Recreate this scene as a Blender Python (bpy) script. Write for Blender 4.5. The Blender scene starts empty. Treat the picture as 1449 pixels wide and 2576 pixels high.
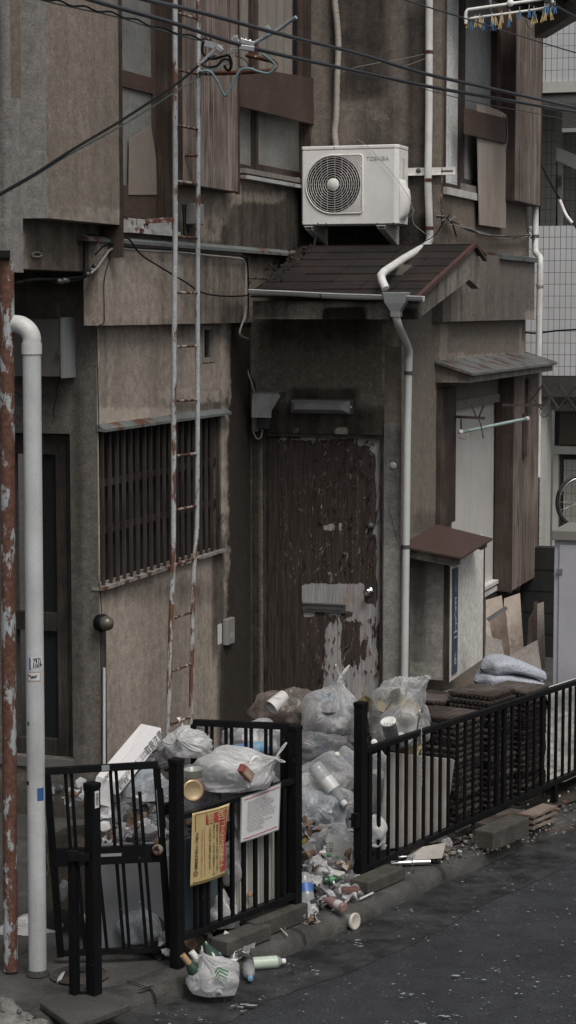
import bpy, bmesh, math, random
from mathutils import Vector, Matrix, noise
random.seed(7)
R = math.radians
SC = bpy.context.scene
# ---------------------------------------------------------------- camera, light, exposure
CH = 3.05                       # eye height: the photographer stands on a raised bank
FPX = 5132.0                    # focal length in units of a 1449 px wide frame
PITCH = math.atan(513.0 / FPX)
cd = bpy.data.cameras.new('Camera'); cam = bpy.data.objects.new('Camera', cd)
SC.collection.objects.link(cam); SC.camera = cam
cam.location = (0, 0, CH); cam.rotation_euler = (R(90) - PITCH, 0, 0)
cd.sensor_fit = 'HORIZONTAL'; cd.sensor_width = 36.0; cd.lens = 36.0 * FPX / 1449.0
cd.clip_start = 0.1; cd.clip_end = 500
wd = bpy.data.worlds.new('World'); SC.world = wd; wd.use_nodes = True
wn = wd.node_tree; wn.nodes.clear()
sky = wn.nodes.new('ShaderNodeTexSky'); sky.sky_type = 'NISHITA'; sky.sun_disc = False
SUN_EL, SUN_AZ = 58.0, 154.0
sky.sun_elevation = R(SUN_EL); sky.sun_rotation = R(SUN_AZ); sky.dust_density = 6; sky.air_density = 1.0; sky.ozone_density = 1.0
hs = wn.nodes.new('ShaderNodeHueSaturation'); hs.inputs['Saturation'].default_value = 0.22
bg = wn.nodes.new('ShaderNodeBackground'); bg.inputs[1].default_value = 0.10
wo = wn.nodes.new('ShaderNodeOutputWorld')
wn.links.new(sky.outputs[0], hs.inputs['Color']); wn.links.new(hs.outputs[0], bg.inputs[0]); wn.links.new(bg.outputs[0], wo.inputs[0])
sd = bpy.data.lights.new('Sun', 'SUN'); sd.energy = 2.0; sd.angle = R(24); sd.color = (1.0, 0.95, 0.88)
so = bpy.data.objects.new('Sun', sd); SC.collection.objects.link(so)
_az = R(SUN_AZ)
_sv = Vector((math.sin(_az) * math.cos(R(SUN_EL)), math.cos(_az) * math.cos(R(SUN_EL)), math.sin(R(SUN_EL))))
so.rotation_euler = _sv.to_track_quat('Z', 'Y').to_euler(); so.location = (0, 0, 30)
SC.view_settings.view_transform = 'Standard'; SC.view_settings.look = 'None'
SC.view_settings.exposure = -0.06; SC.view_settings.gamma = 1
try: SC.cycles.transparent_max_bounces = 16
except Exception: pass

# ---------------------------------------------------------------- geometry of the place
# facade frame: s runs to the right along the walls that face us, t runs away along the walls that recede
TA = (2480 - 724.5) / (FPX / math.cos(PITCH)); AA = math.atan(TA); CA, SA = math.cos(AA), math.sin(AA)
def W(s, t, z): return Vector((s * CA + t * SA, -s * SA + t * CA, z))
def ST(P): return (P.x * CA - P.y * SA, P.x * SA + P.y * CA, P.z)
def ray(x, y):
    dx = (x - 724.5) / FPX; dy = -(y - 1288.0) / FPX
    return Vector((dx, math.cos(PITCH) + dy * math.sin(PITCH), -math.sin(PITCH) + dy * math.cos(PITCH)))
C0 = Vector((0, 0, CH))
def pY(Y, x, y): d = ray(x, y); return C0 + d * (Y / d.y)
def pZ(z, x, y): d = ray(x, y); return C0 + d * ((z - CH) / d.z)
def pR(s, x, y): d = ray(x, y); return C0 + d * (s / (d.x * CA - d.y * SA))
def pF(t, x, y): d = ray(x, y); return C0 + d * (t / (d.x * SA + d.y * CA))
def sR(s, x, y): return ST(pR(s, x, y))
def sF(t, x, y): return ST(pF(t, x, y))
def px(P):
    v = P - C0; f = v.y * math.cos(PITCH) - v.z * math.sin(PITCH); u = v.y * math.sin(PITCH) + v.z * math.cos(PITCH)
    return (724.5 + FPX * v.x / f, 1288.0 - FPX * u / f)
VS = Vector((CA, -SA, 0)); VT = Vector((SA, CA, 0)); VZ = Vector((0, 0, 1))
def frame(o, x, z=VZ):
    x = x.normalized(); y = z.cross(x).normalized(); z2 = x.cross(y)
    m = Matrix((x, y, z2)).transposed().to_4x4(); m.translation = o; return m

# ---------------------------------------------------------------- mesh helpers
class MB:
    def __init__(s): s.v = []; s.f = []; s.m = []; s.sm = []; s.mi = 0; s.attr = {}
    def add(s, vs, fs, smooth=False, M=None):
        o = len(s.v)
        s.v += [(M @ Vector(p)) if M else Vector(p) for p in vs]
        for f in fs: s.f.append([o + i for i in f]); s.m.append(s.mi); s.sm.append(smooth)
        return s
    def box(s, c, d, M=None):
        x, y, z = d[0] / 2, d[1] / 2, d[2] / 2
        vs = [Vector(c) + Vector((a * x, b * y, e * z)) for e in (-1, 1) for a, b in ((-1, -1), (1, -1), (1, 1), (-1, 1))]
        return s.add(vs, [(3, 2, 1, 0), (4, 5, 6, 7), (0, 1, 5, 4), (1, 2, 6, 5), (2, 3, 7, 6), (3, 0, 4, 7)], M=M)
    def bst(s, s0, s1, t0, t1, z0, z1):
        vs = [W(a, b, z) for z in (z0, z1) for a, b in ((s0, t0), (s1, t0), (s1, t1), (s0, t1))]
        return s.add(vs, [(3, 2, 1, 0), (4, 5, 6, 7), (0, 1, 5, 4), (1, 2, 6, 5), (2, 3, 7, 6), (3, 0, 4, 7)])
    def prism(s, pts, ext, M=None):
        n = len(pts); ext = Vector(ext)
        vs = [Vector(p) for p in pts] + [Vector(p) + ext for p in pts]
        fs = [tuple(range(n)), tuple(range(2 * n - 1, n - 1, -1))] + [(i, i + n, (i + 1) % n + n, (i + 1) % n) for i in range(n)]
        return s.add(vs, fs, M=M)
    def bar(s, p, q, w, h, up=VZ):
        p = Vector(p); q = Vector(q); d = q - p; L = d.length; x = d.normalized()
        if abs(x.dot(up)) > .98: up = Vector((0, 1, 0))
        y = up.cross(x).normalized(); z = x.cross(y)
        m = Matrix((x, y, z)).transposed().to_4x4(); m.translation = (p + q) / 2
        return s.box((0, 0, 0), (L, w, h), M=m)
    def tube(s, pts, r, seg=12, cap=True, closed=False):
        pts = [Vector(p) for p in pts]; n = len(pts); rs = r if isinstance(r, (list, tuple)) else [r] * n
        vs = []; ref = None
        for i, p in enumerate(pts):
            a = pts[max(0, i - 1)]; b = pts[min(n - 1, i + 1)]; d = (b - a).normalized()
            if ref is None:
                ref = Vector((0, 0, 1)) if abs(d.z) < .9 else Vector((1, 0, 0))
            u = (ref - d * ref.dot(d)); u = u.normalized() if u.length > 1e-6 else d.orthogonal().normalized()
            ref = u; w = d.cross(u)
            for k in range(seg):
                th = 2 * math.pi * k / seg; vs.append(p + (u * math.cos(th) + w * math.sin(th)) * rs[i])
        fs = [(i * seg + k, i * seg + (k + 1) % seg, (i + 1) * seg + (k + 1) % seg, (i + 1) * seg + k) for i in range(n - 1) for k in range(seg)]
        s.add(vs, fs, True)
        if cap:   # caps have vertices of their own, so that the sides shade as straight tubes
            s.add(vs[:seg], [tuple(range(seg))[::-1]]); s.add(vs[-seg:], [tuple(range(seg))])
        return s
    def lathe(s, prof, M, seg=24, smooth=True, cap=True):
        vs = [(r * math.cos(2 * math.pi * k / seg), r * math.sin(2 * math.pi * k / seg), z) for r, z in prof for k in range(seg)]
        n = len(prof)
        fs = [(i * seg + k, i * seg + (k + 1) % seg, (i + 1) * seg + (k + 1) % seg, (i + 1) * seg + k) for i in range(n - 1) for k in range(seg)]
        s.add(vs, fs, smooth, M)
        if cap: s.add([vs[k] for k in range(seg)], [tuple(range(seg))[::-1]], False, M); s.add([vs[(n - 1) * seg + k] for k in range(seg)], [tuple(range(seg))], False, M)
        return s
    def grid(s, fn, nu, nv, smooth=True, cu=False):
        vs = [fn(i / (nu if cu else nu - 1), j / (nv - 1)) for j in range(nv) for i in range(nu)]
        fs = []
        for j in range(nv - 1):
            for i in range(nu if cu else nu - 1):
                k = (i + 1) % nu; fs.append((j * nu + i, j * nu + k, (j + 1) * nu + k, (j + 1) * nu + i))
        return s.add(vs, fs, smooth)
def wmat(o):
    m = o.matrix_basis.copy()
    while o.parent: o = o.parent; m = o.matrix_basis @ m
    return m
def build(mb, name, mats, parent=None, bevel=0, base=False):
    if not isinstance(mats, (list, tuple)): mats = [mats]
    xs = [p.x for p in mb.v]; ys = [p.y for p in mb.v]; zs = [p.z for p in mb.v]
    c = Vector(((min(xs) + max(xs)) / 2, (min(ys) + max(ys)) / 2, min(zs) if parent is None else (min(zs) + max(zs)) / 2))
    inv = wmat(parent).inverted() if parent else Matrix()
    me = bpy.data.meshes.new(name)
    rot = inv.to_3x3()
    me.from_pydata([rot @ (p - c) for p in mb.v], [], mb.f)
    for m in mats: me.materials.append(m)
    me.polygons.foreach_set('material_index', mb.m); me.polygons.foreach_set('use_smooth', mb.sm)
    for k, vals in mb.attr.items():
        a = me.attributes.new(k, 'FLOAT', 'POINT'); a.data.foreach_set('value', vals)
    me.update()
    o = bpy.data.objects.new(name, me); SC.collection.objects.link(o)
    if parent: o.parent = parent
    o.location = inv @ c
    if bevel:
        b = o.modifiers.new('Bevel', 'BEVEL'); b.width = bevel; b.segments = 2; b.limit_method = 'ANGLE'; b.angle_limit = R(40)
        b.harden_normals = False
    return o
def tag(o, label, cat, group=None):
    o['label'] = label; o['category'] = cat
    if group: o['group'] = group
    return o
def thing(name, label, cat, loc, group=None):
    o = bpy.data.objects.new(name, None); SC.collection.objects.link(o); o.location = loc; o.empty_display_size = .1
    return tag(o, label, cat, group)
def setting(o, kind='structure'): o['kind'] = kind; return o
def children(o): return [c for c in bpy.data.objects if c.parent == o]
def copy_tree(o, parent=None):
    c = o.copy(); SC.collection.objects.link(c)
    if parent is not None: c.parent = parent
    for ch in children(o): copy_tree(ch, c)
    return c
def fbm(p, o=4):
    v = 0; a = .5
    for i in range(o): v += a * noise.noise(p); p = p * 2.03; a *= .5
    return v
def arc(pts, n=8):
    # Catmull-Rom through points
    pts = [Vector(p) for p in pts]; P = [pts[0] * 2 - pts[1]] + pts + [pts[-1] * 2 - pts[-2]]; out = []
    for i in range(1, len(P) - 2):
        for k in range(n):
            t = k / n; a, b, c, d = P[i - 1], P[i], P[i + 1], P[i + 2]
            out.append(.5 * ((2 * b) + (c - a) * t + (2 * a - 5 * b + 4 * c - d) * t * t + (3 * b - a - 3 * c + d) * t ** 3))
    return out + [pts[-1]]
def text(body, size, M, mat, parent, name='lettering', align='CENTER', ay='CENTER', ext=0, spacing=1, shear=0):
    cu = bpy.data.curves.new('t', 'FONT'); cu.body = body; cu.size = size; cu.align_x = align; cu.align_y = ay; cu.extrude = ext
    cu.resolution_u = 2; cu.space_line = spacing; cu.shear = shear
    t = bpy.data.objects.new('t', cu); SC.collection.objects.link(t)
    dg = bpy.context.evaluated_depsgraph_get(); me = t.evaluated_get(dg).to_mesh()
    mb = MB(); mb.add([v.co.copy() for v in me.vertices], [tuple(p.vertices) for p in me.polygons], False, M)
    bpy.data.objects.remove(t); bpy.data.curves.remove(cu)
    if not mb.v: return None
    return build(mb, name, mat, parent)
# ---------------------------------------------------------------- materials
class NT:
    def __init__(s, name, rough=.8, spec=.35, metal=0):
        s.mat = bpy.data.materials.new(name); s.mat.use_nodes = True; s.t = s.mat.node_tree
        s.b = s.t.nodes['Principled BSDF']; s.out = s.t.nodes['Material Output']
        s.b.inputs['Roughness'].default_value = rough; s.b.inputs['Specular IOR Level'].default_value = spec; s.b.inputs['Metallic'].default_value = metal
        s.pos = s.n('ShaderNodeNewGeometry').outputs['Position']
    def n(s, typ, **kw):
        nd = s.t.nodes.new(typ)
        for k, v in kw.items(): setattr(nd, k, v)
        return nd
    def l(s, a, b): s.t.links.new(a, b)
    def val(s, inp, v):
        if isinstance(v, (int, float)): inp.default_value = v
        elif isinstance(v, tuple): inp.default_value = v if len(v) == 4 or inp.type == 'VECTOR' else (*v, 1)
        else: s.l(v, inp)
    def local(s): s.pos = s.n('ShaderNodeTexCoord').outputs['Object']; return s
    def map(s, sc, off=(0, 0, 0), rot=(0, 0, 0)):
        m = s.n('ShaderNodeMapping'); m.inputs['Scale'].default_value = sc; m.inputs['Location'].default_value = off; m.inputs['Rotation'].default_value = rot
        s.l(s.pos, m.inputs['Vector']); return m.outputs[0]
    def noise(s, scale, detail=4, rough=.55, vec=None, dist=0):
        m = s.n('ShaderNodeTexNoise'); m.inputs['Scale'].default_value = scale; m.inputs['Detail'].default_value = detail
        m.inputs['Roughness'].default_value = rough; m.inputs['Distortion'].default_value = dist
        s.l(vec if vec is not None else s.pos, m.inputs['Vector']); return m.outputs['Fac']
    def voro(s, scale, feat='F1', vec=None, rnd=1):
        m = s.n('ShaderNodeTexVoronoi'); m.feature = feat; m.inputs['Scale'].default_value = scale; m.inputs['Randomness'].default_value = rnd
        s.l(vec if vec is not None else s.pos, m.inputs['Vector']); return m
    def ramp(s, fac, stops, interp='LINEAR'):
        m = s.n('ShaderNodeValToRGB'); m.color_ramp.interpolation = interp; e = m.color_ramp.elements
        while len(e) < len(stops): e.new(.5)
        for i, (p, c) in enumerate(stops): e[i].position = p; e[i].color = (c, c, c, 1) if isinstance(c, (int, float)) else (*c, 1)
        s.val(m.inputs[0], fac); return m.outputs[0]
    def mix(s, f, a, b, mode='MIX'):
        m = s.n('ShaderNodeMix'); m.data_type = 'RGBA'; m.blend_type = mode; m.clamp_result = False
        s.val(m.inputs[0], f); s.val(m.inputs[6], a); s.val(m.inputs[7], b); return m.outputs[2]
    def math(s, op, a, b=0, c=0, clamp=False):
        m = s.n('ShaderNodeMath'); m.operation = op; m.use_clamp = clamp
        s.val(m.inputs[0], a); s.val(m.inputs[1], b)
        if op in ('MULTIPLY_ADD', 'SMOOTH_MIN'): s.val(m.inputs[2], c)
        return m.outputs[0]
    def att(s, name): m = s.n('ShaderNodeAttribute'); m.attribute_name = name; return m.outputs['Fac']
    def col(s, c): s.val(s.b.inputs['Base Color'], c); return s
    def rough(s, c): s.val(s.b.inputs['Roughness'], c); return s
    def bump(s, h, strength=.4, dist=.01):
        m = s.n('ShaderNodeBump'); m.inputs['Strength'].default_value = strength; m.inputs['Distance'].default_value = dist
        s.val(m.inputs['Height'], h); s.l(m.outputs[0], s.b.inputs['Normal']); return s

def stucco(name, base, dark, pale, blot=.5, grain=.25, off=0, bumpd=.006):
    def ds(c, k=.68): g = sum(c) / 3; return tuple((g + (x - g) * k) * w for x, w in zip(c, (1.01, .995, .975)))
    base, dark, pale = ds(base), ds(dark), ds(pale)
    m = NT(name, .92, .15)
    fine = m.noise(75, 4, .75); mid = m.noise(18, 6, .65, m.map((1, 1, 1), (off, off, 0)))
    big = m.noise(1.7, 6, .62, m.map((1, 1, .6), (off * 1.3, 3, off)))
    streak = m.noise(9, 4, .6, m.map((1, 1, .07), (off, 0, off)))
    c = m.mix(m.ramp(big, [(.32, 0), (.68, 1)]), tuple(x * (1 - .22 * blot) for x in base), tuple(min(1, x * (1 + .16 * blot)) for x in base))
    c = m.mix(m.ramp(streak, [(.42, 0), (.72, .55 * blot)]), c, dark)
    c = m.mix(m.ramp(mid, [(.35, .22), (.6, 0)]), c, dark)
    # deposits of soot and algae plus painted shade, in shapes of their own (darkening attribute) and washed-clean plaster (attribute pale)
    dn = m.math('ADD', m.att('dirt_shade'), m.math('MULTIPLY', m.math('SUBTRACT', m.math('ADD', m.math('MULTIPLY', streak, .55), m.math('MULTIPLY', m.noise(7, 6, .65), .45)), .5), .9))
    dm = m.math('MULTIPLY', m.ramp(dn, [(.18, 0), (.75, 1)]), m.ramp(m.att('dirt_shade'), [(.0, 0), (.15, 1)]))
    c = m.mix(m.math('MULTIPLY', dm, .93), c, m.mix(m.ramp(fine, [(.35, 0), (.75, 1)]), tuple(x * .15 for x in dark), tuple(x * .32 for x in dark)))
    pn = m.math('ADD', m.att('pale'), m.math('MULTIPLY', m.math('SUBTRACT', m.noise(11, 6, .65), .5), 1.1))
    pm = m.math('MULTIPLY', m.ramp(pn, [(.38, 0), (.64, 1)]), m.ramp(m.att('pale'), [(.0, 0), (.12, 1)]))
    c = m.mix(m.math('MULTIPLY', pm, .62), c, pale)
    c = m.mix(1, c, m.ramp(fine, [(.3, 1 - grain), (.7, 1 + grain)]), 'MULTIPLY')
    # pale flecks of the sprayed render
    fk = m.noise(60, 2, .6, m.map((1, 1, 1), (off, 4, 2))); c = m.mix(m.math('MULTIPLY', m.ramp(fk, [(.56, 0), (.66, .42)]), m.math('MULTIPLY', m.ramp(big, [(.35, .35), (.6, 1)]), m.ramp(m.att('dirt_shade'), [(.1, 1), (.5, 0)]))), c, pale)
    c = m.mix(1, c, m.ramp(mid, [(.32, 1 - .12), (.68, 1 + .10)]), 'MULTIPLY')
    m.col(c); m.bump(m.math('ADD', fine, m.math('MULTIPLY', mid, .8)),   .6, bumpd)
    return m.mat
ST_TAN = stucco('stucco_tan', (.345, .285, .23), (.105, .083, .068), (.47, .40, .33))
ST_UP = stucco('stucco_upper', (.215, .172, .135), (.075, .060, .05), (.36, .30, .24), off=5)
ST_GREY = stucco('stucco_grey', (.25, .245, .235), (.09, .085, .08), (.38, .36, .33), off=9)
ST_PORCH = stucco('stucco_porch', (.165, .145, .115), (.06, .05, .04), (.40, .36, .30), blot=.35, off=13)
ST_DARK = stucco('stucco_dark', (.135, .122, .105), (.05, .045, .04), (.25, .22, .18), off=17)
ST_FASC = stucco('stucco_fascia', (.22, .195, .165), (.035, .03, .028), (.40, .36, .31), blot=1.1, off=21)
ST_BOX = stucco('stucco_shed', (.27, .265, .245), (.11, .105, .095), (.42, .40, .36), off=25)
ST_WHITE = stucco('stucco_shed_white', (.66, .655, .62), (.30, .29, .27), (.55, .54, .5), blot=.2, grain=.12, off=29)

def wood(name, c1, c2, c3, scale=60, rough=.75, axis=2, groove=0, weather=(.32, .28, .26), wf=.35, frame_rot=0):
    m = NT(name, rough, .3)
    st = [1, 1, 1]; st[axis] = .045
    if axis == 'R': st = [1, 1, 1]
    v = m.map(tuple(st))
    g = m.noise(scale, 5, .65, v, 1.2); g2 = m.noise(scale * .2, 3, .6, v)
    c = m.mix(m.ramp(g, [(.35, 0), (.65, 1)]), c1, c2); c = m.mix(m.ramp(g2, [(.4, 0), (.7, 1)]), c, c3)
    w = m.noise(3.1, 5, .6); c = m.mix(m.math('MULTIPLY', m.ramp(w, [(.45, 0), (.7, 1)]), m.ramp(g, [(.3, wf * .5), (.7, wf * 1.6)])), c, weather)
    m.col(c); m.bump(g, .5, .004); return m.mat
W_DARK = wood('wood_dark', (.022, .016, .013), (.06, .042, .034), (.035, .024, .02), wf=.12)
W_RED = wood('wood_red_brown', (.042, .027, .022), (.095, .060, .048), (.062, .04, .033), wf=.2, axis=0, weather=(.16, .13, .12))
W_REDV = wood('wood_red_brown_upright', (.035, .023, .018), (.085, .054, .043), (.055, .034, .028), wf=.15)
W_SHUT = wood('wood_shutter', (.030, .023, .020), (.25, .195, .168), (.10, .078, .067), scale=30, wf=.3)
W_SHUTD = wood('wood_shutter_side', (.028, .019, .016), (.07, .048, .04), (.045, .03, .025), wf=.1)
W_PLY = wood('plywood_weathered', (.24, .195, .16), (.42, .36, .315), (.32, .265, .225), scale=25, wf=.5, weather=(.42, .39, .36))
W_PLY2 = wood('plywood_brown', (.10, .072, .056), (.20, .15, .12), (.14, .104, .082), scale=28, wf=.4)
W_GREY = wood('wood_grey', (.11, .10, .092), (.25, .23, .21), (.17, .155, .14), wf=.4)
W_DECK = wood('deck_tile_wood', (.016, .012, .010), (.065, .048, .039), (.036, .027, .023), scale=35, wf=.35, axis=0)
W_SLAT = wood('grille_slat', (.016, .013, .012), (.055, .043, .038), (.032, .025, .022), scale=50, wf=.25, weather=(.13, .12, .11))

def paint(name, col, rough=.5, dirt_shade=(.16, .14, .12), df=.4, metal=0, spec=.4, scale=6, bump=.15):
    m = NT(name, rough, spec, metal)
    n = m.noise(scale, 6, .65); f = m.noise(90, 3, .6); st = m.noise(14, 4, .6, m.map((1, 1, .08)))
    c = m.mix(m.math('MULTIPLY', m.ramp(n, [(.42, 0), (.75, 1)]), df), col, dirt_shade)
    c = m.mix(m.math('MULTIPLY', m.ramp(st, [(.5, 0), (.75, 1)]), df * .7), c, dirt_shade)
    c = m.mix(.12, c, m.mix(1, c, m.ramp(f, [(.3, .5), (.7, 1.4)]), 'MULTIPLY'))
    m.col(c); m.rough(m.math('MULTIPLY_ADD', n, .3, rough - .15)); m.bump(f, bump, .002); return m.mat
WHITE = paint('white_enamel', (.78, .77, .74), .38, df=.32)
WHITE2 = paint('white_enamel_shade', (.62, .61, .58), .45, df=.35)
PVC = paint('pvc_grey', (.50, .515, .515), .42, dirt_shade=(.2, .19, .17), df=.25)
PVCP = paint('pvc_pale', (.66, .66, .65), .45, dirt_shade=(.22, .2, .17), df=.4)
PVCB = paint('pvc_bluegrey', (.215, .235, .24), .5, df=.3)
BLACK = paint('black_steel', (.0045, .005, .006), .5, dirt_shade=(.012, .011, .011), df=.5, spec=.16)
_m = BLACK.node_tree; _b = _m.nodes['Principled BSDF']; _v = _m.nodes.new('ShaderNodeTexVoronoi'); _v.inputs['Scale'].default_value = 17; _g = _m.nodes.new('ShaderNodeNewGeometry'); _m.links.new(_g.outputs['Position'], _v.inputs['Vector'])
_r = _m.nodes.new('ShaderNodeValToRGB'); _r.color_ramp.elements[0].position = .045; _r.color_ramp.elements[0].color = (1, 1, 1, 1); _r.color_ramp.elements[1].position = .075; _r.color_ramp.elements[1].color = (0, 0, 0, 1); _m.links.new(_v.outputs['Distance'], _r.inputs[0])
_x = _m.nodes.new('ShaderNodeMix'); _x.data_type = 'RGBA'; _m.links.new(_b.inputs['Base Color'].links[0].from_socket, _x.inputs[6]); _x.inputs[7].default_value = (.07, .065, .06, 1); _m.links.new(_r.outputs[0], _x.inputs[0]); _m.links.new(_x.outputs[2], _b.inputs['Base Color'])
GALV = paint('galvanised_steel', (.34, .36, .37), .35, dirt_shade=(.12, .11, .1), df=.4, metal=.6)
CHROME = paint('chrome', (.6, .6, .6), .18, df=.2, metal=1)
STEELD = paint('steel_dark', (.09, .09, .09), .45, df=.4, metal=.5)
RUBBER = paint('black_rubber', (.014, .015, .016), .5, df=.2)
CABLE = paint('cable_blueblack', (.03, .035, .042), .35, df=.2, dirt_shade=(.06, .06, .06))
GREEN = paint('cable_green', (.035, .06, .057), .5, df=.3)
TEAL = paint('tube_teal', (.12, .19, .21), .4, df=.2)
LAMP = paint('lamp_cover', (.26, .26, .28), .4, df=.5, dirt_shade=(.07, .06, .05))
HOOD = paint('lamp_hood_grey', (.27, .275, .285), .35, df=.6, dirt_shade=(.07, .07, .07))
ALU = paint('aluminium', (.42, .42, .42), .3, df=.3, metal=.8)

def rusty(name, col, amt=.5, rust=(.115, .042, .022), rust2=(.05, .022, .014), scale=9, zs=.3):
    m = NT(name, .7, .3)
    n = m.noise(scale, 8, .68, m.map((1, 1, zs), (amt * 3, 0, 1))); f = m.noise(70, 4, .7); r2 = m.noise(scale * 3, 5, .6)
    k = m.ramp(m.math('ADD', n, m.math('MULTIPLY', m.math('SUBTRACT', f, .5), .12)), [(1 - amt - .02, 0), (1 - amt + .02, 1)])
    c = m.mix(m.ramp(m.noise(scale * 1.7, 4), [(.4, 0), (.7, .5)]), col, tuple(x * .62 for x in col))
    c = m.mix(k, c, m.mix(m.ramp(r2, [(.35, 0), (.65, 1)]), rust2, rust)); c = m.mix(1, c, m.ramp(f, [(.3, .75), (.7, 1.2)]), 'MULTIPLY')
    m.col(c); m.bump(m.math('SUBTRACT', m.math('MULTIPLY', f, .3), k), .5, .003); return m.mat
POLE = rusty('pole_flaking_paint', (.33, .36, .37), .55, scale=13, zs=.45, rust=(.14, .065, .045), rust2=(.07, .035, .026))
LADDER = rusty('ladder_paint', (.36, .38, .395), .44, scale=10, zs=.3, rust=(.14, .065, .04), rust2=(.095, .05, .034))
LADDER2 = rusty('ladder_paint_rusted', (.36, .36, .35), .50, scale=12, zs=.3, rust=(.14, .065, .04), rust2=(.085, .045, .03))
LADRUNG = rusty('ladder_rung', (.35, .33, .31), .54, scale=14, zs=1)
FLASH = rusty('flashing_painted', (.125, .14, .137), .42, scale=4, zs=1, rust=(.12, .045, .03))
FLASHR = rusty('flashing_red', (.16, .15, .14), .6, scale=4, zs=1, rust=(.085, .042, .033), rust2=(.055, .03, .025))
WHITERUST = rusty('white_sill_rust', (.42, .42, .41), .40, scale=8, zs=1)
REDROOF = paint('red_sheet_roof', (.058, .034, .030), .55, dirt_shade=(.06, .035, .03), df=.8, scale=4)
GREENROOF = None

def roofing(name):
    m = NT(name, .7, .25)
    n = m.noise(2.6, 6, .65, m.map((1, 1, 1), (3, 1, 0))); f = m.noise(60, 4, .7); e = m.noise(14, 5, .7)
    c = m.mix(m.ramp(n, [(.4, 0), (.62, 1)]), (.011, .010, .0098), (.025, .0165, .015))
    c = m.mix(m.ramp(e, [(.66, 0), (.74, .6)]), c, (.10, .09, .085)); c = m.mix(1, c, m.ramp(f, [(.3, .7), (.7, 1.3)]), 'MULTIPLY')
    m.col(c); m.bump(f, .4, .004); return m.mat
ROOF = roofing('roof_slate_sheet')
def canopy_mat():
    m = NT('canopy_sheet', .6, .3)
    n = m.noise(5, 7, .7); c = m.mix(m.ramp(n, [(.50, 0), (.60, 1)]), (.12, .13, .127), (.075, .04, .034))
    m.col(m.mix(1, c, m.ramp(m.noise(50, 4), [(.3, .7), (.7, 1.25)]), 'MULTIPLY')); return m.mat
CANOPY = canopy_mat()

def door_mat():
    m = NT('door_peeling_veneer', .62, .3)
    g = m.noise(55, 6, .7, m.map((1, 1, .05)), 1.0); ch = m.noise(38, 6, .75, m.map((1, 1, .28)), 1.5)
    c = m.mix(m.ramp(g, [(.35, 0), (.68, 1)]), (.018, .0145, .0125), (.074, .055, .047))
    # flakes of lifted veneer
    fl = m.math('MULTIPLY', m.ramp(ch, [(.61, 0), (.625, 1)]), m.att('flake'))
    pn = m.math('ADD', m.att('peel'), m.math('MULTIPLY', m.math('SUBTRACT', m.noise(11, 7, .68, m.map((1.6, 1.6, .5)), .9), .5), 1.15))
    pk = m.ramp(pn, [(.485, 0), (.515, 1)])
    gr = m.noise(30, 6, .7, m.map((1, 1, .07)), 2)
    pale = m.mix(m.ramp(gr, [(.3, 0), (.7, 1)]), (.17, .175, .18), (.42, .41, .405))
    pale = m.mix(m.ramp(m.noise(9, 5, .7, m.map((1, 1, .4))), [(.55, 0), (.68, .75)]), pale, (.26, .165, .115))
    c = m.mix(fl, c, (.24, .21, .195)); c = m.mix(pk, c, pale)
    edge = m.ramp(pn, [(.47, 0), (.5, .8), (.53, 0)]); c = m.mix(edge, c, (.19, .105, .07))
    m.col(c); m.bump(m.math('ADD', m.math('MULTIPLY', ch, .8), m.math('SUBTRACT', m.math('MULTIPLY', g, .5), m.math('MULTIPLY', pk, .8))), .8, .006); return m.mat
DOOR = door_mat()

def asphalt():
    m = NT('asphalt', .8, .3)
    v = m.voro(90); f = m.noise(95, 4, .75); b = m.noise(1.1, 5, .6); b2 = m.noise(8, 5, .6)
    c = m.mix(m.ramp(f, [(.3, 0), (.75, 1)]), (.008, .0086, .0102), (.050, .0535, .061))
    c = m.mix(1, c, m.ramp(b, [(.3, .7), (.7, 1.3)]), 'MULTIPLY'); c = m.mix(1, c, m.ramp(b2, [(.3, .8), (.7, 1.15)]), 'MULTIPLY')
    sp = m.voro(22); sz = m.noise(3, 3)
    spk = m.ramp(m.math('ADD', sp.outputs['Distance'], m.math('MULTIPLY', m.noise(140, 3), .10)), [(.115, 1), (.14, 0)])
    spk = m.math('MULTIPLY', spk, m.ramp(sz, [(.5, 0), (.62, 1)]))
    c = m.mix(m.math('MULTIPLY', spk, .5), c, (.25, .27, .28))
    m.col(c); m.rough(m.ramp(b2, [(.3, .62), (.7, .9)])); m.bump(m.math('ADD', f, m.math('MULTIPLY', v.outputs['Distance'], .6)), .7, .006); return m.mat
ASPH = asphalt()
def concrete(name, a, b, moss=0, wet=0, off=0):
    m = NT(name, .85 - wet * .35, .3)
    n = m.noise(5, 7, .68, m.map((1, 1, 1), (off, 0, 0))); f = m.noise(110, 3, .7); n2 = m.noise(1.3, 4, .6, m.map((1, 1, 1), (off, 7, 0)))
    c = m.mix(m.ramp(n, [(.32, 0), (.7, 1)]), a, b); c = m.mix(m.ramp(n2, [(.4, 0), (.7, .6)]), c, a)
    if moss: c = m.mix(m.ramp(m.noise(9, 6, .7), [(.5, 0), (.66, moss)]), c, (.035, .04, .018))
    ck = m.voro(2.2, 'DISTANCE_TO_EDGE', m.mix(.35, m.pos, m.mix(1, m.pos, (0, 0, 0), 'ADD')))
    c = m.mix(1, c, m.ramp(f, [(.3, .68), (.7, 1.35)]), 'MULTIPLY')
    m.col(c); m.bump(m.math('ADD', f, n), .7, .008); return m.mat
CONC = concrete('concrete_dark', (.033, .032, .031), (.085, .082, .078))
KERB = concrete('kerb_concrete', (.028, .027, .026), (.10, .098, .094), moss=.35, wet=.3, off=4)
BLOCK = concrete('block_concrete', (.035, .033, .030), (.095, .09, .083), moss=.6, off=8)
SOIL = concrete('soil', (.012, .011, .009), (.05, .04, .03), moss=.5, off=12)
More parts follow.
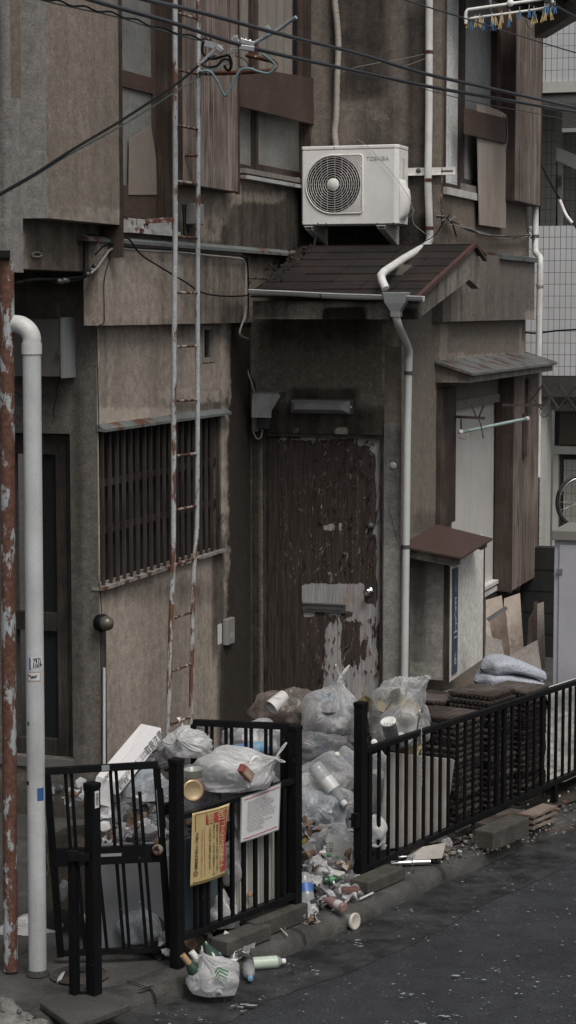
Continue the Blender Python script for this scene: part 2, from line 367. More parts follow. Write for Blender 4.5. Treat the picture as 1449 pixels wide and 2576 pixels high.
STONE = concrete('rubble_stone', (.08, .08, .075), (.22, .21, .2), off=16)

def tilewall(name, col, grout, tw, th, off=(0, 0)):
    m = NT(name, .5, .4)
    # coordinates along the wall: s, z
    sx = m.n('ShaderNodeVectorMath'); sx.operation = 'DOT_PRODUCT'; m.l(m.pos, sx.inputs[0]); sx.inputs[1].default_value = (CA - SA * 0, -SA, 0)
    tx = m.n('ShaderNodeVectorMath'); tx.operation = 'DOT_PRODUCT'; m.l(m.pos, tx.inputs[0]); tx.inputs[1].default_value = (SA, CA, 0)
    sep = m.n('ShaderNodeSeparateXYZ'); m.l(m.pos, sep.inputs[0])
    com = m.n('ShaderNodeCombineXYZ'); m.l(m.math('ADD', m.math('ADD', sx.outputs['Value'], tx.outputs['Value']), off[0]), com.inputs[0]); m.l(m.math('ADD', sep.outputs[2], off[1]), com.inputs[1])
    br = m.n('ShaderNodeTexBrick'); br.offset = 0; br.squash = 1; m.l(com.outputs[0], br.inputs['Vector'])
    br.inputs['Scale'].default_value = 1; br.inputs['Brick Width'].default_value = tw; br.inputs['Row Height'].default_value = th
    br.inputs['Mortar Size'].default_value = .0028; br.inputs['Mortar Smooth'].default_value = .3
    br.inputs['Color1'].default_value = (*col, 1); br.inputs['Color2'].default_value = (*[x * .93 for x in col], 1); br.inputs['Mortar'].default_value = (*grout, 1)
    c = m.mix(m.ramp(m.noise(1.2, 5, .6), [(.4, 0), (.7, .35)]), br.outputs[0], tuple(x * .6 for x in col))
    m.col(c); m.bump(m.math('SUBTRACT', m.math('MULTIPLY', m.noise(60, 3), .15), br.outputs['Fac']), .5, .004); return m.mat
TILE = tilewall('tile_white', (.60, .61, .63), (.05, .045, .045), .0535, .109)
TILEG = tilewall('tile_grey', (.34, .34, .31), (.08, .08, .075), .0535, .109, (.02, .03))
CREAM = paint('painted_concrete', (.50, .50, .47), .7, df=.25, dirt_shade=(.2, .19, .17))
CREAM_LIT = paint('painted_concrete_lit', (.78, .78, .73), .6, df=.15, dirt_shade=(.3, .29, .26))  # paler copy: daylight of the open corridor put into the colour

def glass(name, tint=(.25, .27, .27), rough=.12, alpha=.55):
    m = NT(name, rough, .5); m.col(tint); n = m.noise(4, 5, .6)
    m.b.inputs['Alpha'].default_value = alpha; m.bump(m.noise(3, 2), .05, .01); return m.mat
GLASS = glass('window_glass', (.05, .055, .055), .06, .16)
def frost(name, a, b, sc=1.0, rough=.35):
    m = NT(name, rough, .5); n = m.noise(2.4 * sc, 4, .6); g = m.noise(50, 4, .7, m.map((1, 1, .15))); g2 = m.noise(60, 3, .7, m.map((.2, .2, 1)))
    c = m.mix(m.ramp(n, [(.3, 0), (.7, 1)]), a, b); c = m.mix(1, c, m.ramp(m.math('MULTIPLY', m.math('ADD', g, g2), .5), [(.35, .7), (.65, 1.25)]), 'MULTIPLY')
    m.col(c); m.bump(g, .2, .003); return m.mat
FROST = frost('frosted_glass', (.20, .22, .215), (.38, .40, .39))
FROSTD = frost('frosted_glass_dim', (.12, .125, .12), (.24, .24, .225))
FROST_GLOW = frost('frosted_glass_glow', (.62, .64, .64), (.85, .86, .86), rough=.2)  # near-white colour stands in for curtain glow and reflected sky
SCREEN = frost('insect_screen', (.010, .010, .010), (.02, .02, .019), rough=.6)
def cloth(name, c, rough=.9):
    m = NT(name, rough, .2); n = m.noise(5, 5, .6); m.col(m.mix(m.ramp(n, [(.3, 0), (.7, 1)]), tuple(x * .8 for x in c), c)); m.bump(m.noise(200, 2), .3, .002); return m.mat
CURT = cloth('curtain_beige', (.42, .38, .335)); CARD_IN = cloth('cardboard_inside', (.235, .20, .17))
def flat(name, c, rough=.6, spec=.3, emit=None):
    m = NT(name, rough, spec); m.col(c)
    if emit: m.b.inputs['Emission Color'].default_value = (*c, 1); m.b.inputs['Emission Strength'].default_value = emit
    return m.mat
VOID = flat('unlit_black', (.006, .006, .006), .9); CRACK = flat('crack_dark', (.01, .009, .008), .95)  # VOID puts the shade of unlit rooms and recesses into its colour
INK = flat('ink_black', (.012, .012, .012)); INKR = flat('ink_red', (.30, .035, .035)); INKY = flat('ink_yellow', (.50, .40, .20)); INKW = flat('ink_white', (.6, .6, .58)); INKG = flat('ink_green', (.07, .22, .10)); INKB = flat('ink_blue', (.03, .09, .24))
YELLOW = paint('sign_yellow', (.42, .325, .16), .4, df=.25, dirt_shade=(.25, .17, .08)); PAPER = paint('notice_paper', (.56, .56, .57), .35, df=.08)
WIRE = flat('wire_pale', (.30, .29, .27), .5)
CARDW = paint('white_carton', (.60, .59, .60), .6, df=.12, dirt_shade=(.4, .38, .36)); CARDB = paint('brown_card', (.22, .145, .09), .8, df=.3)

ACW = paint('unit_enamel', (.80, .79, .77), .35, df=.13, scale=3)
# ---------------------------------------------------------------- building the house
def soft(lst):
    def f(x, y):
        r = 0
        for (x0, y0, x1, y1, sx, sy, v) in lst:
            dx = max(x0 - x, x - x1, 0) / sx; dy = max(y0 - y, y - y1, 0) / sy
            d = dx * dx + dy * dy
            if d < 6: r = max(r, v * math.exp(-d))
        return r
    return f
def wall(name, kind, c, a0, a1, z0, z1, mat, parent, holes=(), dirt_shade=(), pale=(), res=.045, depth=.10, ends=True, top=False, uneven=.004):
    """plastered wall on a plane of the facade frame: kind 'R' recedes (s=c), 'F' faces us (t=c); holes are (a0,a1,z0,z1)"""
    def P(a, z, d=0): return W(c - d, a, z) if kind == 'R' else W(a, c + d, z)
    fd, fp = soft(dirt_shade), soft(pale)
    A = {a0, a1}; Z = {z0, z1}
    for h in holes: A |= {min(max(h[0], a0), a1), min(max(h[1], a0), a1)}; Z |= {min(max(h[2], z0), z1), min(max(h[3], z0), z1)}
    def sub(S):
        S = sorted(S); out = []
        for p, q in zip(S, S[1:]):
            n = max(1, int((q - p) / res)); out += [p + (q - p) * i / n for i in range(n)]
        return out + [S[-1]]
    A = sub(A); Z = sub(Z); mb = MB(); at_d = []; at_p = []
    idx = {}
    def vert(a, z, d=0):
        k = (round(a, 5), round(z, 5), d)
        if k not in idx:
            p = P(a, z, d); x, y = px(p); idx[k] = len(mb.v)
            if d == 0 and uneven: p = P(a, z, uneven * noise.noise(p * 2.2) + 0 * d)
            mb.v.append(p); at_d.append(fd(x, y)); at_p.append(fp(x, y))
        return idx[k]
    def face(vs): mb.f.append(vs); mb.m.append(0); mb.sm.append(False)
    inh = lambda a, z: any(h[0] < a < h[1] and h[2] < z < h[3] for h in holes)
    for i in range(len(A) - 1):
        for j in range(len(Z) - 1):
            if inh((A[i] + A[i + 1]) / 2, (Z[j] + Z[j + 1]) / 2): continue
            q = [vert(A[i], Z[j]), vert(A[i + 1], Z[j]), vert(A[i + 1], Z[j + 1]), vert(A[i], Z[j + 1])]
            face(q)
    for h in holes:
        for (p, q) in (((h[0], h[2]), (h[0], h[3])), ((h[1], h[3]), (h[1], h[2])), ((h[1], h[2]), (h[0], h[2])), ((h[0], h[3]), (h[1], h[3]))):
            face([vert(*p), vert(*q), vert(*q, depth), vert(*p, depth)])
    if ends:
        face([vert(a0, z0), vert(a0, z1), vert(a0, z1, depth), vert(a0, z0, depth)][::-1]); face([vert(a1, z0), vert(a1, z1), vert(a1, z1, depth), vert(a1, z0, depth)])
        face([vert(a0, z0), vert(a1, z0), vert(a1, z0, depth), vert(a0, z0, depth)]); face([vert(a0, z1), vert(a1, z1), vert(a1, z1, depth), vert(a0, z1, depth)][::-1])
    mb.attr = {'dirt_shade': at_d, 'pale': at_p}
    return build(mb, name, mat, parent)

S1 = -4.92; SK = S1 + .075; SU = S1 + .02
T1 = sR(S1, 243, 900)[1]                 # corner of the near wing
TD = sR(S1, 630, 900)[1]                 # entrance wall
TU0 = sR(SU, 25, 400)[1]                 # near end of the upper storey
TAC = sR(SU, 779, 400)[1]                # wall that carries the air conditioner
SWL = sF(TD, 1008, 1200)[0]              # right wing, lower
SWU = sF(TAC, 1111, 400)[0]              # right wing, upper
ZOV = sR(SU, 100, 678)[2]                # underside of the overhang
ZSK0, ZSK1 = sR(SK, 400, 816)[2], sR(SK, 400, 612)[2]
ZTOP = 6.2
house = thing('old_house', 'dilapidated two-storey house with stained brown stucco walls and a peeling front door', 'house', W(S1, T1, 0))

# near wing: wall facing us under the overhang, with the dark glass door
d0 = sF(T1, 18, 1088); d1 = sF(T1, 184, 1910)
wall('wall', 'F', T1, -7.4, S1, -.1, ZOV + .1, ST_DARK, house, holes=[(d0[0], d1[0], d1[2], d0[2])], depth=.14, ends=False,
     dirt_shade=[(30, 690, 240, 700, 40, 40, .6), (186, 1000, 200, 1950, 12, 50, .5), (60, 940, 160, 1000, 30, 40, .4), (0, 2000, 240, 2500, 40, 60, .5)], pale=[(228, 830, 236, 1900, 5, 40, .35)])  # dark band just below the overhang is painted shade
gd = build(MB().bst(d0[0] + .002, d1[0] - .045, T1 + .075, T1 + .09, d1[2], d0[2] - .05), 'sliding_door', GLASS, house)
f = MB()
za, zb = d1[2], d0[2]
for s0, s1, zz0, zz1 in ((d1[0] - .047, d1[0] - .002, za, zb), (d0[0], d1[0], zb - .05, zb), (d1[0] - .12, d1[0] - .05, za, zb - .05), (d0[0], d1[0] - .12, zb - .13, zb - .05), (d0[0], d1[0] - .12, za, za + .1)):
    f.bst(s0, s1, T1 + .05 + .004 * (s0 % .7), T1 + .11, zz0, zz1)
zm = sF(T1, 100, 1545)[2]; f.bst(d0[0], d1[0] - .12, T1 + .052, T1 + .11, zm - .11, zm)
build(f, 'door_frame', wood('wood_black_brown', (.009, .0075, .007), (.028, .022, .019), (.016, .013, .011), wf=.1), gd, bevel=.003)
f = MB().bst(d0[0] - .2, d1[0] + .012, T1 - .02, T1 + .05, za - .06, za - .003)
build(f, 'door_sill', paint('sill_dark', (.10, .10, .10), .6), gd)
build(MB().bst(d0[0] - .1, d1[0] + .05, T1 + .6, T1 + .62, za - .1, zb + .1), 'room_shade_panel', VOID, gd)  # black sheet stands in for the unlit room
f = MB()   # pale bags seen through the glass of the door
f.grid(lambda u, v: W(-6.05 + .13 * math.cos(u * 6.283) * math.sin(v * 3.14) * (1 + .3 * noise.noise(Vector((u * 6, v * 5, 1)))), T1 + .25 + .1 * math.sin(u * 6.283) * math.sin(v * 3.14), .62 + .09 * math.cos(v * 3.14)), 20, 12, cu=True)
build(f, 'pale_bags', CURT, gd)

# near wing: receding wall with slatted kitchen window
g0 = sR(S1, 249, 1083); g1 = sR(S1, 556, 1400); gz0 = (sR(S1, 255, 1467)[2] + sR(S1, 550, 1388)[2]) / 2; gz1 = (sR(S1, 255, 1083)[2] + sR(S1, 550, 1043)[2]) / 2
v0 = sR(S1, 510, 826); v1 = sR(S1, 537, 903)
drt = [(590, 840, 640, 1900, 22, 60, 1.25), (560, 1650, 600, 1900, 16, 120, .8), (585, 800, 600, 1000, 14, 60, .7), (420, 810, 600, 830, 60, 20, .35), (440, 1000, 560, 1025, 40, 25, .55), (255, 1480, 560, 1490, 40, 40, .42),
       (540, 1390, 560, 1600, 10, 80, .6), (250, 820, 262, 1060, 9, 40, .3), (300, 1950, 640, 2100, 40, 60, .6)]
pl = [(250, 1035, 420, 1055, 30, 16, .75), (420, 985, 540, 1005, 30, 14, .6), (560, 840, 576, 980, 9, 50, .65), (560, 1040, 572, 1330, 8, 60, .5), (236, 830, 246, 1900, 6, 60, .55), (566, 1400, 575, 1500, 8, 50, .5)]
wall('wall', 'R', S1, T1, TD + .02, -.1, ZSK0 + .05, ST_TAN, house, holes=[(g0[1], g1[1], gz0, gz1), (v0[1], v1[1], v1[2], v0[2])], dirt_shade=drt, pale=pl, depth=.12, res=.03, ends=False)
wall('wall_skirt', 'R', SK, sR(SK, 247, 800)[1], sR(SK, 611, 800)[1], ZSK0, ZSK1, ST_TAN, house,
     dirt_shade=[(500, 615, 615, 830, 50, 60, .5), (560, 770, 612, 815, 25, 20, .6), (300, 800, 500, 815, 50, 8, .25)], pale=[(420, 640, 470, 690, 20, 25, .45), (250, 640, 262, 790, 6, 40, .3)], depth=.09, res=.03)
vt = build(MB().bst(S1 - .06, S1 - .05, v0[1], v1[1], v1[2], v0[2]), 'vent_window', VOID, house)
f = MB()
for a, b, c_, e in ((v0[1] - .02, v0[1] + .015, v1[2] - .02, v0[2] + .02), (v1[1] - .015, v1[1] + .02, v1[2] - .02, v0[2] + .02), (v0[1] + .015, v1[1] - .015, v1[2] - .02, v1[2] + .012), (v0[1] + .015, v1[1] - .015, v0[2] - .01, v0[2] + .02)): f.bst(S1 - .03, S1 + .006, a, b, c_, e)
build(f, 'vent_frame', W_GREY, vt)
# slatted window
gw = build(MB().bst(S1 - .085, S1 - .08, g0[1], g1[1], gz0, gz1), 'slatted_window', VOID, house)
f = MB(); n = 19
for i in range(n):
    tt = g0[1] + (g1[1] - g0[1]) * (i + .5) / n + random.uniform(-.006, .006)
    lean = random.uniform(-.006, .006)
    f.prism([W(S1 - .012, tt - .011, gz0), W(S1 + .006, tt - .011, gz0), W(S1 + .006, tt + .009, gz0), W(S1 - .012, tt + .009, gz0)], VZ * (gz1 - gz0) + VT * lean)
build(f, 'slat', W_SLAT, gw)
f = MB(); f.bst(S1 - .05, S1 - .032, g0[1], g1[1], gz0 + .3, gz0 + .34).bst(S1 - .05, S1 - .032, g0[1], g1[1], gz1 - .34, gz1 - .3)
build(f, 'crosspiece', W_DARK, gw)
f = MB(); f.prism([W(S1, g0[1] - .03, gz1), W(S1 + .055, g0[1] - .03, gz1 - .004), W(S1 + .055, g0[1] - .03, gz1 + .012), W(S1, g0[1] - .03, gz1 + .04)], VT * (g1[1] - g0[1] + .1))
build(f, 'window_hood', FLASH, gw)
f = MB().bst(S1 - .04, S1 + .03, g0[1] - .03, g1[1] + .01, gz0 - .022, gz0 - .002); build(f, 'window_sill', rusty('sill_dull', (.24, .23, .22), .47, scale=8, zs=1), gw)

# flashing above the skirt, all along the first-floor line
f = MB(); a = sR(SK, 214, 600)[1]; b = sR(SU, 762, 640)[1]; zf = sR(SK + .02, 300, 603)[2]
f.prism([W(SU - .01, a, zf + .03), W(SK + .02, a, zf + .0), W(SK + .02, a, zf - .02), W(SU - .01, a, zf - .02)], VT * (b - a)); build(f, 'flashing', FLASH, house)
f = MB().bst(SU - .01, SK + .024, b - .55, b + .04, zf - .021, zf + .004); build(f, 'flashing', FLASHR, house)

# overhanging upper storey, receding wall
w1 = (sR(SU, 306, 300)[1], sR(SU, 430, 300)[1], sR(SU, 370, 553)[2], ZTOP - .3)
w2 = (sR(SU, 603, 300)[1], sR(SU, 775, 300)[1], sR(SU, 680, 447)[2], ZTOP - .3)
udirt = [(40, 560, 240, 680, 60, 50, .42), (620, 520, 780, 635, 80, 45, .62), (430, 570, 780, 640, 60, 18, .55), (300, 575, 440, 640, 30, 30, .4), (500, 480, 560, 560, 30, 30, .2), (700, 480, 780, 560, 40, 40, .6)]
upale = [(52, 590, 66, 680, 8, 30, .55), (560, 490, 700, 502, 30, 18, .62), (515, 560, 545, 600, 20, 20, .6), (540, 520, 570, 550, 18, 20, .6), (28, 300, 50, 560, 9, 60, .4), (505, 560, 540, 590, 30, 30, .35)]
wall('wall', 'R', SU, TU0, TAC + .02, ZOV, ZTOP, ST_UP, house, holes=[w1, w2], dirt_shade=udirt, pale=upale, depth=.13, res=.04, ends=False)
wall('wall', 'R', SU - .005, T1 - .02, TD + .6, ZSK0, ZOV + .02, ST_UP, house, dirt_shade=udirt, pale=upale, depth=.1, res=.05, ends=False)
f = MB().bst(-7.4, SU - .13, TU0 + .13, T1 + .02, ZOV + .02, ZOV + .05); build(f, 'soffit', VOID, house)  # black colour stands in for the shade under the overhang
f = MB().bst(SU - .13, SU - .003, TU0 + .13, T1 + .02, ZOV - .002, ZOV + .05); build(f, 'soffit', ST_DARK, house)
wall('wall', 'F', TU0, -7.4, SU + .012, ZOV - .02, ZTOP, ST_GREY, house, depth=.12, res=.06, dirt_shade=[(0, 0, 8, 700, 10, 40, .5)])
wall('pilaster', 'R', SU + .012, TU0 + .001, sR(SU + .012, 50, 100)[1], sR(SU, 45, 300)[2], ZTOP, ST_UP, house, depth=.06, dirt_shade=udirt)
# plastered bay (shutter recess) that stands proud of the upper storey
tb = sR(SU, 54, 540)[1]; sb = sF(tb, 110, 540)[0]; te = sR(sb, 301, 560)[1]; zb0 = sR(sb, 200, 556)[2]
wall('bay', 'R', sb, tb, te, zb0, ZTOP, ST_TAN if 0 else stucco('stucco_bay', (.245, .20, .16), (.12, .098, .08), (.42, .36, .30), blot=.7, off=33), house, depth=sb - SU, res=.04, pale=[(112, 520, 300, 565, 12, 9, .5), (115, 20, 124, 540, 5, 40, .4)], dirt_shade=[(200, 300, 300, 480, 60, 80, .1)])
wall('bay_end', 'F', tb - .012, SU + .002, sb + .003, zb0 - .003, ZTOP, ST_GREY, house, depth=.05, res=.05)
f = MB().bst(SU, sb + .012, te + .001, te + .03, sR(sb, 303, 648)[2], ZTOP); build(f, 'corner_trim', W_DARK, house)

def sash(parent, name, kind, c, a0, a1, z0, z1, pane, fm, stile=.04, rails=(), d=.03):
    """one glazed sash: pane mesh and its frame as child"""
    def B(mb, x0, x1, y0, y1, i, o):
        return mb.bst(c - i, c - o, x0, x1, y0, y1) if kind == 'R' else mb.bst(x0, x1, c + o, c + i, y0, y1)
    p = build(B(MB(), a0 + stile * .5, a1 - stile * .5, z0 + .01, z1 - .01, .022, .016), name, pane, parent)
    f = MB(); B(f, a0, a0 + stile, z0, z1, d, 0); B(f, a1 - stile, a1, z0, z1, d, 0)
    for (za, zb) in ((z0, z0 + stile * 1.3), (z1 - stile, z1)) + tuple(rails): B(f, a0 + stile, a1 - stile, za, zb, d - .001, .001)
    build(f, 'sash', fm, p, bevel=.002); return p
# window beside the ladder: two panes one above the other, white sill
wn1 = build(MB().bst(SU - .13, SU - .125, w1[0], w1[1], w1[2], w1[3]), 'window', VOID, house)
zr = sR(SU - .05, 345, 185)[2]
sash(wn1, 'pane', 'R', SU - .05, w1[0] + .012, sR(SU - .05, 392, 300)[1], w1[2] + .01, ZTOP - .5, FROSTD, W_RED, .035, rails=((zr - .1, zr), (w1[2] + .05, w1[2] + .2)))
f = MB().bst(SU - .12, SU + .012, sR(SU, 410, 300)[1], w1[1] + .01, w1[2] - .02, ZTOP - .3); build(f, 'window_jamb', W_DARK, wn1)
f = MB().bst(SU - .03, SU + .05, w1[0] - .0, w1[1] + .03, w1[2] - .09, w1[2] - .06).bst(SU - .05, SU + .03, w1[0] - .0, w1[1] + .03, w1[2] - .06, w1[2] - .002)
build(f, 'window_sill', WHITERUST, wn1)
f = MB(); q = [pR(SU - .045, x, y) for x, y in ((324, 490), (326, 350), (380, 315), (392, 395), (395, 490))]
f.prism(q, VS * -.004); build(f, 'cardboard_sheet', CARD_IN, wn1)
# ribbed shutter box between the two windows
def shutter_box(parent, s0, s1, t0, t1, z0, z1, ribs, name='shutter_box', ribm=W_SHUT, sidem=W_SHUTD):
    b = build(MB().bst(s0, s1 - .012, t0, t1, z0, z1), name, sidem, parent)
    f = MB(); tt = t0 + .012; k = 0
    pitch = (t1 - t0 - .03) / ribs
    for i in range(ribs):
        a = tt + i * pitch; g = random.uniform(-.003, .003)
        f.prism([W(s1 - .013, a + .0015, z0 + .006), W(s1 - .003 + g, a + .005, z0 + .006), W(s1 + g, a + pitch - .006, z0 + .006), W(s1 - .013, a + pitch - .0005, z0 + .006)], VZ * (z1 - z0 - .012))
    build(f, 'ribbed_panel', ribm, b)
    f = MB().bst(s1 - .02, s1 + .006, t1 - .016, t1 + .004, z0 - .01, z1).bst(s1 - .02, s1 + .004, t0 - .002, t0 + .011, z0 - .006, z1); build(f, 'edge_trim', W_DARK, b)
    return b
sx = SU + .10
shutter_box(house, SU, sx, sR(sx, 457, 400)[1], sR(sx, 601, 400)[1], sR(sx, 530, 474)[2], ZTOP, 46)
f = MB().bst(SU - .01, SU + .035, w1[1] + .01, sR(sx, 457, 400)[1], w1[2] - .05, ZTOP); build(f, 'dark_board', W_DARK, house)
# second upper window: curtain above, frosted panes below, board nailed over
wn2 = build(MB().bst(SU - .13, SU - .125, w2[0], w2[1], w2[2], w2[3]), 'window', VOID, house)
tm = sR(SU - .04, 656, 300)[1]; tm0 = sR(SU - .04, 641, 300)[1]
zmid = sR(SU - .04, 690, 215)[2]
sash(wn2, 'pane', 'R', SU - .055, w2[0] + .01, tm0 + .03, w2[2] + .03, zmid, FROSTD, W_DARK, .03)
sash(wn2, 'pane', 'R', SU - .035, tm0 + .02, w2[1] - .02, w2[2] + .03, zmid, FROSTD, W_DARK, .045, d=.035)
sash(wn2, 'pane', 'R', SU - .055, w2[0] + .01, tm0 + .03, zmid + .02, ZTOP - .35, GLASS, W_DARK, .03)
sash(wn2, 'pane', 'R', SU - .035, tm0 + .02, w2[1] - .02, zmid + .02, ZTOP - .35, GLASS, W_RED, .045, d=.035)
f = MB(); f.grid(lambda u, v: W(SU - .10 + .012 * math.sin(u * 46 + 2 * noise.noise(Vector((u * 4, v, 3)))), w2[0] + (w2[1] - w2[0]) * (u * .93), zmid + (ZTOP - .3 - zmid) * v), 90, 8)
build(f, 'curtain', CURT, wn2)
f = MB(); q = [pR(SU + .03, x, y) for x, y in ((604, 268), (806, 318), (803, 199), (604, 165))]
f.prism(q, VS * -.022); f.prism([p + VS * .004 for p in (pR(SU + .03, 604, 268), pR(SU + .03, 804, 317), pR(SU + .03, 804, 262), pR(SU + .03, 604, 214))], VS * -.004)
build(f, 'nailed_board', W_RED, wn2, bevel=.003)
f = MB().bst(SU - .03, SU + .04, w2[0] - .01, w2[1] + .02, w2[2] - .005, w2[2] + .028); build(f, 'window_sill', W_GREY, wn2)
f = MB().bst(SU - .02, SU + .055, w2[0] - .01, w2[1] + .02, w2[2] - .045, w2[2] - .02); build(f, 'sill_flashing', WHITERUST, wn2)
f = MB().bst(SU - .12, SU + .02, w2[1] - .022, w2[1] + .01, w2[2] + .03, ZTOP - .3); build(f, 'window_jamb', W_DARK, wn2)

# wall facing us behind the air conditioner
zac0 = 3.25
wall('wall', 'F', TAC, SU - .05, SWU, zac0, ZTOP, stucco('stucco_ac', (.19, .155, .13), (.085, .072, .065), (.30, .255, .21), blot=.7, off=41), house, depth=.12, res=.04, ends=False,
     dirt_shade=[(850, 0, 950, 235, 35, 25, .62), (780, 560, 1100, 640, 90, 40, .75), (1035, 60, 1070, 600, 22, 60, .55), (930, 300, 1060, 420, 60, 80, .42)], pale=[(810, 190, 850, 330, 20, 60, .25), (880, 270, 960, 300, 40, 16, .42)])
# entrance wall
dz = sF(TD, 800, 1098); dl = sF(TD, 661, 1400)[0]; dr = sF(TD, 962, 1400)[0]; dzt = dz[2] + .02; 
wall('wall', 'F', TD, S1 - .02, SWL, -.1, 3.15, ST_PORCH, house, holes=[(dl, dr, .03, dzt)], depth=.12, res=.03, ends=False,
     dirt_shade=[(636, 800, 900, 830, 60, 60, .5), (640, 1040, 960, 1100, 60, 26, .62), (738, 985, 890, 1045, 12, 12, .6), (636, 1100, 646, 1800, 8, 80, .7)],  # includes the eave's shade, painted as a gradient at the top
     pale=[(968, 840, 1000, 960, 12, 60, .62), (644, 850, 656, 960, 8, 40, .3), (848, 1082, 868, 1092, 8, 7, .9), (735, 1075, 800, 1090, 20, 8, .35)])
# grey plaster pier right of the door
wall('pier', 'F', TD - .012, dr + .012, SWL + .003, -.1, sF(TD, 985, 1100)[2] + .1, ST_GREY, house, depth=.03, res=.04, pale=[(1000, 830, 1008, 1500, 4, 60, .2)], dirt_shade=[(960, 1100, 1005, 1330, 20, 60, .5)])
# front door
fr = MB()
for a, b, c_, e in ((dl + .002, dl + .022, .03, dzt), (dr - .022, dr - .002, .03, dzt), (dl + .022, dr - .022, dzt - .025, dzt - .002)): fr.bst(a, b, TD + .01, TD + .1, c_, e)
dA, dB, dC, dD = dl + .024, dr - .024, .05, dzt - .028
mb = MB(); NX, NZ = 46, 100; peel = []; flake = []
pf = soft([(768, 1476, 900, 1530, 14, 12, .76), (895, 1475, 915, 1560, 10, 10, .72), (905, 1520, 940, 1560, 10, 8, .70), (770, 1540, 860, 1548, 14, 7, .6), (846, 1565, 944, 1790, 12, 20, .64), (948, 1108, 956, 1560, 4, 20, .7), (905, 1100, 950, 1118, 16, 9, .62), (700, 1100, 900, 1106, 20, 3, .6),
           (806, 1575, 850, 1680, 8, 20, .60), (815, 1320, 842, 1335, 5, 5, .66), (855, 1318, 858, 1335, 4, 6, .6), (770, 1325, 778, 1330, 5, 4, .55), (806, 1270, 812, 1282, 3, 5, .6), (938, 1328, 944, 1345, 3, 6, .6), (822, 1600, 850, 1700, 10, 30, .5), (740, 1560, 790, 1562, 16, 4, .4), (935, 1120, 952, 1140, 8, 12, .65), (820, 1690, 945, 1800, 14, 30, .68)])
pn = soft([(868, 1578, 898, 1660, 7, 12, .62), (925, 1470, 940, 1505, 9, 10, .5), (800, 1560, 812, 1640, 8, 30, .3), (912, 1620, 918, 1650, 4, 12, .35)])
ff = soft([(760, 1110, 955, 1460, 60, 40, 1.0), (700, 1100, 900, 1120, 30, 8, 1), (790, 1540, 950, 1800, 30, 30, .9)])
for j in range(NZ + 1):
    for i in range(NX + 1):
        p = W(dA + (dB - dA) * i / NX, TD + .045, dC + (dD - dC) * j / NZ); mb.v.append(p); x, y = px(p)
        peel.append(pf(x, y) - pn(x, y)); flake.append(ff(x, y))
for j in range(NZ):
    for i in range(NX):
        k = j * (NX + 1) + i; mb.f.append([k, k + 1, k + NX + 2, k + NX + 1]); mb.m.append(0); mb.sm.append(False)
nv = len(mb.v)
mb.bst(dA, dB, TD + .0452, TD + .08, dC, dD)
mb.attr = {'peel': peel + [0] * 8, 'flake': flake + [0] * 8}
door = build(mb, 'front_door', DOOR, house)
o = build(fr, 'door_frame', paint('door_frame_dark', (.012, .012, .013), .5), door)
# curled flakes of veneer that stand off the door
f = MB()
for i in range(230):
    x = random.gauss(880, 55); y = random.uniform(1112, 1455)
    if random.random() < .28: x = random.uniform(800, 950); y = random.uniform(1545, 1760)
    if random.random() < .12: y = random.gauss(1112, 4); x = random.uniform(690, 950)
    if not 690 < x < 952: continue
    p = pF(TD + .044, x, y); w = random.uniform(.002, .009); h = random.uniform(.010, .055); a = random.gauss(0, .5); c_, s_ = math.cos(a), math.sin(a)
    def q(u, v, d): return p + VS * (u * c_ - v * s_) + VZ * (u * s_ + v * c_) - VT * d
    k = random.uniform(.004, .018); f.mi = random.choice((0, 0, 0, 1))
    f.add([q(-w, -h / 2, 0), q(w * .4, -h / 2 * random.uniform(.3, 1), k), q(w, h / 2 * .2, k * 1.2), q(w * .3, h / 2, k * .6), q(-w, h / 2 * .8, 0)], [(0, 1, 2, 3, 4)])
vf_ = build(f, 'veneer_flakes', [paint('veneer_flake_dark', (.09, .06, .048), .7), paint('veneer_flake_pale', (.27, .235, .21), .7)], door); setting(vf_, 'stuff')
def knobpos(x, y): return pF(TD + .045, x, y)
def toward(p, ax=-VT): # matrix whose z axis points out of the entrance wall
    z = ax.normalized(); x = VS; y = z.cross(x); m = Matrix((x, y, z)).transposed().to_4x4(); m.translation = p; return m
build(MB().lathe([(.0, 0), (.034, 0), (.034, .004), (.028, .008), (.013, .012), (.012, .035), (.022, .042), (.028, .055), (.026, .066), (.014, .07), (.008, .068), (0.0, .067)], toward(knobpos(929, 1488))), 'door_knob', CHROME, door)
build(MB().lathe([(0, 0), (.026, 0), (.026, .008), (.019, .012), (.018, .02), (.008, .024), (0, .024)], toward(knobpos(932, 1323))), 'deadbolt', STEELD, door)
a = sF(TD, 757, 1517); b = sF(TD, 866, 1545)
f = MB().bst(a[0], b[0], TD + .030, TD + .046, b[2] - .0, a[2]).bst(a[0] + .03, b[0] - .03, TD + .026, TD + .03, b[2] + .018, a[2] - .018)
f.bst(a[0] + .01, b[0] - .01, TD + .022, TD + .03, a[2] - .012, a[2] - .004); build(f, 'mail_slot', paint('mail_slot_grey', (.085, .088, .09), .5, metal=.4, df=.5), door, bevel=.003)
for y in (1240, 1600): build(MB().tube([pF(TD + .0, 664, y), pF(TD + .0, 664, y + 32)], .007, 8), 'hinge', STEELD, door)
build(MB().bst(dl - .05, dr + .03, TD - .12, TD + .1, -.1, .03), 'doorstep', CONC, house)

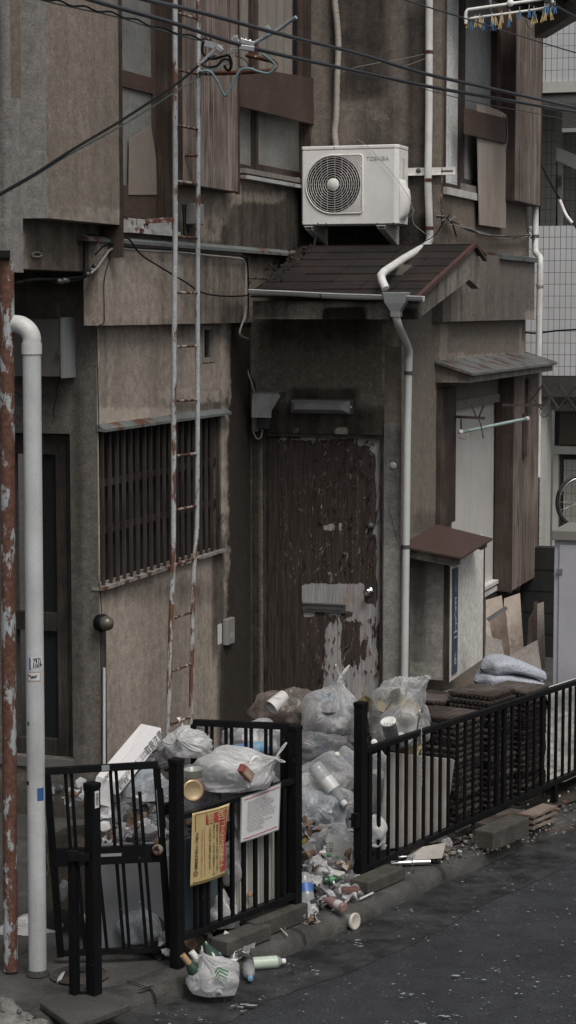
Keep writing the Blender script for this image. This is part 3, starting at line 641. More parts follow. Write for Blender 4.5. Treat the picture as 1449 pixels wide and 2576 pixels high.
# porch roof
TE = 13.05; sp0 = sF(TE, 637, 780)[0]; SG = sF(TE, 1052, 790)[0]; ze0 = sF(TE, 800, 803)[2]; ze1 = sF(TE, 1060, 752)[2] + .0
pk = sR(SG, 1190, 619); bk = sR(SG, 1212, 646)
roof = build(MB().bst(sp0 + .02, SG - .06, TE + .09, TD, ze0 + .03, ze0 + .06), 'porch_roof', ST_DARK, house)
wall('fascia', 'F', TE, sp0, SG - .002, ze0, ze1 - .012, ST_FASC, roof, depth=.09, res=.03, dirt_shade=[(826, 785, 905, 803, 14, 10, 1.5), (640, 770, 720, 795, 30, 14, .5), (1000, 780, 1040, 803, 22, 12, .8), (640, 752, 1050, 757, 30, 7, .6)], pale=[(700, 775, 800, 795, 60, 14, .25)])
# pitched covering in overlapping courses
rows = 7; f = MB(); ta, za_ = TE - .05, ze1; tb_, zb_ = pk[1], pk[2]
tback = TAC - .003; zback = bk[2]
def sleft(t): return sp0 - .01 + (SU + .02 - sp0) * (t - TE) / (TAC - TE)
for i in range(rows):
    u0, u1 = i / rows, (i + 1) / rows + .04
    t0, t1 = ta + (tb_ - ta) * u0, ta + (tb_ - ta) * min(u1, 1); z0, z1 = za_ + (zb_ - za_) * u0, za_ + (zb_ - za_) * min(u1, 1)
    npn = 5; 
    for k in range(npn):
        sl0, sl1 = sleft(t0), sleft(t1); e0 = sl0 + (SG + .02 - sl0) * k / npn; e1 = sl0 + (SG + .02 - sl0) * (k + 1) / npn; h0 = sl1 + (SG + .02 - sl1) * k / npn; h1 = sl1 + (SG + .02 - sl1) * (k + 1) / npn
        off = random.uniform(-.006, .006); lift = .007 + random.uniform(0, .004)
        f.prism([W(e0 + .002, t0 + off, z0 + lift), W(e1 - .002, t0 + off, z0 + lift), W(h1 - .002, t1, z1 + .002), W(h0 + .002, t1, z1 + .002)], VZ * .006)
f.prism([W(sleft(tb_), tb_, zb_ + .006), W(SG + .02, tb_, zb_ + .006), W(SG + .02, tback, zback + .006), W(sleft(tback), tback, zback + .006)], VZ * .01)
build(f, 'roof_covering', ROOF, roof)
f = MB()   # gable board, plastered
zgl = sR(SG, 1052, 803)[2]; g_n = sR(SG, 1181, 703); g_r = sR(SG, 1206, 727)
pts = [(TE + .001, ze0 + .002), (g_n[1], g_n[2]), (g_r[1], g_r[2]), (g_r[1], pk[2] - .10), (tb_, pk[2] - .016), (TE + .001, ze1 - .012)]
mbx = MB(); mbx.prism([W(SG - .06, t, z) for t, z in pts], VS * .06)
mbx.attr = {'dirt_shade': [soft([(1050, 760, 1075, 803, 14, 20, .5)])(*px(p)) for p in mbx.v], 'pale': [soft([(1060, 770, 1160, 790, 40, 14, .5), (1160, 700, 1200, 730, 20, 20, .4)])(*px(p)) for p in mbx.v]}
build(mbx, 'gable_board', ST_FASC, roof)
f = MB(); f.bar(W(SG + .012, TE - .06, ze1 + .006), W(SG + .012, tb_, pk[2] + .008), .03, .028); f.bar(W(SG + .012, tb_, pk[2] + .01), W(SG + .012, g_r[1] + .12, bk[2] - .02), .03, .024); build(f, 'verge_flashing', FLASHR, roof)
f = MB()  # heap of rotten leaves and broken plaster where the porch roof meets the wall
for i in range(150):
    u = random.random(); t = TE + .35 + u * 1.55; s = sleft(t) + random.uniform(-.14, .12); z = ze1 + (zb_ - ze1) * min(1, (t - TE) / (tb_ - TE)) + random.uniform(0, .05)
    r = random.uniform(.008, .028); c_ = W(s, t, z)
    f.add([c_ + Vector((random.uniform(-r, r), random.uniform(-r, r), random.uniform(-r, r))) for _ in range(4)], [(0, 1, 2), (0, 2, 3), (0, 3, 1), (1, 3, 2)])
setting(build(f, 'leaf_debris', SOIL, roof), 'stuff')

# right wing
w3 = (sR(SWU, 1118, 300)[1], sR(SWU, 1262, 300)[1], sR(SWU, 1160, 478)[2], ZTOP - .1)
tend = sR(SWU, 1331, 600)[1]; zmidr = sR(SWU, 1250, 648)[2]
wall('wall', 'R', SWU, TAC - .001, tend, 3.2, ZTOP, stucco('stucco_wing', (.215, .17, .133), (.10, .082, .068), (.33, .27, .22), blot=.3, off=47), house, holes=[w3], depth=.12, res=.04, dirt_shade=[(1110, 500, 1130, 620, 12, 40, .35), (1110, 0, 1118, 640, 6, 50, .4)], pale=[(1115, 560, 1135, 640, 10, 30, .4), (1300, 632, 1330, 645, 20, 6, .5)], ends=True)
w4 = (sR(SWL, 1137, 1200)[1], sR(SWL, 1255, 1200)[1], sR(SWL, 1235, 1474)[2], sR(SWL, 1190, 1000)[2])
tendl = sR(SWL, 1321, 860)[1]; ztl = sR(SWL, 1300, 804)[2]
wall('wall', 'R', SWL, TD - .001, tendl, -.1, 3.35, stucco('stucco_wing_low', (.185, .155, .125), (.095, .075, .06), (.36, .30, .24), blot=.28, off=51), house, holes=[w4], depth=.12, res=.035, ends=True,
     dirt_shade=[(1235, 1500, 1330, 1720, 14, 16, 1.3), (1035, 900, 1090, 1100, 40, 60, .15), (1050, 1300, 1095, 1330, 20, 20, .4)], pale=[(1112, 815, 1120, 905, 7, 30, .9), (1130, 893, 1300, 899, 50, 8, .65), (1096, 925, 1100, 960, 4, 20, .6), (1308, 830, 1316, 890, 5, 20, .6), (1010, 840, 1014, 1350, 3, 60, .5)])  # strong patch behind the boards is deep shadow painted into the colour
wall('wall_skirt', 'R', SWL + .08, sR(SWL + .08, 1113, 800)[1], sR(SWL + .08, 1344, 800)[1], ztl, zmidr, stucco('stucco_wing_skirt', (.175, .15, .13), (.09, .078, .068), (.38, .33, .28), blot=.3, off=55), house, depth=.09, res=.04, pale=[(1140, 730, 1152, 803, 7, 30, .9), (1325, 785, 1345, 803, 8, 8, .8)], dirt_shade=[(1160, 740, 1330, 795, 60, 40, .25)])
f = MB(); f.prism([W(SWU, sR(SWU, 1214, 645)[1], zmidr + .04), W(SWL + .11, sR(SWU, 1214, 645)[1], zmidr + .012), W(SWL + .11, sR(SWU, 1214, 645)[1], zmidr - .025), W(SWU, sR(SWU, 1214, 645)[1], zmidr - .02)], VT * (sR(SWL + .1, 1352, 658)[1] - sR(SWU, 1214, 645)[1])); build(f, 'flashing', FLASH, house)
# end wall of the wing, seen past its corner
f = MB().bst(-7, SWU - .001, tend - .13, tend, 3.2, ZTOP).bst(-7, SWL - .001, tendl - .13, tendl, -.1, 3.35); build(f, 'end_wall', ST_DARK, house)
# upper window of the wing
wn3 = build(MB().bst(SWU - .13, SWU - .12, *w3), 'window', VOID, house)
ta3, tb3 = w3[0], w3[1]; tm1 = sR(SWU - .03, 1165, 300)[1]; z3 = w3[2]
sash(wn3, 'pane', 'R', SWU - .05, ta3 + .01, tm1, z3 + .01, ZTOP - .15, FROST_GLOW, W_DARK, .025)
sash(wn3, 'pane', 'R', SWU - .025, tm1 - .03, sR(SWU - .03, 1246, 300)[1], z3 + .01, ZTOP - .15, FROST, W_DARK, .07)
f = MB().bst(SWU - .1, SWU + .01, sR(SWU, 1246, 300)[1], tb3 + .02, z3, ZTOP - .1); build(f, 'window_jamb', W_REDV, wn3)
build(MB().bst(SWU - .1, SWU + .012, ta3 - .02, ta3 + .012, z3, ZTOP - .1), 'window_jamb', W_REDV, wn3)
f = MB().bst(SWU - .03, SWU + .03, ta3 - .02, tb3, z3 - .06, z3 - .005); build(f, 'window_sill', WHITE2, wn3)
f = MB(); f.bst(SWU + .005, SWU + .02, sR(SWU, 1158, 300)[1], sR(SWU, 1225, 300)[1], z3 - .002, z3 + .05); build(f, 'sill_board', W_GREY, wn3)
tsb = sR(SWU, 1259, 300)[1]; ssb = sF(tsb, 1295, 300)[0]
shutter_box(house, SWU, ssb, tsb, sR(ssb, 1362, 300)[1], sR(ssb, 1330, 513)[2], ZTOP, 26)
# loose boards hung over the sash
def plate(name, s, pts, mat, parent, th=.015, lean=0):
    q = [pR(s, x, y) for x, y in pts]; return build(MB().prism(q, VS * -th), name, mat, parent, bevel=.002)
plate('hanging_board', SWU + .05, ((1208, 566), (1273, 575), (1276, 290), (1262, 281), (1236, 270), (1200, 262), (1204, 400)), W_PLY, wn3, .012)
plate('hanging_board', SWU + .07, ((1172, 337), (1274, 362), (1275, 298), (1172, 272)), W_RED, wn3, .018)
f = MB().tube([pR(SWU + .08, x, y) for x, y in ((1266, 292), (1276, 300), (1277, 340), (1272, 382))], .004, 6); build(f, 'cord', TEAL, wn3)
# canopy over the lower window
tc0 = sR(SWL, 1095, 940)[1]; sc = sF(tc0, 1181, 960)[0]; tc1 = sR(sc, 1390, 938)[1]; zc0 = sF(tc0, 1140, 962)[2] if 0 else sR(sc, 1181, 963)[2]
zc1 = sR(sc, 1181, 943)[2]; zcb = sR(SWL, 1100, 907)[2]
cn = build(MB().bst(SWL, sc, tc0, tc1, zc0, zc1), 'canopy', ST_FASC, house)
nS = 4; f = MB()
for i in range(nS):
    a = tc0 - .03 + (tc1 - tc0 + .1) * i / nS; b = tc0 - .03 + (tc1 - tc0 + .1) * (i + 1) / nS
    f.prism([W(SWL, a, zcb), W(sc + .03, a, zc1 + .012), W(sc + .03, a, zc1 - .006), W(SWL, a, zcb - .018)], VT * (b - a - .012)); f.bar(W(SWL, b - .006, zcb + .002), W(sc + .03, b - .006, zc1 + .012), .012, .008)
build(f, 'canopy_sheet', CANOPY, cn)
build(MB().prism([W(SWL, tc0 + .001, zc1 - .002), W(sc, tc0 + .001, zc1 - .002), W(sc, tc0 + .001, zc1 + .0), W(SWL, tc0 + .001, zcb - .02)], VT * .03), 'canopy_cheek', ST_FASC, cn)
# lower window: boarded in white, dark shutter box, side board
wn4 = build(MB().bst(SWL - .11, SWL - .1, *w4), 'boarded_window', VOID, house)
zt4, zb4 = w4[3] - .07, w4[2] + .03; tm4 = sR(SWL - .03, 1184, 1200)[1]
f = MB().bst(SWL - .05, SWL - .035, w4[0], tm4 - .001, zb4, zt4).bst(SWL - .05, SWL - .034, tm4 + .001, w4[1], zb4, zt4); build(f, 'white_board', paint('white_board_paint', (.52, .51, .485), .6, df=.3, scale=2, dirt_shade=(.33, .31, .29)), wn4)
f = MB().bst(SWL - .06, SWL + .015, w4[0] - .02, w4[1], w4[3] - .07, w4[3]); build(f, 'window_head', W_GREY, wn4)
f = MB().bst(SWL - .06, SWL + .02, w4[0], w4[1], w4[2] - .0, w4[2] + .03).bst(SWL - .03, SWL + .01, w4[0], w4[1], w4[2] - .06, w4[2] - .02); build(f, 'window_sill', WHITE2, wn4)
t5 = sR(SWL, 1097, 1100)[1]; f = MB().bst(SWL + .002, SWL + .035, t5, sR(SWL, 1136, 1100)[1], sR(SWL, 1115, 1318)[2], sR(SWL, 1115, 976)[2]); build(f, 'side_board', W_DARK, wn4)
ts6 = sR(SWL, 1251, 1200)[1]; ss6 = sF(ts6, 1289, 1200)[0]; zs6 = sR(ss6, 1289, 1487)[2]
shutter_box(house, SWL - .02, ss6, ts6, sR(ss6, 1356, 1200)[1], zs6, zc0 + .02, 24, name='shutter_box')
# main eaves, far upper right corner
tv = 16.8
f = MB(); p0, p1 = pF(tv, 1359, 76), pF(tv - .9, 1475, 6); f.bar(p0, p1, .10, .13); build(f, 'barge_board', paint('eave_grey', (.16, .15, .14), .6), house)
f = MB(); q = [p0 + Vector((0, 0, .06)), p1 + Vector((0, 0, .06)), p1 + Vector((-1.2, -1.2, .75)), p0 + Vector((-1.3, -.4, .62))]; f.prism(q, VZ * .05); build(f, 'eave_soffit', W_DARK, house)
for k in range(4):
    f = MB(); u = .12 + k * .25; f.bar(p0.lerp(p1, u) + Vector((0, 0, .03)), q[3].lerp(q[2], u) + Vector((0, 0, -.03)), .05, .06); build(f, 'rafter', W_GREY, house)

# lean-to meter shed on the right wing
tsh = sR(SWL, 1032, 1500)[1]; ssh = sF(tsh, 1128, 1500)[0]
tsh1 = sR(ssh, 1217, 1500)[1]; zsh0 = sR(ssh, 1128, 1711)[2]; zsh1 = sR(ssh, 1128, 1405)[2]
shed = thing('lean_to_cupboard', 'grey plastered wall cupboard with a rust-red sheet roof right of the downpipe', 'cupboard', W(SWL + .1, tsh, zsh0))
mbx = MB().bst(SWL + .001, ssh - .02, tsh, tsh1, zsh0, zsh1 + .02)
n_ = 8
fx = MB(); A_, B_ = [], []
for j in range(25):
    for i in range(10):
        p = W(SWL + .001 + (ssh - .022 - SWL) * i / 9, tsh - .003, zsh0 + (zsh1 - zsh0 + .05) * j / 24); fx.v.append(p); x, y = px(p)
        A_.append(soft([(1045, 1400, 1060, 1690, 16, 30, .40), (1030, 1400, 1120, 1415, 30, 25, .35)])(x, y)); B_.append(soft([(1090, 1440, 1118, 1600, 14, 60, .45), (1035, 1672, 1120, 1700, 30, 14, .5)])(x, y))
for j in range(24):
    for i in range(9): k = j * 10 + i; fx.f.append([k, k + 1, k + 11, k + 10]); fx.m.append(0); fx.sm.append(False)
n0 = len(fx.v); fx.bst(SWL + .001, ssh - .02, tsh, tsh1, zsh0, zsh1 + .02); fx.attr = {'dirt_shade': A_ + [0] * 8, 'pale': B_ + [0] * 8}
build(fx, 'cupboard_side', ST_BOX, shed)
build(MB().bst(ssh - .02, ssh, tsh + .03, tsh1 - .02, zsh0 - .02, sF(TD, 1160, 1402)[2] + .012), 'cupboard_front', ST_WHITE, shed)
build(MB().bst(ssh - .03, ssh + .004, tsh - .01, tsh + .028, zsh0 - .02, zsh1 + .02), 'corner_post', W_DARK, shed)
build(MB().bst(ssh - .03, ssh + .004, tsh1 - .02, tsh1 + .015, zsh0 - .02, zsh1 - .0), 'corner_post', W_DARK, shed)
rt0 = TD + .005; rt1 = sR(SWL, 1095, 1318)[1]; rs = sF(TD, 1160, 1402)[0]; rA, rB, rC, rD = W(SWL, rt0, sR(SWL, 1008, 1372)[2]), W(rs, rt0, sF(TD, 1160, 1402)[2]), W(rs, rt1, sR(rs, 1243, 1352)[2]), W(SWL, rt1, sR(SWL, 1095, 1318)[2])
build(MB().prism([rA, rB, rC, rD], VZ * -.016), 'cupboard_roof', REDROOF, shed, bevel=.002)
for k_, (u0, nm) in enumerate(((.06, ST_FASC), (.90, W_GREY))):
    p, q = rA.lerp(rD, u0) - VZ * .0175, rB.lerp(rC, u0) - VZ * .0175 - VS * .03
    build(MB().prism([p, q, q - VZ * .04, q - VZ * .06 - VS * .03, p - VZ * .07], VT * .045), 'rafter', nm, shed)
# blue banner strip fixed to the cupboard edge
a = sR(ssh + .006, 1139, 1425); b = sR(ssh + .006, 1146, 1700)
bz0, bz1 = sR(ssh, 1143, 1692)[2], sR(ssh, 1143, 1428)[2]; bt0, bt1 = sR(ssh, 1136, 1600)[1], sR(ssh, 1148.5, 1600)[1]
ban = tag(build(MB().bst(ssh + .005, ssh + .009, bt0, bt1, bz0, bz1), 'street_plate', paint('plate_blue', (.055, .085, .14), .35, df=.2)), 'narrow blue street plate with white characters on the white cupboard edge', 'sign')
Mb = lambda t, z: frame(W(ssh + .0105, t, z), VT)
def plateM(t, z): m = Matrix((VT, VZ, VT.cross(VZ))).transposed().to_4x4(); m.translation = W(ssh + .0105, t, z); return m
tc_ = (bt0 + bt1) / 2; H_ = bz1 - bz0
for ch, u, sz in (('E', .66, .12), ('く', .55, .12), ('上', .44, .12), ('一', .33, .1), ('6', .13, .12)): text(ch, sz, plateM(tc_, bz0 + H_ * u), INKW, ban)
text('\n'.join('マンション案内'), .026, plateM(tc_, bz0 + H_ * .86), INKW, ban, spacing=.75)

# hairline cracks in the plaster
def wcrack(kind, c, pts, w=.0022):
    f = MB(); P = []
    for (xa, ya), (xb, yb) in zip(pts, pts[1:]):
        n_ = 8
        for k in range(n_):
            x = xa + (xb - xa) * k / n_; y = ya + (yb - ya) * k / n_; g = noise.noise(Vector((x * .11, y * .11, c))) * 5; P.append((pR if kind == 'R' else pF)(c, x + g, y + g * .3))
    d = VT if kind == 'R' else VS
    for i, p in enumerate(P): w_ = w * (.4 + abs(noise.noise(p * 9)) * 1.5); f.v += [p - d * w_, p + d * w_]
    for i in range(len(P) - 1): f.f.append([2 * i, 2 * i + 1, 2 * i + 3, 2 * i + 2]); f.m.append(0); f.sm.append(False)
    build(f, 'plaster_crack', CRACK, house)
wcrack('R', S1 + .007, [(556, 1402), (566, 1450), (580, 1480), (592, 1560)]); wcrack('R', S1 + .007, [(492, 1400), (500, 1470), (498, 1560), (506, 1640)], .0014); wcrack('R', S1 + .007, [(300, 1700), (306, 1790), (301, 1860)], .0012)
wcrack('F', T1 - .006, [(150, 950), (140, 1000), (128, 1080)]); wcrack('F', T1 - .006, [(222, 690), (218, 760), (221, 800)], .0014); wcrack('F', TD - .02, [(1004, 1372), (985, 1310), (976, 1270)]); wcrack('F', TD - .02, [(962, 1365), (985, 1372), (1004, 1374)])
wcrack('R', SU + .006, [(640, 500), (652, 540), (648, 610)], .0014); wcrack('F', TAC - .006, [(1000, 210), (985, 300), (1005, 350)], .001); wcrack('R', SK + .006, [(556, 680), (550, 740), (560, 812)], .0012); wcrack('R', SWL + .006, [(1046, 900), (1052, 1010), (1043, 1130)], .001)
# ---------------------------------------------------------------- ground, kerb, road, far building
ZR = -.09
kb = [(-60, 2700), (150, 2612), (277, 2574), (390, 2541), (560, 2470), (721, 2408), (807, 2369), (930, 2314), (1117, 2223), (1219, 2180), (1352, 2118), (1449, 2087), (1560, 2052)]
KP = [pZ(ZR, x, y) for x, y in kb]
KE = [KP[0] + (KP[0] - KP[1]).normalized() * 6, KP[-1] + (KP[-1] - KP[-2]).normalized() * 60]
KP = [Vector((p.x, p.y, 0)) for p in [KE[0]] + arc(KP, 10) + [KE[1]]]
_k = []
for a, b in zip(KP, KP[1:]):
    m_ = max(1, int((b - a).length / .12)) if (a.y < 25 and a.y > 5) else 1
    _k += [a.lerp(b, i / m_) for i in range(m_)]
KP = _k + [KP[-1]]
def knorm(i):
    a = KP[max(0, i - 1)]; b = KP[min(len(KP) - 1, i + 1)]; d = (b - a).normalized(); return Vector((-d.y, d.x, 0))   # towards the house
DH = Vector((-.8, .6, 0))      # steady direction from the street towards the house
road = MB(); n = len(KP); road.v = []
for k, d in enumerate((.02, -3, -60)): road.v += [p + DH * d + Vector((0, 0, ZR + (0, .02, .02)[k])) for p in KP]
for k in range(2):
    for i in range(n - 1): road.f.append([k * n + i, k * n + n + i, k * n + n + i + 1, k * n + i + 1]); road.m.append(0); road.sm.append(False)
setting(build(road, 'road', ASPH))
ks = MB(); prof = [(0, ZR - .02), (.002, ZR + .02), (.012, -.03), (.03, -.012), (.05, -.004), (.19, .0), (.2, -.03)]
NK = 0; kn = []
for i, p in enumerate(KP):
    nn = knorm(i)
    for (d, z) in prof:
        w_ = noise.noise(p * 3.1 + Vector((0, 0, d * 9))) * .008; ks.v.append(p + nn * (d + w_) + Vector((0, 0, z + w_ * .6 * (z > -.06))))
m_ = len(prof)
for i in range(n - 1):
    for j in range(m_ - 1): ks.f.append([i * m_ + j, (i + 1) * m_ + j, (i + 1) * m_ + j + 1, i * m_ + j + 1]); ks.m.append(0); ks.sm.append(True)
setting(build(ks, 'kerb', KERB))
# joints between kerb stones
f = MB()
for x, y in ((390, 2540), (765, 2388), (1118, 2222), (1322, 2132)):
    P = pZ(ZR, x, y); i = min(range(n), key=lambda k: (KP[k] - Vector((P.x, P.y, 0))).length); nn = knorm(i); d = Vector((nn.y, -nn.x, 0)); b = KP[i]
    for (da, za), (db, zb_) in zip(prof[1:5], prof[2:6]):
        f.add([b + nn * (da - .012) + d * -.004 + VZ * (za + .009), b + nn * (db - .012) + d * -.005 + VZ * (zb_ + .009), b + nn * (db - .012) + d * .004 + VZ * (zb_ + .009), b + nn * (da - .012) + d * .005 + VZ * (za + .009)], [(0, 1, 2, 3)])
setting(build(f, 'kerb_joint', CRACK))
# darker, smoother channel of tar along the kerb
f = MB(); NV = 5
for i, p in enumerate(KP):
    wdt = .36 + .05 * noise.noise(p * 1.3) + .012 * noise.noise(p * 13)
    for j in range(NV): q = p + DH * (.02 - (wdt + .02) * 1.05 * j / (NV - 1)); f.v.append(q + VZ * (ZR + .0025 + .0028 * j / (NV - 1)))
for i in range(n - 1):
    for j in range(NV - 1): f.f.append([i * NV + j, (i + 1) * NV + j, (i + 1) * NV + j + 1, i * NV + j + 1][::-1]); f.m.append(0); f.sm.append(False)
def gut_mat():
    m = NT('road_channel', .6, .4); n_ = m.noise(6, 6, .65); g = m.noise(70, 4, .7); c = m.mix(m.ramp(n_, [(.35, 0), (.7, 1)]), (.010, .0105, .0115), (.040, .0405, .043)); m.col(m.mix(1, c, m.ramp(g, [(.3, .7), (.7, 1.3)]), 'MULTIPLY')); m.rough(m.ramp(n_, [(.35, .4), (.65, .8)])); m.bump(g, .5, .004); return m.mat
setting(build(f, 'road_gutter', gut_mat()))
# pavement/yard behind the kerb: one sheet reaching far behind the house
g = MB(); offs = [.12, .3, .45, .6, .8, 1.0, 1.3, 1.7, 2.4, 4, 8, 20, 60]
for i, p in enumerate(KP):
    for d in offs: q = p + (knorm(i) * d if d < .2 else DH * d * 1.05); g.v.append(q + VZ * (-.01 + (.012 * noise.noise(q * 3) if .3 < d < 3 else 0)))
mo = len(offs)
for i in range(n - 1):
    for j in range(mo - 1): g.f.append([i * mo + j, (i + 1) * mo + j, (i + 1) * mo + j + 1, i * mo + j + 1]); g.m.append(0); g.sm.append(True)
setting(build(g, 'pavement', CONC))
setting(build(MB().box((0, 30, -.6), (400, 400, .3)), 'ground', SOIL))
# soil strip at the right, under the fence
f = MB(); nn = 30
def soilp(u, v): 
    k_ = min(len(KP) - 1, ks0 + int(u * nks)); P = KP[k_] + DH * (.2 + v * .6); return Vector((P.x, P.y, .006 + .03 * math.sin(v * 3.14) * abs(noise.noise(P * 6)) + .012 * noise.noise(P * 22)))
ks0 = min(range(len(KP)), key=lambda k: (KP[k] - Vector((.85, 11.1, 0))).length); nks = 60
f.grid(soilp, 61, 16); setting(build(f, 'soil', SOIL))
# cracks in the pavement at lower left
f = MB()
def crack(pts, w=.006, z=.003):
    P = [pZ(z, x, y) for x, y in pts]; out = []
    for a, b in zip(P, P[1:]):
        for k in range(5): q = a.lerp(b, k / 5); out.append(q + Vector((noise.noise(q * 30), noise.noise(q * 31 + Vector((5, 0, 0))), 0)) * .012)
    out.append(P[-1]); o = len(f.v)
    for i, q in enumerate(out):
        ww = w * (.5 + abs(noise.noise(q * 14)) * 1.6); f.v += [q + Vector((0, ww, 0)), q - Vector((0, ww, 0))]
    for i in range(len(out) - 1): f.f.append([o + 2 * i, o + 2 * i + 1, o + 2 * i + 3, o + 2 * i + 2]); f.m.append(0); f.sm.append(False)
crack([(84, 2530), (110, 2505), (130, 2490)], .005, .012); crack([(350, 2490), (372, 2484), (388, 2478)], .008, .012); crack([(250, 2580), (330, 2540), (420, 2500), (460, 2470)], .003, .012)
setting(build(f, 'pavement_crack', CRACK))
# broken ground with rubble at the lower left corner
rub = random.Random(3)
def rock(mb, c, r, rg, sq=.7):
    bm = bmesh.new(); bmesh.ops.create_icosphere(bm, subdivisions=2, radius=1)
    o = Vector((rg.random() * 9, rg.random() * 9, 0)); e = Vector((rg.uniform(.7, 1.3), rg.uniform(.7, 1.3), sq))
    vs = [c + Vector((v.co.x * e.x, v.co.y * e.y, v.co.z * e.z)) * r * (1 + .55 * noise.noise(v.co * 1.3 + o) + .2 * noise.noise(v.co * 4 + o)) for v in bm.verts]
    fs = [tuple(v.index for v in fc.verts) for fc in bm.faces]; bm.free(); mb.add(vs, fs)
spots = [(22, 2545, .06), (40, 2572, .055), (8, 2580, .07), (58, 2590, .05), (80, 2600, .06), (30, 2605, .05), (100, 2580, .04), (5, 2530, .05), (64, 2560, .03), (95, 2604, .05)]
for x, y, r in spots:
    m2 = MB(); rock(m2, pZ(0.01, x, y), r, rub); o = build(m2, 'rubble_stone', STONE)
    tag(o, 'grey lump of broken concrete in the hole at the lower left corner', 'stone', 'lumps of rubble at the corner')
f = MB(); q = [pZ(.008, x, y) for x, y in ((-30, 2520), (30, 2535), (90, 2560), (125, 2600), (130, 2640), (-60, 2650))]; f.add(q, [tuple(range(6))[::-1]]); setting(build(f, 'pavement_hole', CRACK))
# manhole-like rusty lid by the poles
c_ = pZ(.0, 200, 2452); f = MB(); f.lathe([(0, .004), (.0, .006), (.13, .005), (.135, .002), (.137, .0)], Matrix.Translation(c_), 40, cap=False)
for r in (.05, .09, .12): f.tube([c_ + Vector((r * math.cos(a * .209), r * math.sin(a * .209), .006)) for a in range(31)], .002, 5)
setting(build(f, 'manhole_cover', paint('lid_brown', (.028, .024, .022), .8)))
# low concrete step under the gate post
q = [pZ(.0, x, y) for x, y in ((100, 2540), (182, 2600), (330, 2545), (255, 2505), (215, 2492))]
f = MB().prism([p + VZ * .0 for p in q], VZ * .035); tag(build(f, 'concrete_step', CONC, bevel=.008), 'low dark concrete slab under the thick black post nearest us', 'slab')
# foot blocks of the railing
def block(x, y, L, w, h, label, mat=BLOCK, ang=None, z=0):
    P = pZ(z, x, y); d = FD if ang is None else ang
    M = frame(P + VZ * h / 2, d); o = build(MB().box((0, 0, 0), (L, w, h), M), 'concrete_block', mat, bevel=.008); tag(o, label, 'block', 'concrete foot blocks of the railing'); return o

# far building: white tiled flats
TB = 18.9
flats = thing('tiled_apartment_building', 'white tiled apartment block behind the old house with a grey balcony slab', 'building', W(-1.5, TB, 0))
def fz(x, y, t=TB): return sF(t, x, y)
zt = lambda y, t=TB: fz(1400, y, t)[2]
sL = fz(1290, 700)[0]; sRr = fz(1700, 700)[0]
build(MB().bst(sL, sRr, TB, TB + .15, zt(945), zt(568)), 'parapet', TILE, flats)
build(MB().bst(sL, sRr, TB - .0, TB + .15, zt(205), 7.5), 'parapet', TILE, flats)
build(MB().bst(sL, sRr, TB + .004, TB + .2, zt(945) - .2, zt(945)), 'balcony_edge', STEELD, flats)
build(MB().bst(sL, sRr, TB - .02, TB + .3, zt(233), zt(206)), 'slab_edge', CREAM, flats)
f = MB().tube([W(sL, TB + .10, zt(250)), W(sRr, TB + .10, zt(250))], .06, 16); build(f, 'gutter_beam', CREAM, flats)
f = MB().tube([W(sL, TB + .10, zt(978)), W(sRr, TB + .10, zt(978))], .075, 16); build(f, 'gutter_beam', CREAM, flats)
build(MB().bst(sL - 2, sRr, TB + .2, TB + 3.2, zt(246), zt(220)), 'soffit', CREAM_LIT, flats)
dlm = MB().lathe([(0, 0), (.12, 0), (.13, -.01), (.12, -.02), (0, -.02)], Matrix.Translation(pZ(zt(246) - .002, 1408, 349)), 24); build(dlm, 'downlight', STEELD, flats)
# corridor side wall with the black door
sdW = sF(TB + 1.2, 1412, 480)[0]
tA = sR(sdW, 1363, 450)[1] if 0 else TB + .15
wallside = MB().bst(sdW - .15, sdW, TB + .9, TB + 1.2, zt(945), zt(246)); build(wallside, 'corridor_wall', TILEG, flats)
p = [pF(TB + .95, x, y) for x, y in ((1340, 600), (1402, 600), (1402, 410), (1340, 385))]; f = MB().prism(p, VT * .05); bd = build(f, 'entrance_door', flat('door_black', (.01, .01, .011), .4), flats)
for x in (1380, 1388): build(MB().bar(pF(TB + .93, x, 600), pF(TB + .93, x, 425 if x > 1384 else 427), .02, .02), 'door_pull', ALU, bd)
build(MB().bar(pF(TB + .93, 1366, 447), pF(TB + .93, 1366, 480), .035, .02), 'door_window', flat('lit_slit', (.6, .6, .55), .4), bd)
p = [pF(TB + .96, x, y) for x, y in ((1330, 600), (1414, 600), (1414, 382), (1330, 345))]; build(MB().prism(p, VT * .05), 'corridor_panel', CREAM, flats)
p = [pF(TB + .94, x, y) for x, y in ((1330, 372), (1480, 440), (1480, 402), (1330, 342))]; build(MB().prism(p, VT * .02), 'ceiling_trim', CREAM_LIT, flats)
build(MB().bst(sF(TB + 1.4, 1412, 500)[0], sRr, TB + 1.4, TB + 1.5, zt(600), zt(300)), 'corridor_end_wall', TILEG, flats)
build(MB().bst(sF(TB + .9, 1404, 500)[0], sF(TB + .9, 1412, 500)[0], TB + .9, TB + .93, zt(470, TB + .9), zt(442, TB + .9)), 'nameplate', ALU, flats)
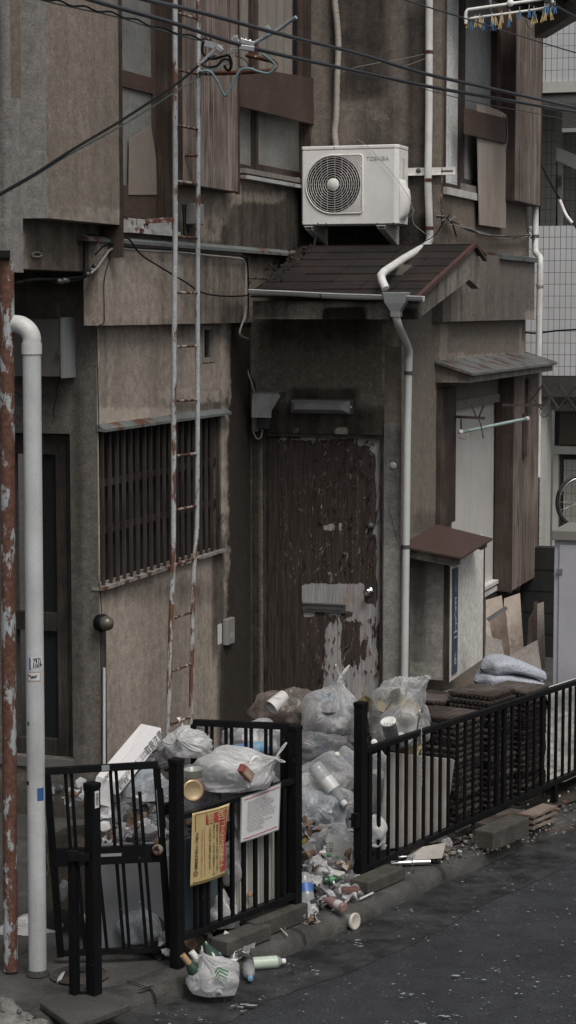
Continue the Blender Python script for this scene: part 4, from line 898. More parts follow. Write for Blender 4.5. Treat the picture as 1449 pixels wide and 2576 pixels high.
# ground floor entrance of the flats
build(MB().bst(sL, fz(1354, 1200)[0] + .001, TB + .1, TB + .3, -.1, zt(985)), 'tile_pier', TILE, flats)
p0x = fz(1354, 1200)[0]; p1x = fz(1367, 1200)[0]
build(MB().bst(p0x + .003, p1x, TB + .12, TB + .35, -.1, zt(985)), 'steel_column', CREAM, flats)
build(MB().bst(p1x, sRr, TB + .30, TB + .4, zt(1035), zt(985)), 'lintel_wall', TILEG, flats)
dg = build(MB().bst(p1x, sRr, TB + .5, TB + .52, -.1, zt(1035)), 'glass_entrance', glass('entrance_glass', (.04, .045, .043), .08, .9), flats)
f = MB()
for y0, y1 in ((1036, 1040), (1130, 1150)): f.bst(p1x, sRr, TB + .42, TB + .5, zt(y1), zt(y0))
for x0, x1 in ((1368, 1381), (1478, 1490)): f.bst(fz(x0, 1200)[0], fz(x1, 1200)[0], TB + .43, TB + .5, -.1, zt(1150))
build(f, 'entrance_frame', CREAM, dg)
build(MB().bst(fz(1384, 1100)[0], sRr, TB + .44, TB + .48, zt(1126), zt(1036)), 'transom_panel', paint('transom_brown', (.10, .085, .065), .6), dg)
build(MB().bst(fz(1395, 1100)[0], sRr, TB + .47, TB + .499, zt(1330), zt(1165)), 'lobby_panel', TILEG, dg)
# ---------------------------------------------------------------- things fixed to the house
def disc(mb, r0, r1, z, M, seg=40):
    vs = [(r * math.cos(2 * math.pi * k / seg), r * math.sin(2 * math.pi * k / seg), z) for r in (r0, r1) for k in range(seg)]
    return mb.add(vs, [(k, (k + 1) % seg, seg + (k + 1) % seg, seg + k) for k in range(seg)], False, M)
def faceM(s, t, z): # x to the right, y up, z out of a wall that faces us
    m = Matrix((VS, VZ, -VT)).transposed().to_4x4(); m.translation = W(s, t, z); return m
def rface(s, t, z): # the same for a receding wall
    m = Matrix((VT, VZ, VS)).transposed().to_4x4(); m.translation = W(s, t, z); return m
# --- air conditioner
tq = TAC - .37; A0 = sF(tq, 758, 369); A1 = sF(tq, 1001, 566); aw = A1[0] - A0[0]; ah = A0[2] - A1[2]
M = faceM((A0[0] + A1[0]) / 2, tq, (A0[2] + A1[2]) / 2)
ac = thing('air_conditioner', 'white air conditioner outdoor unit with round fan grille on wall brackets above the porch roof', 'air conditioner', W((A0[0] + A1[0]) / 2, tq, A1[2]))
def rr(w, h, r, n=6):
    out = []
    for cx, cy, a in ((w / 2 - r, h / 2 - r, 0), (-w / 2 + r, h / 2 - r, 90), (-w / 2 + r, -h / 2 + r, 180), (w / 2 - r, -h / 2 + r, 270)):
        out += [(cx + r * math.cos(R(a + 90 * k / n)), cy + r * math.sin(R(a + 90 * k / n))) for k in range(n + 1)]
    return out
f = MB()
# body: outline in plan with rounded front right corner, extruded upwards
plan = [(-aw / 2, -.27), (-aw / 2, -.012), (-aw / 2 + .012, 0), (aw / 2 - .03, 0), (aw / 2 - .009, -.009), (aw / 2, -.03), (aw / 2, -.27)]
f.prism([M @ Vector((x, -ah / 2 + .012, z)) for x, z in plan], VZ * (ah - .042)); build(f, 'casing', ACW, ac, bevel=.003)
f = MB(); f.prism([M @ Vector((x * 1.006, ah / 2 - .028, z + .003 if z > -.2 else z)) for x, z in plan], VZ * .028); build(f, 'top_cover', ACW, ac, bevel=.006)
f = MB(); f.prism([M @ Vector((x * .985, -ah / 2, z - .004)) for x, z in plan], VZ * .011); build(f, 'base_pan', STEELD, ac)
gc = M.inverted() @ pF(tq, 838.5, 464); gx, gy = gc.x, gc.y; GR = .207
Mg = M @ Matrix.Translation((gx, gy, 0))
xr = (M.inverted() @ pF(tq, 912, 464)).x - gx
f = MB(); disc(f, 0.0, GR, .0015, Mg, 48); 
build(f, 'fan_shade_disc', VOID, ac)  # black disc on the casing paints the shaded recess behind the grille
f = MB()
def inside(x, y): return x <= xr and abs(y) <= GR + .008 and (x >= 0 or x * x + y * y <= (GR + .008) ** 2)
def seg3(mb, r, a0, a1, w, z0=.002, z1=.009, n=4):
    pts = []
    for k in range(n + 1):
        a = a0 + (a1 - a0) * k / n; c_, s_ = math.cos(a), math.sin(a)
        pts += [Mg @ Vector(((r - w) * c_, (r - w) * s_, z0)), Mg @ Vector(((r - w) * c_, (r - w) * s_, z1)), Mg @ Vector(((r + w) * c_, (r + w) * s_, z1)), Mg @ Vector(((r + w) * c_, (r + w) * s_, z0))]
    mb.add(pts, [(4 * k + j, 4 * k + 4 + j, 4 * k + 4 + (j + 1) % 4, 4 * k + (j + 1) % 4) for k in range(n) for j in range(4)])
nr = 10; dr_ = (GR - .04) / nr
for i in range(nr + 8):
    r = .046 + dr_ * i; K = 72
    for k in range(K):
        a0, a1 = 2 * math.pi * k / K, 2 * math.pi * (k + 1) / K
        if all(inside(r * math.cos(a), r * math.sin(a)) for a in (a0, a1)): seg3(f, r, a0, a1, .0012, n=1)
    nb = 5 + i * 2
    for k in range(nb):
        a = 2 * math.pi * (k + .5 * (i % 2)) / nb; rm = r + dr_ / 2
        if inside((r + dr_) * math.cos(a), (r + dr_) * math.sin(a)): f.add([Mg @ Vector(((rr_) * math.cos(a) - e * math.sin(a), rr_ * math.sin(a) + e * math.cos(a), .008)) for rr_, e in ((r, -.0011), (r + dr_, -.0011), (r + dr_, .0011), (r, .0011))], [(0, 1, 2, 3)])
build(f, 'fan_grille', ACW, ac)
f = MB(); f.lathe([(0, .012), (.040, .012), (.044, .008), (.044, .002)], Mg, 32, cap=False); build(f, 'grille_hub', WHITE, ac)
f = MB(); pts = [Mg @ Vector((GR * 1.03 * math.cos(a), GR * 1.03 * math.sin(a), .004)) for a in [math.pi / 2 + math.pi * k / 40 for k in range(41)]]
pts = [Mg @ Vector((xr - .02, GR * 1.03, .004))] + pts + [Mg @ Vector((xr - .02, -GR * 1.03, .004)), Mg @ Vector((xr - .005, -GR * 1.03 + .006, .004)), Mg @ Vector((xr, -GR * 1.03 + .02, .004)), Mg @ Vector((xr, GR * 1.03 - .02, .004)), Mg @ Vector((xr - .005, GR * 1.03 - .006, .004)), Mg @ Vector((xr - .02, GR * 1.03, .004))]
f.tube(pts, .0055, 8, cap=False); build(f, 'grille_frame', WHITE, ac)
lp = M.inverted() @ pF(tq, 950, 399)
text('TOSHIBA', .042, M @ Matrix.Translation((lp.x, lp.y, .0015)), paint('emboss', (.44, .435, .42), .4, df=.1), ac, ext=.0012)
f = MB()   # service cover with pipe connections on the right side
def cov(u, v): # bulge
    y = -.255 + .30 * v + .0; dz = -.20 + .17 * u; b = math.sin(u * 3.14) ** .5 * math.sin(min(1, v * 1.0) * 3.14) ** .5 * (.062 if v < .75 else .05)
    return M @ Vector((aw / 2 + b, y, dz))
f.grid(cov, 14, 16); build(f, 'service_cover', ACW, ac)
f = MB()
for x, z in ((aw / 2 + .002, -.13),): f.box((x, .12, z), (.004, .16, .07), M)
build(f, 'side_panel', WHITE2, ac)
for x, y in ((841, 372), (821, 562), (949, 562), (1017, 560) if 0 else (990, 561), (800, 562)):
    build(MB().lathe([(0, .004), (.004, .004), (.005, 0)], M @ Matrix.Translation(((M.inverted() @ pF(tq, x, y)).x, (M.inverted() @ pF(tq, x, y)).y, .0035)), 10, cap=False), 'screw', STEELD, ac)
for x in (768, 950):   # triangular wall brackets
    s_ = sF(tq, x, 570)[0]; f = MB(); zt_ = A1[2] - .006
    for o in (0, .045): f.prism([W(s_ + .0 + o, tq + .0, zt_ - .018), W(s_ + o, tq + .0, zt_), W(s_ + o, TAC, zt_), W(s_ + o, TAC, zt_ - .13)], VS * .006)
    f.bst(s_ - .006, s_ + .06, tq - .012, TAC, zt_ - .001, zt_ + .005); f.bst(s_ - .006, s_ + .06, TAC - .008, TAC, zt_ - .14, zt_ + .02)
    f.prism([W(s_ + .006, tq + .004, zt_ - .02), W(s_ + .045, tq + .004, zt_ - .02), W(s_ + .045, TAC, zt_ - .132), W(s_ + .006, TAC, zt_ - .132)], VZ * .004)
    build(f, 'wall_bracket', WHITE2, ac)
f = MB(); a = sF(TAC - .012, 1015, 423); b = sF(TAC - .012, 1146, 440); f.bst(a[0], b[0], TAC - .016, TAC - .012, b[2], a[2]).bst(a[0], b[0], TAC - .04, TAC - .012, b[2], b[2] + .004)
build(f, 'mounting_rail', WHITE, ac, bevel=.001); build(MB().lathe([(0, .012), (.012, .012), (.014, .006), (.02, 0)], faceM(sF(TAC, 1054, 430)[0], TAC - .017, sF(TAC, 1054, 430)[2]), 16, cap=False), 'bolt', STEELD, ac)
f = MB(); f.bst(b[0] - .11, b[0] - .02, TAC - .0175, TAC - .0165, (a[2] + b[2]) / 2 - .006, (a[2] + b[2]) / 2 + .006); build(f, 'rail_slot', STEELD, ac)
f = MB(); a = pF(TAC - .2, 742, 458); f.lathe([(0, 0), (.026, .0), (.034, .012), (.034, .03), (.02, .045), (.02, .1), (0, .1)], frame(a, VT, VS)); build(f, 'rubber_foot', WHITE2, ac)
f = MB(); f.tube(arc([pF(TAC - .12, x, y) for x, y in ((1012, 480), (1024, 492), (1026, 520), (1018, 550))]), .014, 8); build(f, 'insulated_hose', CURT, ac)
f = MB(); f.tube(arc([pF(TAC - .22, x, y) for x, y in ((795, 566), (794, 590), (790, 622))]), .010, 8); build(f, 'drain_hose', PVCB, ac)
# insulated pipe up the wall
f = MB(); P = arc([pF(TAC - .04, x, y) for x, y in ((841, -60), (842, 0), (848, 60), (851, 120), (848, 200), (846, 290), (842, 330), (846, 372))], 14)
f.tube(P, [.0235 + .0012 * math.sin(i * 1.9) for i in range(len(P))], 14)
pi = build(f, 'insulated_pipe', paint('pipe_wrap', (.38, .345, .31), .6, df=.4)); tag(pi, 'beige tape-wrapped pipe running up the wall from the air conditioner', 'pipe')
f = MB()
for i in range(0, len(P) - 2, 2):
    a = P[i]; f.tube([a + VS * (.0245 * math.cos(q)) + -VT * (.0245 * math.sin(q)) + VZ * (.012 * math.cos(q)) for q in [math.pi * k / 6 for k in range(7)]], .0012, 4)
build(f, 'tape_edge', WIRE, pi)

# --- downpipes and gutter
def pipe(name, pts, r, mat, label, bands=(), bandm=STEELD, seg=18):
    t_ = thing(name, label, 'drainpipe', pts[-1])
    f = MB(); f.tube(pts, r, seg); build(f, 'pipe', mat, t_)
    for (p, d) in bands: f = MB(); f.tube([p - d * .012, p + d * .012], r + .004, seg); build(f, 'pipe_clamp', bandm, t_)
    return t_
dn = Vector((0, 0, 1)); tp = TAC - .05
rp = .0275
P = [pF(tp, 1080, -60), pF(tp, 1079, 300), pF(tp, 1077, 430), pF(tp, 1077, 470), pF(tp, 1079, 530), pF(tp, 1081, 590), pF(tp - .0, 1081, 604)] 
P += [pF(tp - .1, 1074, 617), pF(tp - .9, 1015, 651), pF(TE + .12, 966, 684), pF(TE + .0, 958, 694), pF(TE - .03, 962, 708), pF(TE - .05, 970, 726)]
pipe('drainpipe', P, rp, PVCP, 'white downpipe beside the air conditioner that bends down across the porch roof', [(pF(tp, 1079, 131), dn), (pF(tp, 1078, 453), dn), (pF(tp, 1080, 574), dn)], LADRUNG)
tg = TE - .07
P = [pF(tg, 996, 786), pF(tg, 997, 800), pF(tg + .05, 1003, 820), pF(TD - .12, 1024, 868), pF(TD - .055, 1029, 885), pF(TD - .05, 1028, 905), pF(TD - .05, 1024, 1100), pF(TD - .05, 1021, 1400), pF(TD - .05, 1016, 1800)]
P[-1] = Vector((P[-1].x, P[-1].y, .05))
d2 = pipe('drainpipe', P, .0265, PVC, 'long grey downpipe from the porch gutter to the ground right of the front door', [(pF(TD - .05, 1028, 938), dn), (pF(TD - .05, 1021, 1375), dn)])
f = MB(); c_ = pF(tg, 997, 735)
mm = frame(c_, VS)
f.add([mm @ Vector(v) for v in ((-.085, -.05, .0), (.085, -.05, 0), (.085, .05, 0), (-.085, .05, 0), (-.07, -.045, -.07), (.07, -.045, -.07), (.07, .045, -.07), (-.07, .045, -.07), (-.035, -.035, -.125), (.035, -.035, -.125), (.035, .035, -.125), (-.035, .035, -.125), (-.033, -.033, -.16), (.033, -.033, -.16), (.033, .033, -.16), (-.033, .033, -.16))],
      [(a * 4 + k, a * 4 + (k + 1) % 4, a * 4 + 4 + (k + 1) % 4, a * 4 + 4 + k)[::-1] for a in range(3) for k in range(4)] + [(0, 1, 2, 3)]); build(f, 'rain_hopper', PVCB, d2, bevel=.006)
gt = thing('gutter', 'white half-round gutter along the eave of the porch roof', 'gutter', pF(tg, 800, 745)); f = MB()
g0_, g1_ = pF(tg, 629, 729), pF(tg, 1066, 747)
def gut(r, flip=1):
    def q(u, v):
        a = math.pi * u; return g0_.lerp(g1_, v) + (-VT) * (math.cos(a) * r) - VZ * (math.sin(a) * r * 1.05) + VZ * .004 * math.sin(v * 9)
    return q
f.grid(gut(.032), 12, 24); f.grid(gut(.028), 12, 24)
for v in (0, 1): f.add([gut(.032)(k / 10, v) for k in range(11)], [tuple(range(11))])
f.tube([gut(.032)(0, v) for v in (0, .5, 1)], .004, 6); f.tube([gut(.032)(1, v) for v in (0, .5, 1)], .004, 6); build(f, 'trough', PVC, gt)
for v in (.42,): build(MB().tube([gut(.034)(k / 8, v) for k in range(9)], .004, 6), 'gutter_hanger', STEELD, gt)
f = MB(); f.tube([gut(.033)(.5, .42) * 1, gut(.033)(.5, .47)], .0, 3) if 0 else None
P = [pR(SWU + .08, 1347, 515), pR(SWU + .08, 1347, 625), pR(SWU + .09, 1348, 636), pR(SWU + .17, 1359, 648), pR(SWU + .17, 1359, 670), pR(SWU + .17, 1355, 905), pR(SWU + .17, 1352, 1200)]
pipe('drainpipe', P, .028, PVCP, 'white downpipe with an elbow at the far right corner of the house', [(pR(SWU + .08, 1347, 594), dn), (pR(SWU + .17, 1358, 720), dn)], LADRUNG)

# big pipe and rusty pole at the left edge
b0 = pZ(0, 95, 2448); Yp = b0.y
big = thing('vent_pipe', 'thick white plastic pipe with an elbow on top standing at the left edge', 'pipe', b0)
P = [b0, Vector((pY(Yp, 80, 900).x, Yp, pY(Yp, 80, 888).z))]; rP = .0415
f = MB(); f.tube([b0, P[1]], rP, 28); build(f, 'pipe', paint('pvc_big', (.46, .48, .485), .4, dirt_shade=(.14, .14, .13), df=.42, scale=3), big)
tp_ = P[1]; f = MB(); f.tube([tp_ + VZ * -.005, tp_ + VZ * .045], rP + .0045, 28); f.tube(arc([tp_ + VZ * .04, tp_ + VZ * .07, tp_ + Vector((-.015, .005, .10)), tp_ + Vector((-.045, .02, .122)), tp_ + Vector((-.08, .05, .128)), tp_ + Vector((-.115, .10, .128)), tp_ + Vector((-.13, .16, .128))]), rP, 24); build(f, 'elbow', paint('pvc_elbow', (.52, .52, .51), .45, df=.3), big)
f = MB(); f.tube([b0 - VZ * .005, b0 + VZ * .02], [rP + .012, rP + .004], 24); build(f, 'base_collar', CONC, big)
def sticker(x0, y0, x1, y1, mat, out=.0008, name='sticker', nseg=6):
    f = MB(); ax = Vector((tp_.x, Yp, 0)); a0 = pY(Yp, x0, y0); a1 = pY(Yp, x1, y1)
    cx = b0.x + (tp_.x - b0.x) * ((a0.z + a1.z) / 2) / tp_.z
    def q(u, v):
        x = a0.x + (a1.x - a0.x) * u; s_ = max(-.985, min(.985, (x - cx) / rP)); th = math.asin(s_); rr_ = rP + out
        return Vector((cx + rr_ * math.sin(th), Yp - rr_ * math.cos(th), a1.z + (a0.z - a1.z) * v))
    f.grid(q, nseg, 3, smooth=False); return build(f, name, mat, big), q
def strokes(q, lines, mat, parent, w=.0018, name='pen_marks'):
    f = MB()
    for ln in lines: f.tube([q(u, v) + Vector((0, -.0012, 0)) for u, v in ln], w, 4)
    return build(f, name, mat, parent)
sk1, q = sticker(80, 1650, 108, 1676, PAPER)
strokes(q, [[(.2, .85), (.35, .9), (.25, .1), (.5, .1), (.42, .35)], [(.42, .92), (.62, .05)], [(.55, .6), (.5, .9), (.72, .95), (.68, .1), (.84, .15), (.78, .4)], [(.8, .95), (.88, .15), (.95, .3)]], INK, big)
sticker(76, 1651, 80.5, 1682, INKB)
sk2, q = sticker(72, 1686, 104, 1711, paint('sticker_tan', (.36, .26, .19), .5), .0008); sk3, q = sticker(74, 1689, 102, 1708, PAPER, .0014)
strokes(q, [[(.0, .75), (.2, .65), (.32, .35), (.35, .65), (.42, .4)], [(.42, .35), (.46, .62), (.55, .35)], [(.6, .65), (.63, .38), (.8, .75)], [(.62, .4), (.66, .66)]], INK, big, .0022)
sticker(96, 1978, 111, 2010, INKB); sticker(68, 1962, 75, 1972, INK); sticker(71, 1812, 76, 1822, STEELD)
b1 = pZ(0, 27, 2442); Yq = b1.y
zt_ = ZOV
pole = thing('rusty_pole', 'round steel pole with flaking white paint and red rust at the left edge', 'pole', b1)
f = MB(); f.tube([b1, Vector((pY(Yq, 17, 700).x, Yq, zt_))], .0335, 24); build(f, 'post', POLE, pole)
e = Vector((pY(Yq, 17, 700).x, Yq, zt_)); f = MB().bar(e + VZ * .03 - Vector((0, .06, 0)), pR(SU - .1, 12, 676) + VZ * .03, .05, .03); build(f, 'bearer', VOID, pole)

# --- ladder
SLD = S1 + .19
ld = thing('ladder', 'tall narrow steel ladder with rusty white paint against the stucco wall', 'ladder', pR(SLD, 450, 2010))
Lr = [(440, -40), (441, 520), (439, 760), (437, 1000), (436, 1400), (431, 1520), (426, 1700), (421, 1900), (419, 2010)]
Rr = [(499, -40), (498, 520), (497, 760), (497, 1080), (495, 1330), (487, 1440), (484, 1560), (480, 1830), (477, 1990)]
def along(L, y):
    for (xa, ya), (xb, yb) in zip(L, L[1:]):
        if ya <= y <= yb: return xa + (xb - xa) * (y - ya) / (yb - ya)
f = MB(); f.tube([pR(SLD, x, y) for x, y in Lr[:6]], .0165, 12); build(f, 'side_rail', LADDER, ld)
f = MB(); f.tube([pR(SLD, x, y) for x, y in Rr[:5]], .0155, 12); build(f, 'side_rail', LADDER, ld)
f = MB(); f.tube([pR(SLD, x, y) for x, y in Lr[5:]], .0155, 12); build(f, 'side_rail', LADDER2, ld)
f = MB(); f.tube([pR(SLD, x, y) for x, y in Rr[4:]], .0150, 12); build(f, 'side_rail', LADDER2, ld)
for yl, yr_ in ((32, 47), (175, 186), (315, 325), (456, 462), (595, 599), (736, 737), (872, 870), (1009, 1006), (1147, 1141), (1283, 1273), (1420, 1406), (1556, 1540), (1689, 1671), (1823, 1804)):
    f = MB(); f.tube([pR(SLD, along(Lr, yl) + 4, yl), pR(SLD, along(Rr, yr_) - 3, yr_)], .0085, 10); build(f, 'rung', LADRUNG, ld)
f = MB(); f.bar(pR(SU + .03, 365, 557), pR(SLD, 437, 552), .03, .006, up=VT); f.bar(pR(SU + .03, 362, 568), pR(SU + .03, 372, 556), .01, .03); build(f, 'wall_bracket', LADRUNG, ld)
f = MB(); f.tube([pR(SU + .02, 430, 391), pR(SLD, 497, 391)], .010, 8); f.bst(SU + .0, SU + .02, sR(SU, 426, 390)[1], sR(SU, 434, 390)[1], sR(SU, 430, 420)[2], sR(SU, 430, 360)[2]); build(f, 'wall_bracket', LADRUNG, ld)
hoop = [pR(SLD, 500, 184), pY(12.75, 560, 184), pY(12.6, 640, 180), pY(12.6, 680, 176), pY(12.65, 695, 168), pY(12.75, 690, 156), pY(12.95, 660, 148), pY(13.15, 622, 140)]
f = MB(); f.tube(arc(hoop), .014, 10); build(f, 'safety_hoop', rusty('hoop_rust', (.45, .43, .40), .6, scale=12, zs=1), ld)
f = MB(); c_ = pR(SLD - .02, 437, 1823); 
for i in range(12): p = pR(SLD + .01, 450, 1812) + Vector((random.uniform(-.02, .02), -.012, random.uniform(-.03, .01))); f.add([p + Vector((random.uniform(-.015, .015), random.uniform(-.01, .01), random.uniform(-.02, .02))) for _ in range(3)], [(0, 1, 2)])
build(f, 'torn_foil', WHITE, ld)

# --- cabinets, lamps and boxes on the walls
a = sF(T1 - .16, 18, 802); b = sF(T1 - .16, 155, 948)
bx = thing('meter_cabinet', 'shadow-toned metal meter cabinet on the wall behind the white pipe', 'cabinet', W(b[0], T1, b[2]))
build(MB().bst(b[0] - .62, b[0], T1 - .16, T1 - .001, b[2], a[2]), 'case', paint('cabinet_shaded', (.105, .098, .09), .5, df=.7, scale=3), bx, bevel=.004)  # shadow on the front face is put into the case colour
build(MB().bst(b[0] + .001, b[0] + .02, T1 - .175, T1 - .005, b[2] - .008, a[2] + .008), 'side_door', paint('cabinet_grey', (.22, .235, .235), .5, df=.3), bx, bevel=.002)
for z in (.12, .36): build(MB().bst(b[0] - .012, b[0] + .002, T1 - .19, T1 - .176, b[2] + z, b[2] + z + .06), 'hinge', STEELD, bx)
f = MB().tube(arc([pF(T1 - .05, x, y) for x, y in ((35, 985), (60, 1000), (95, 1003), (120, 985), (133, 955))]), .007, 6); tag(build(f, 'cable', CABLE), 'black cable looping below the meter cabinet on the left', 'cable')
# porch lamp
a = sF(TD, 737, 1005); b = sF(TD, 884, 1040)
lp_ = thing('porch_lamp', 'long prism-shaped grey lamp cover above the front door', 'lamp', W((a[0] + b[0]) / 2, TD, b[2]))
build(MB().bst(a[0] + .01, b[0] + .022, TD - .02, TD, b[2] - .008, a[2] + .008), 'base_plate', STEELD, lp_)
f = MB(); L_ = b[0] - a[0]; h_ = a[2] - b[2]; mm = faceM((a[0] + b[0]) / 2, TD - .02, (a[2] + b[2]) / 2)
v = []
for (sx_, dep, hh) in ((L_ / 2, 0, h_ / 2), (L_ / 2, .03, h_ / 2 * .96), (L_ / 2 - .04, .075, h_ / 2 * .42)):
    v += [(-sx_, -hh, dep), (sx_, -hh, dep), (sx_, hh, dep), (-sx_, hh, dep)]
f.add(v, [(k * 4 + j, k * 4 + (j + 1) % 4, k * 4 + 4 + (j + 1) % 4, k * 4 + 4 + j) for k in range(2) for j in range(4)] + [(8, 9, 10, 11)], M=mm); build(f, 'lamp_cover', LAMP, lp_, bevel=.003)
build(MB().lathe([(0, .004), (.007, .003), (.008, 0)], faceM(b[0] + .002, TD - .021, (a[2] + b[2]) / 2) , 10, cap=False), 'screw', WHITE, lp_)
# hooded sensor lamp left of the porch lamp
sp = thing('security_lamp', 'grey hooded security lamp at the left corner above the front door', 'lamp', pF(TD - .1, 655, 1085))
a = sF(TD - .14, 637, 990); c_ = W(a[0], TD - .14, 0)
def hood(u, v):
    # sheet bent over: u across (right), v from the back over the top and down the front
    x = a[0] + .005 + (.155 + .06 * (1 - v) * 1) * u; 
    if v < .5: w = v / .5; t = TD - .02 - .15 * w; z = sF(TD - .1, 660, 990)[2] + .012 * math.sin(w * 3.14)
    else: w = (v - .5) / .5; t = TD - .17 - .02 * math.sin(w * 1.57); z = sF(TD - .1, 660, 990)[2] - .165 * w - .06 * (1 - u) * 0; x = a[0] + .005 + (.215 - .07 * min(1, w * 1.4)) * u
    return W(x, t, z)
f = MB().grid(hood, 12, 20); f.grid(lambda u, v: hood(u, v) + VT * .006, 12, 20); build(f, 'hood', HOOD, sp)
a2 = sF(TD - .07, 640, 1040); b2 = sF(TD - .07, 674, 1078)
build(MB().bst(a2[0] + .03, b2[0] + .015, TD - .11, TD - .02, b2[2], a2[2] + .06), 'lamp_body', paint('lamp_black', (.03, .033, .038), .4), sp, bevel=.004)
build(MB().bst(a2[0], a2[0] + .03, TD - .09, TD - .001, b2[2] - .02, a2[2] + .04), 'wall_plate', HOOD, sp)
f = MB().tube(arc([pF(TD - .08, x, y) for x, y in ((640, 980), (637, 1010), (636, 1060), (637, 1085), (646, 1103), (656, 1100), (660, 1080))]), .007, 8); build(f, 'lead', PVCB, sp)
# ball sensor on black conduit by the corner
tb_ = sR(S1, 255, 1567)[1]; bl = thing('round_wall_lamp', 'small round bronze lamp on a black conduit at the wall corner', 'lamp', pR(S1, 256, 1590))
m_ = Matrix((VT, VZ, VS)).transposed().to_4x4(); m_.translation = pR(S1, 250, 1567) + VS * .0
f = MB(); c_ = pR(S1 + .03, 258, 1567); mm = Matrix((-VT, VZ, VS)).transposed().to_4x4()
axd = (VS * .9 - VT * .35).normalized(); mm = frame(c_, axd.cross(VZ), axd) if 0 else None
zz = axd; xx = VZ.cross(zz).normalized(); yy = zz.cross(xx); mm = Matrix((xx, yy, zz)).transposed().to_4x4(); mm.translation = c_ - zz * .03
build(MB().lathe([(0, 0), (.05, 0), (.052, .035), (.048, .055), (0, .056)], mm, 24), 'lamp_base', BLACK, bl)
build(MB().lathe([(.045, .055), (.044, .07), (.036, .09), (.022, .103), (0, .108)], mm, 24, cap=False), 'lamp_dome', paint('bronze', (.10, .095, .075), .35, df=.4, metal=.4), bl)
build(MB().bst(S1, S1 + .02, sR(S1, 251, 1600)[1], sR(S1, 259, 1600)[1], .0, sR(S1, 255, 1545)[2]), 'conduit', paint('conduit_black', (.02, .019, .018), .6), bl)
build(MB().tube([pR(S1 + .03, 262, 1680), pR(S1 + .03, 262, 1950)], .009, 8), 'conduit', PVC, bl)
# intercom and label on the wall
a = sR(S1, 558, 1560); b = sR(S1, 580, 1615)
ic = thing('intercom', 'small pale grey intercom box on the stucco wall right of the ladder', 'intercom', W(S1, a[1], b[2]))
build(MB().bst(S1, S1 + .035, a[1] + .02, b[1] - .005, b[2] + .0, a[2]), 'case', LAMP if 0 else paint('intercom_grey', (.24, .235, .23), .45, df=.3), ic, bevel=.004)
build(MB().bst(S1 + .035, S1 + .037, a[1] + .07, b[1] - .03, b[2] + .04, b[2] + .08), 'button', WIRE, ic)
a = sR(S1, 547, 1572); b = sR(S1, 557, 1618); tag(build(MB().bst(S1, S1 + .003, a[1], b[1], b[2], a[2]), 'name_card', PAPER), 'narrow white name card beside the intercom', 'card')
# small grey box beside the ladder under the shutter box
a = sR(SU, 463, 512); b = sR(SU, 482, 566)
jb = thing('junction_box', 'small grey plastic box on the wall behind the ladder', 'junction box', W(SU, a[1], b[2]))
build(MB().bst(SU + .01, SU + .08, a[1], b[1] + .02, b[2], a[2]), 'case', paint('jb_grey', (.20, .20, .205), .5, df=.3), jb, bevel=.005)
build(MB().tube(arc([pR(SU + .03, x, y) for x, y in ((460, 515), (462, 560), (463, 588), (470, 600), (474, 585), (470, 570))]), .005, 6), 'lead', BLACK, jb)
# round boss right of the door, little white ring on the overhang
tag(build(MB().lathe([(0, .006), (.01, .008), (.02, .006), (.026, .0)], toward(pF(TD - .013, 989, 1172)), 24, cap=False), 'wall_plug', paint('plug', (.3, .3, .29), .4)), 'tiny round pale plug on the grey pier right of the door', 'plug')
tag(build(MB().tube(arc([pR(SU + .012, x, y) for x, y in ((80, 640), (90, 634), (102, 637), (104, 643), (94, 646), (82, 644))]), .004, 6), 'wire_ring', WIRE), 'small pale wire ring on the overhanging wall at upper left', 'wire')
# laundry pole with brackets, right window
a = SWL + .03
lpz = thing('laundry_pole', 'pale green laundry pole hanging from two iron arms at the boarded window', 'laundry pole', pR(SWL + .35, 1160, 1087))
f = MB().tube([pF(15.0, 1160, 1087), pF(16.3, 1325, 1053)], .013, 12); build(f, 'pole', paint('pole_green', (.30, .40, .385), .4, df=.3), lpz)
for p in (pF(15.0, 1158, 1086), pF(16.3, 1326, 1053)): build(MB().lathe([(0, 0), (.017, 0), (.02, .01), (.017, .03), (.0, .034)], frame(p, VZ, VT if 0 else VZ) if 0 else Matrix.Translation(p - VZ * .016), 14), 'pole_cap', WHITE, lpz)
RUSTD = paint('iron_dark', (.035, .025, .022), .7, df=.3)
tA_ = sR(SWL, 1136, 1050)[1]
f = MB().bar(pR(SWL + .01, 1136, 1048), pF(15.05, 1220, 1052), .03, .035 if 0 else .02).tube([pF(15.02, 1160, 1055), pF(15.0, 1160, 1080)], .007, 6); build(f, 'bracket_arm', RUSTD, lpz)
f = MB().bar(pF(16.1, 1262, 1019), pF(16.25, 1362, 1019), .03, .02); build(f, 'bracket_arm', RUSTD, lpz)
f = MB().tube([pF(15.03, 1198, 1048), pF(15.03, 1186, 1018)], .006, 6).tube([pF(15.03, 1205, 1048), pF(15.03, 1217, 1020)], .006, 6).tube([pF(15.0, 1205, 1055), pF(15.0, 1210, 1070), pF(15.0, 1216, 1103)], .005, 6); build(f, 'hanger_wire', RUSTD, lpz)
f = MB(); c0_ = pF(15.0, 1166, 1090)
for k in range(5): f.tube(arc([c0_ + Vector((.01 * k, 0, 0)), c0_ + Vector((random.uniform(-.05, .06), -.01, random.uniform(-.06, .0))), c0_ + Vector((random.uniform(-.05, .08), 0, random.uniform(-.07, .06)))]), .004, 5)
build(f, 'tangled_string', WIRE, lpz)
f = MB(); s6 = ss6 + .012
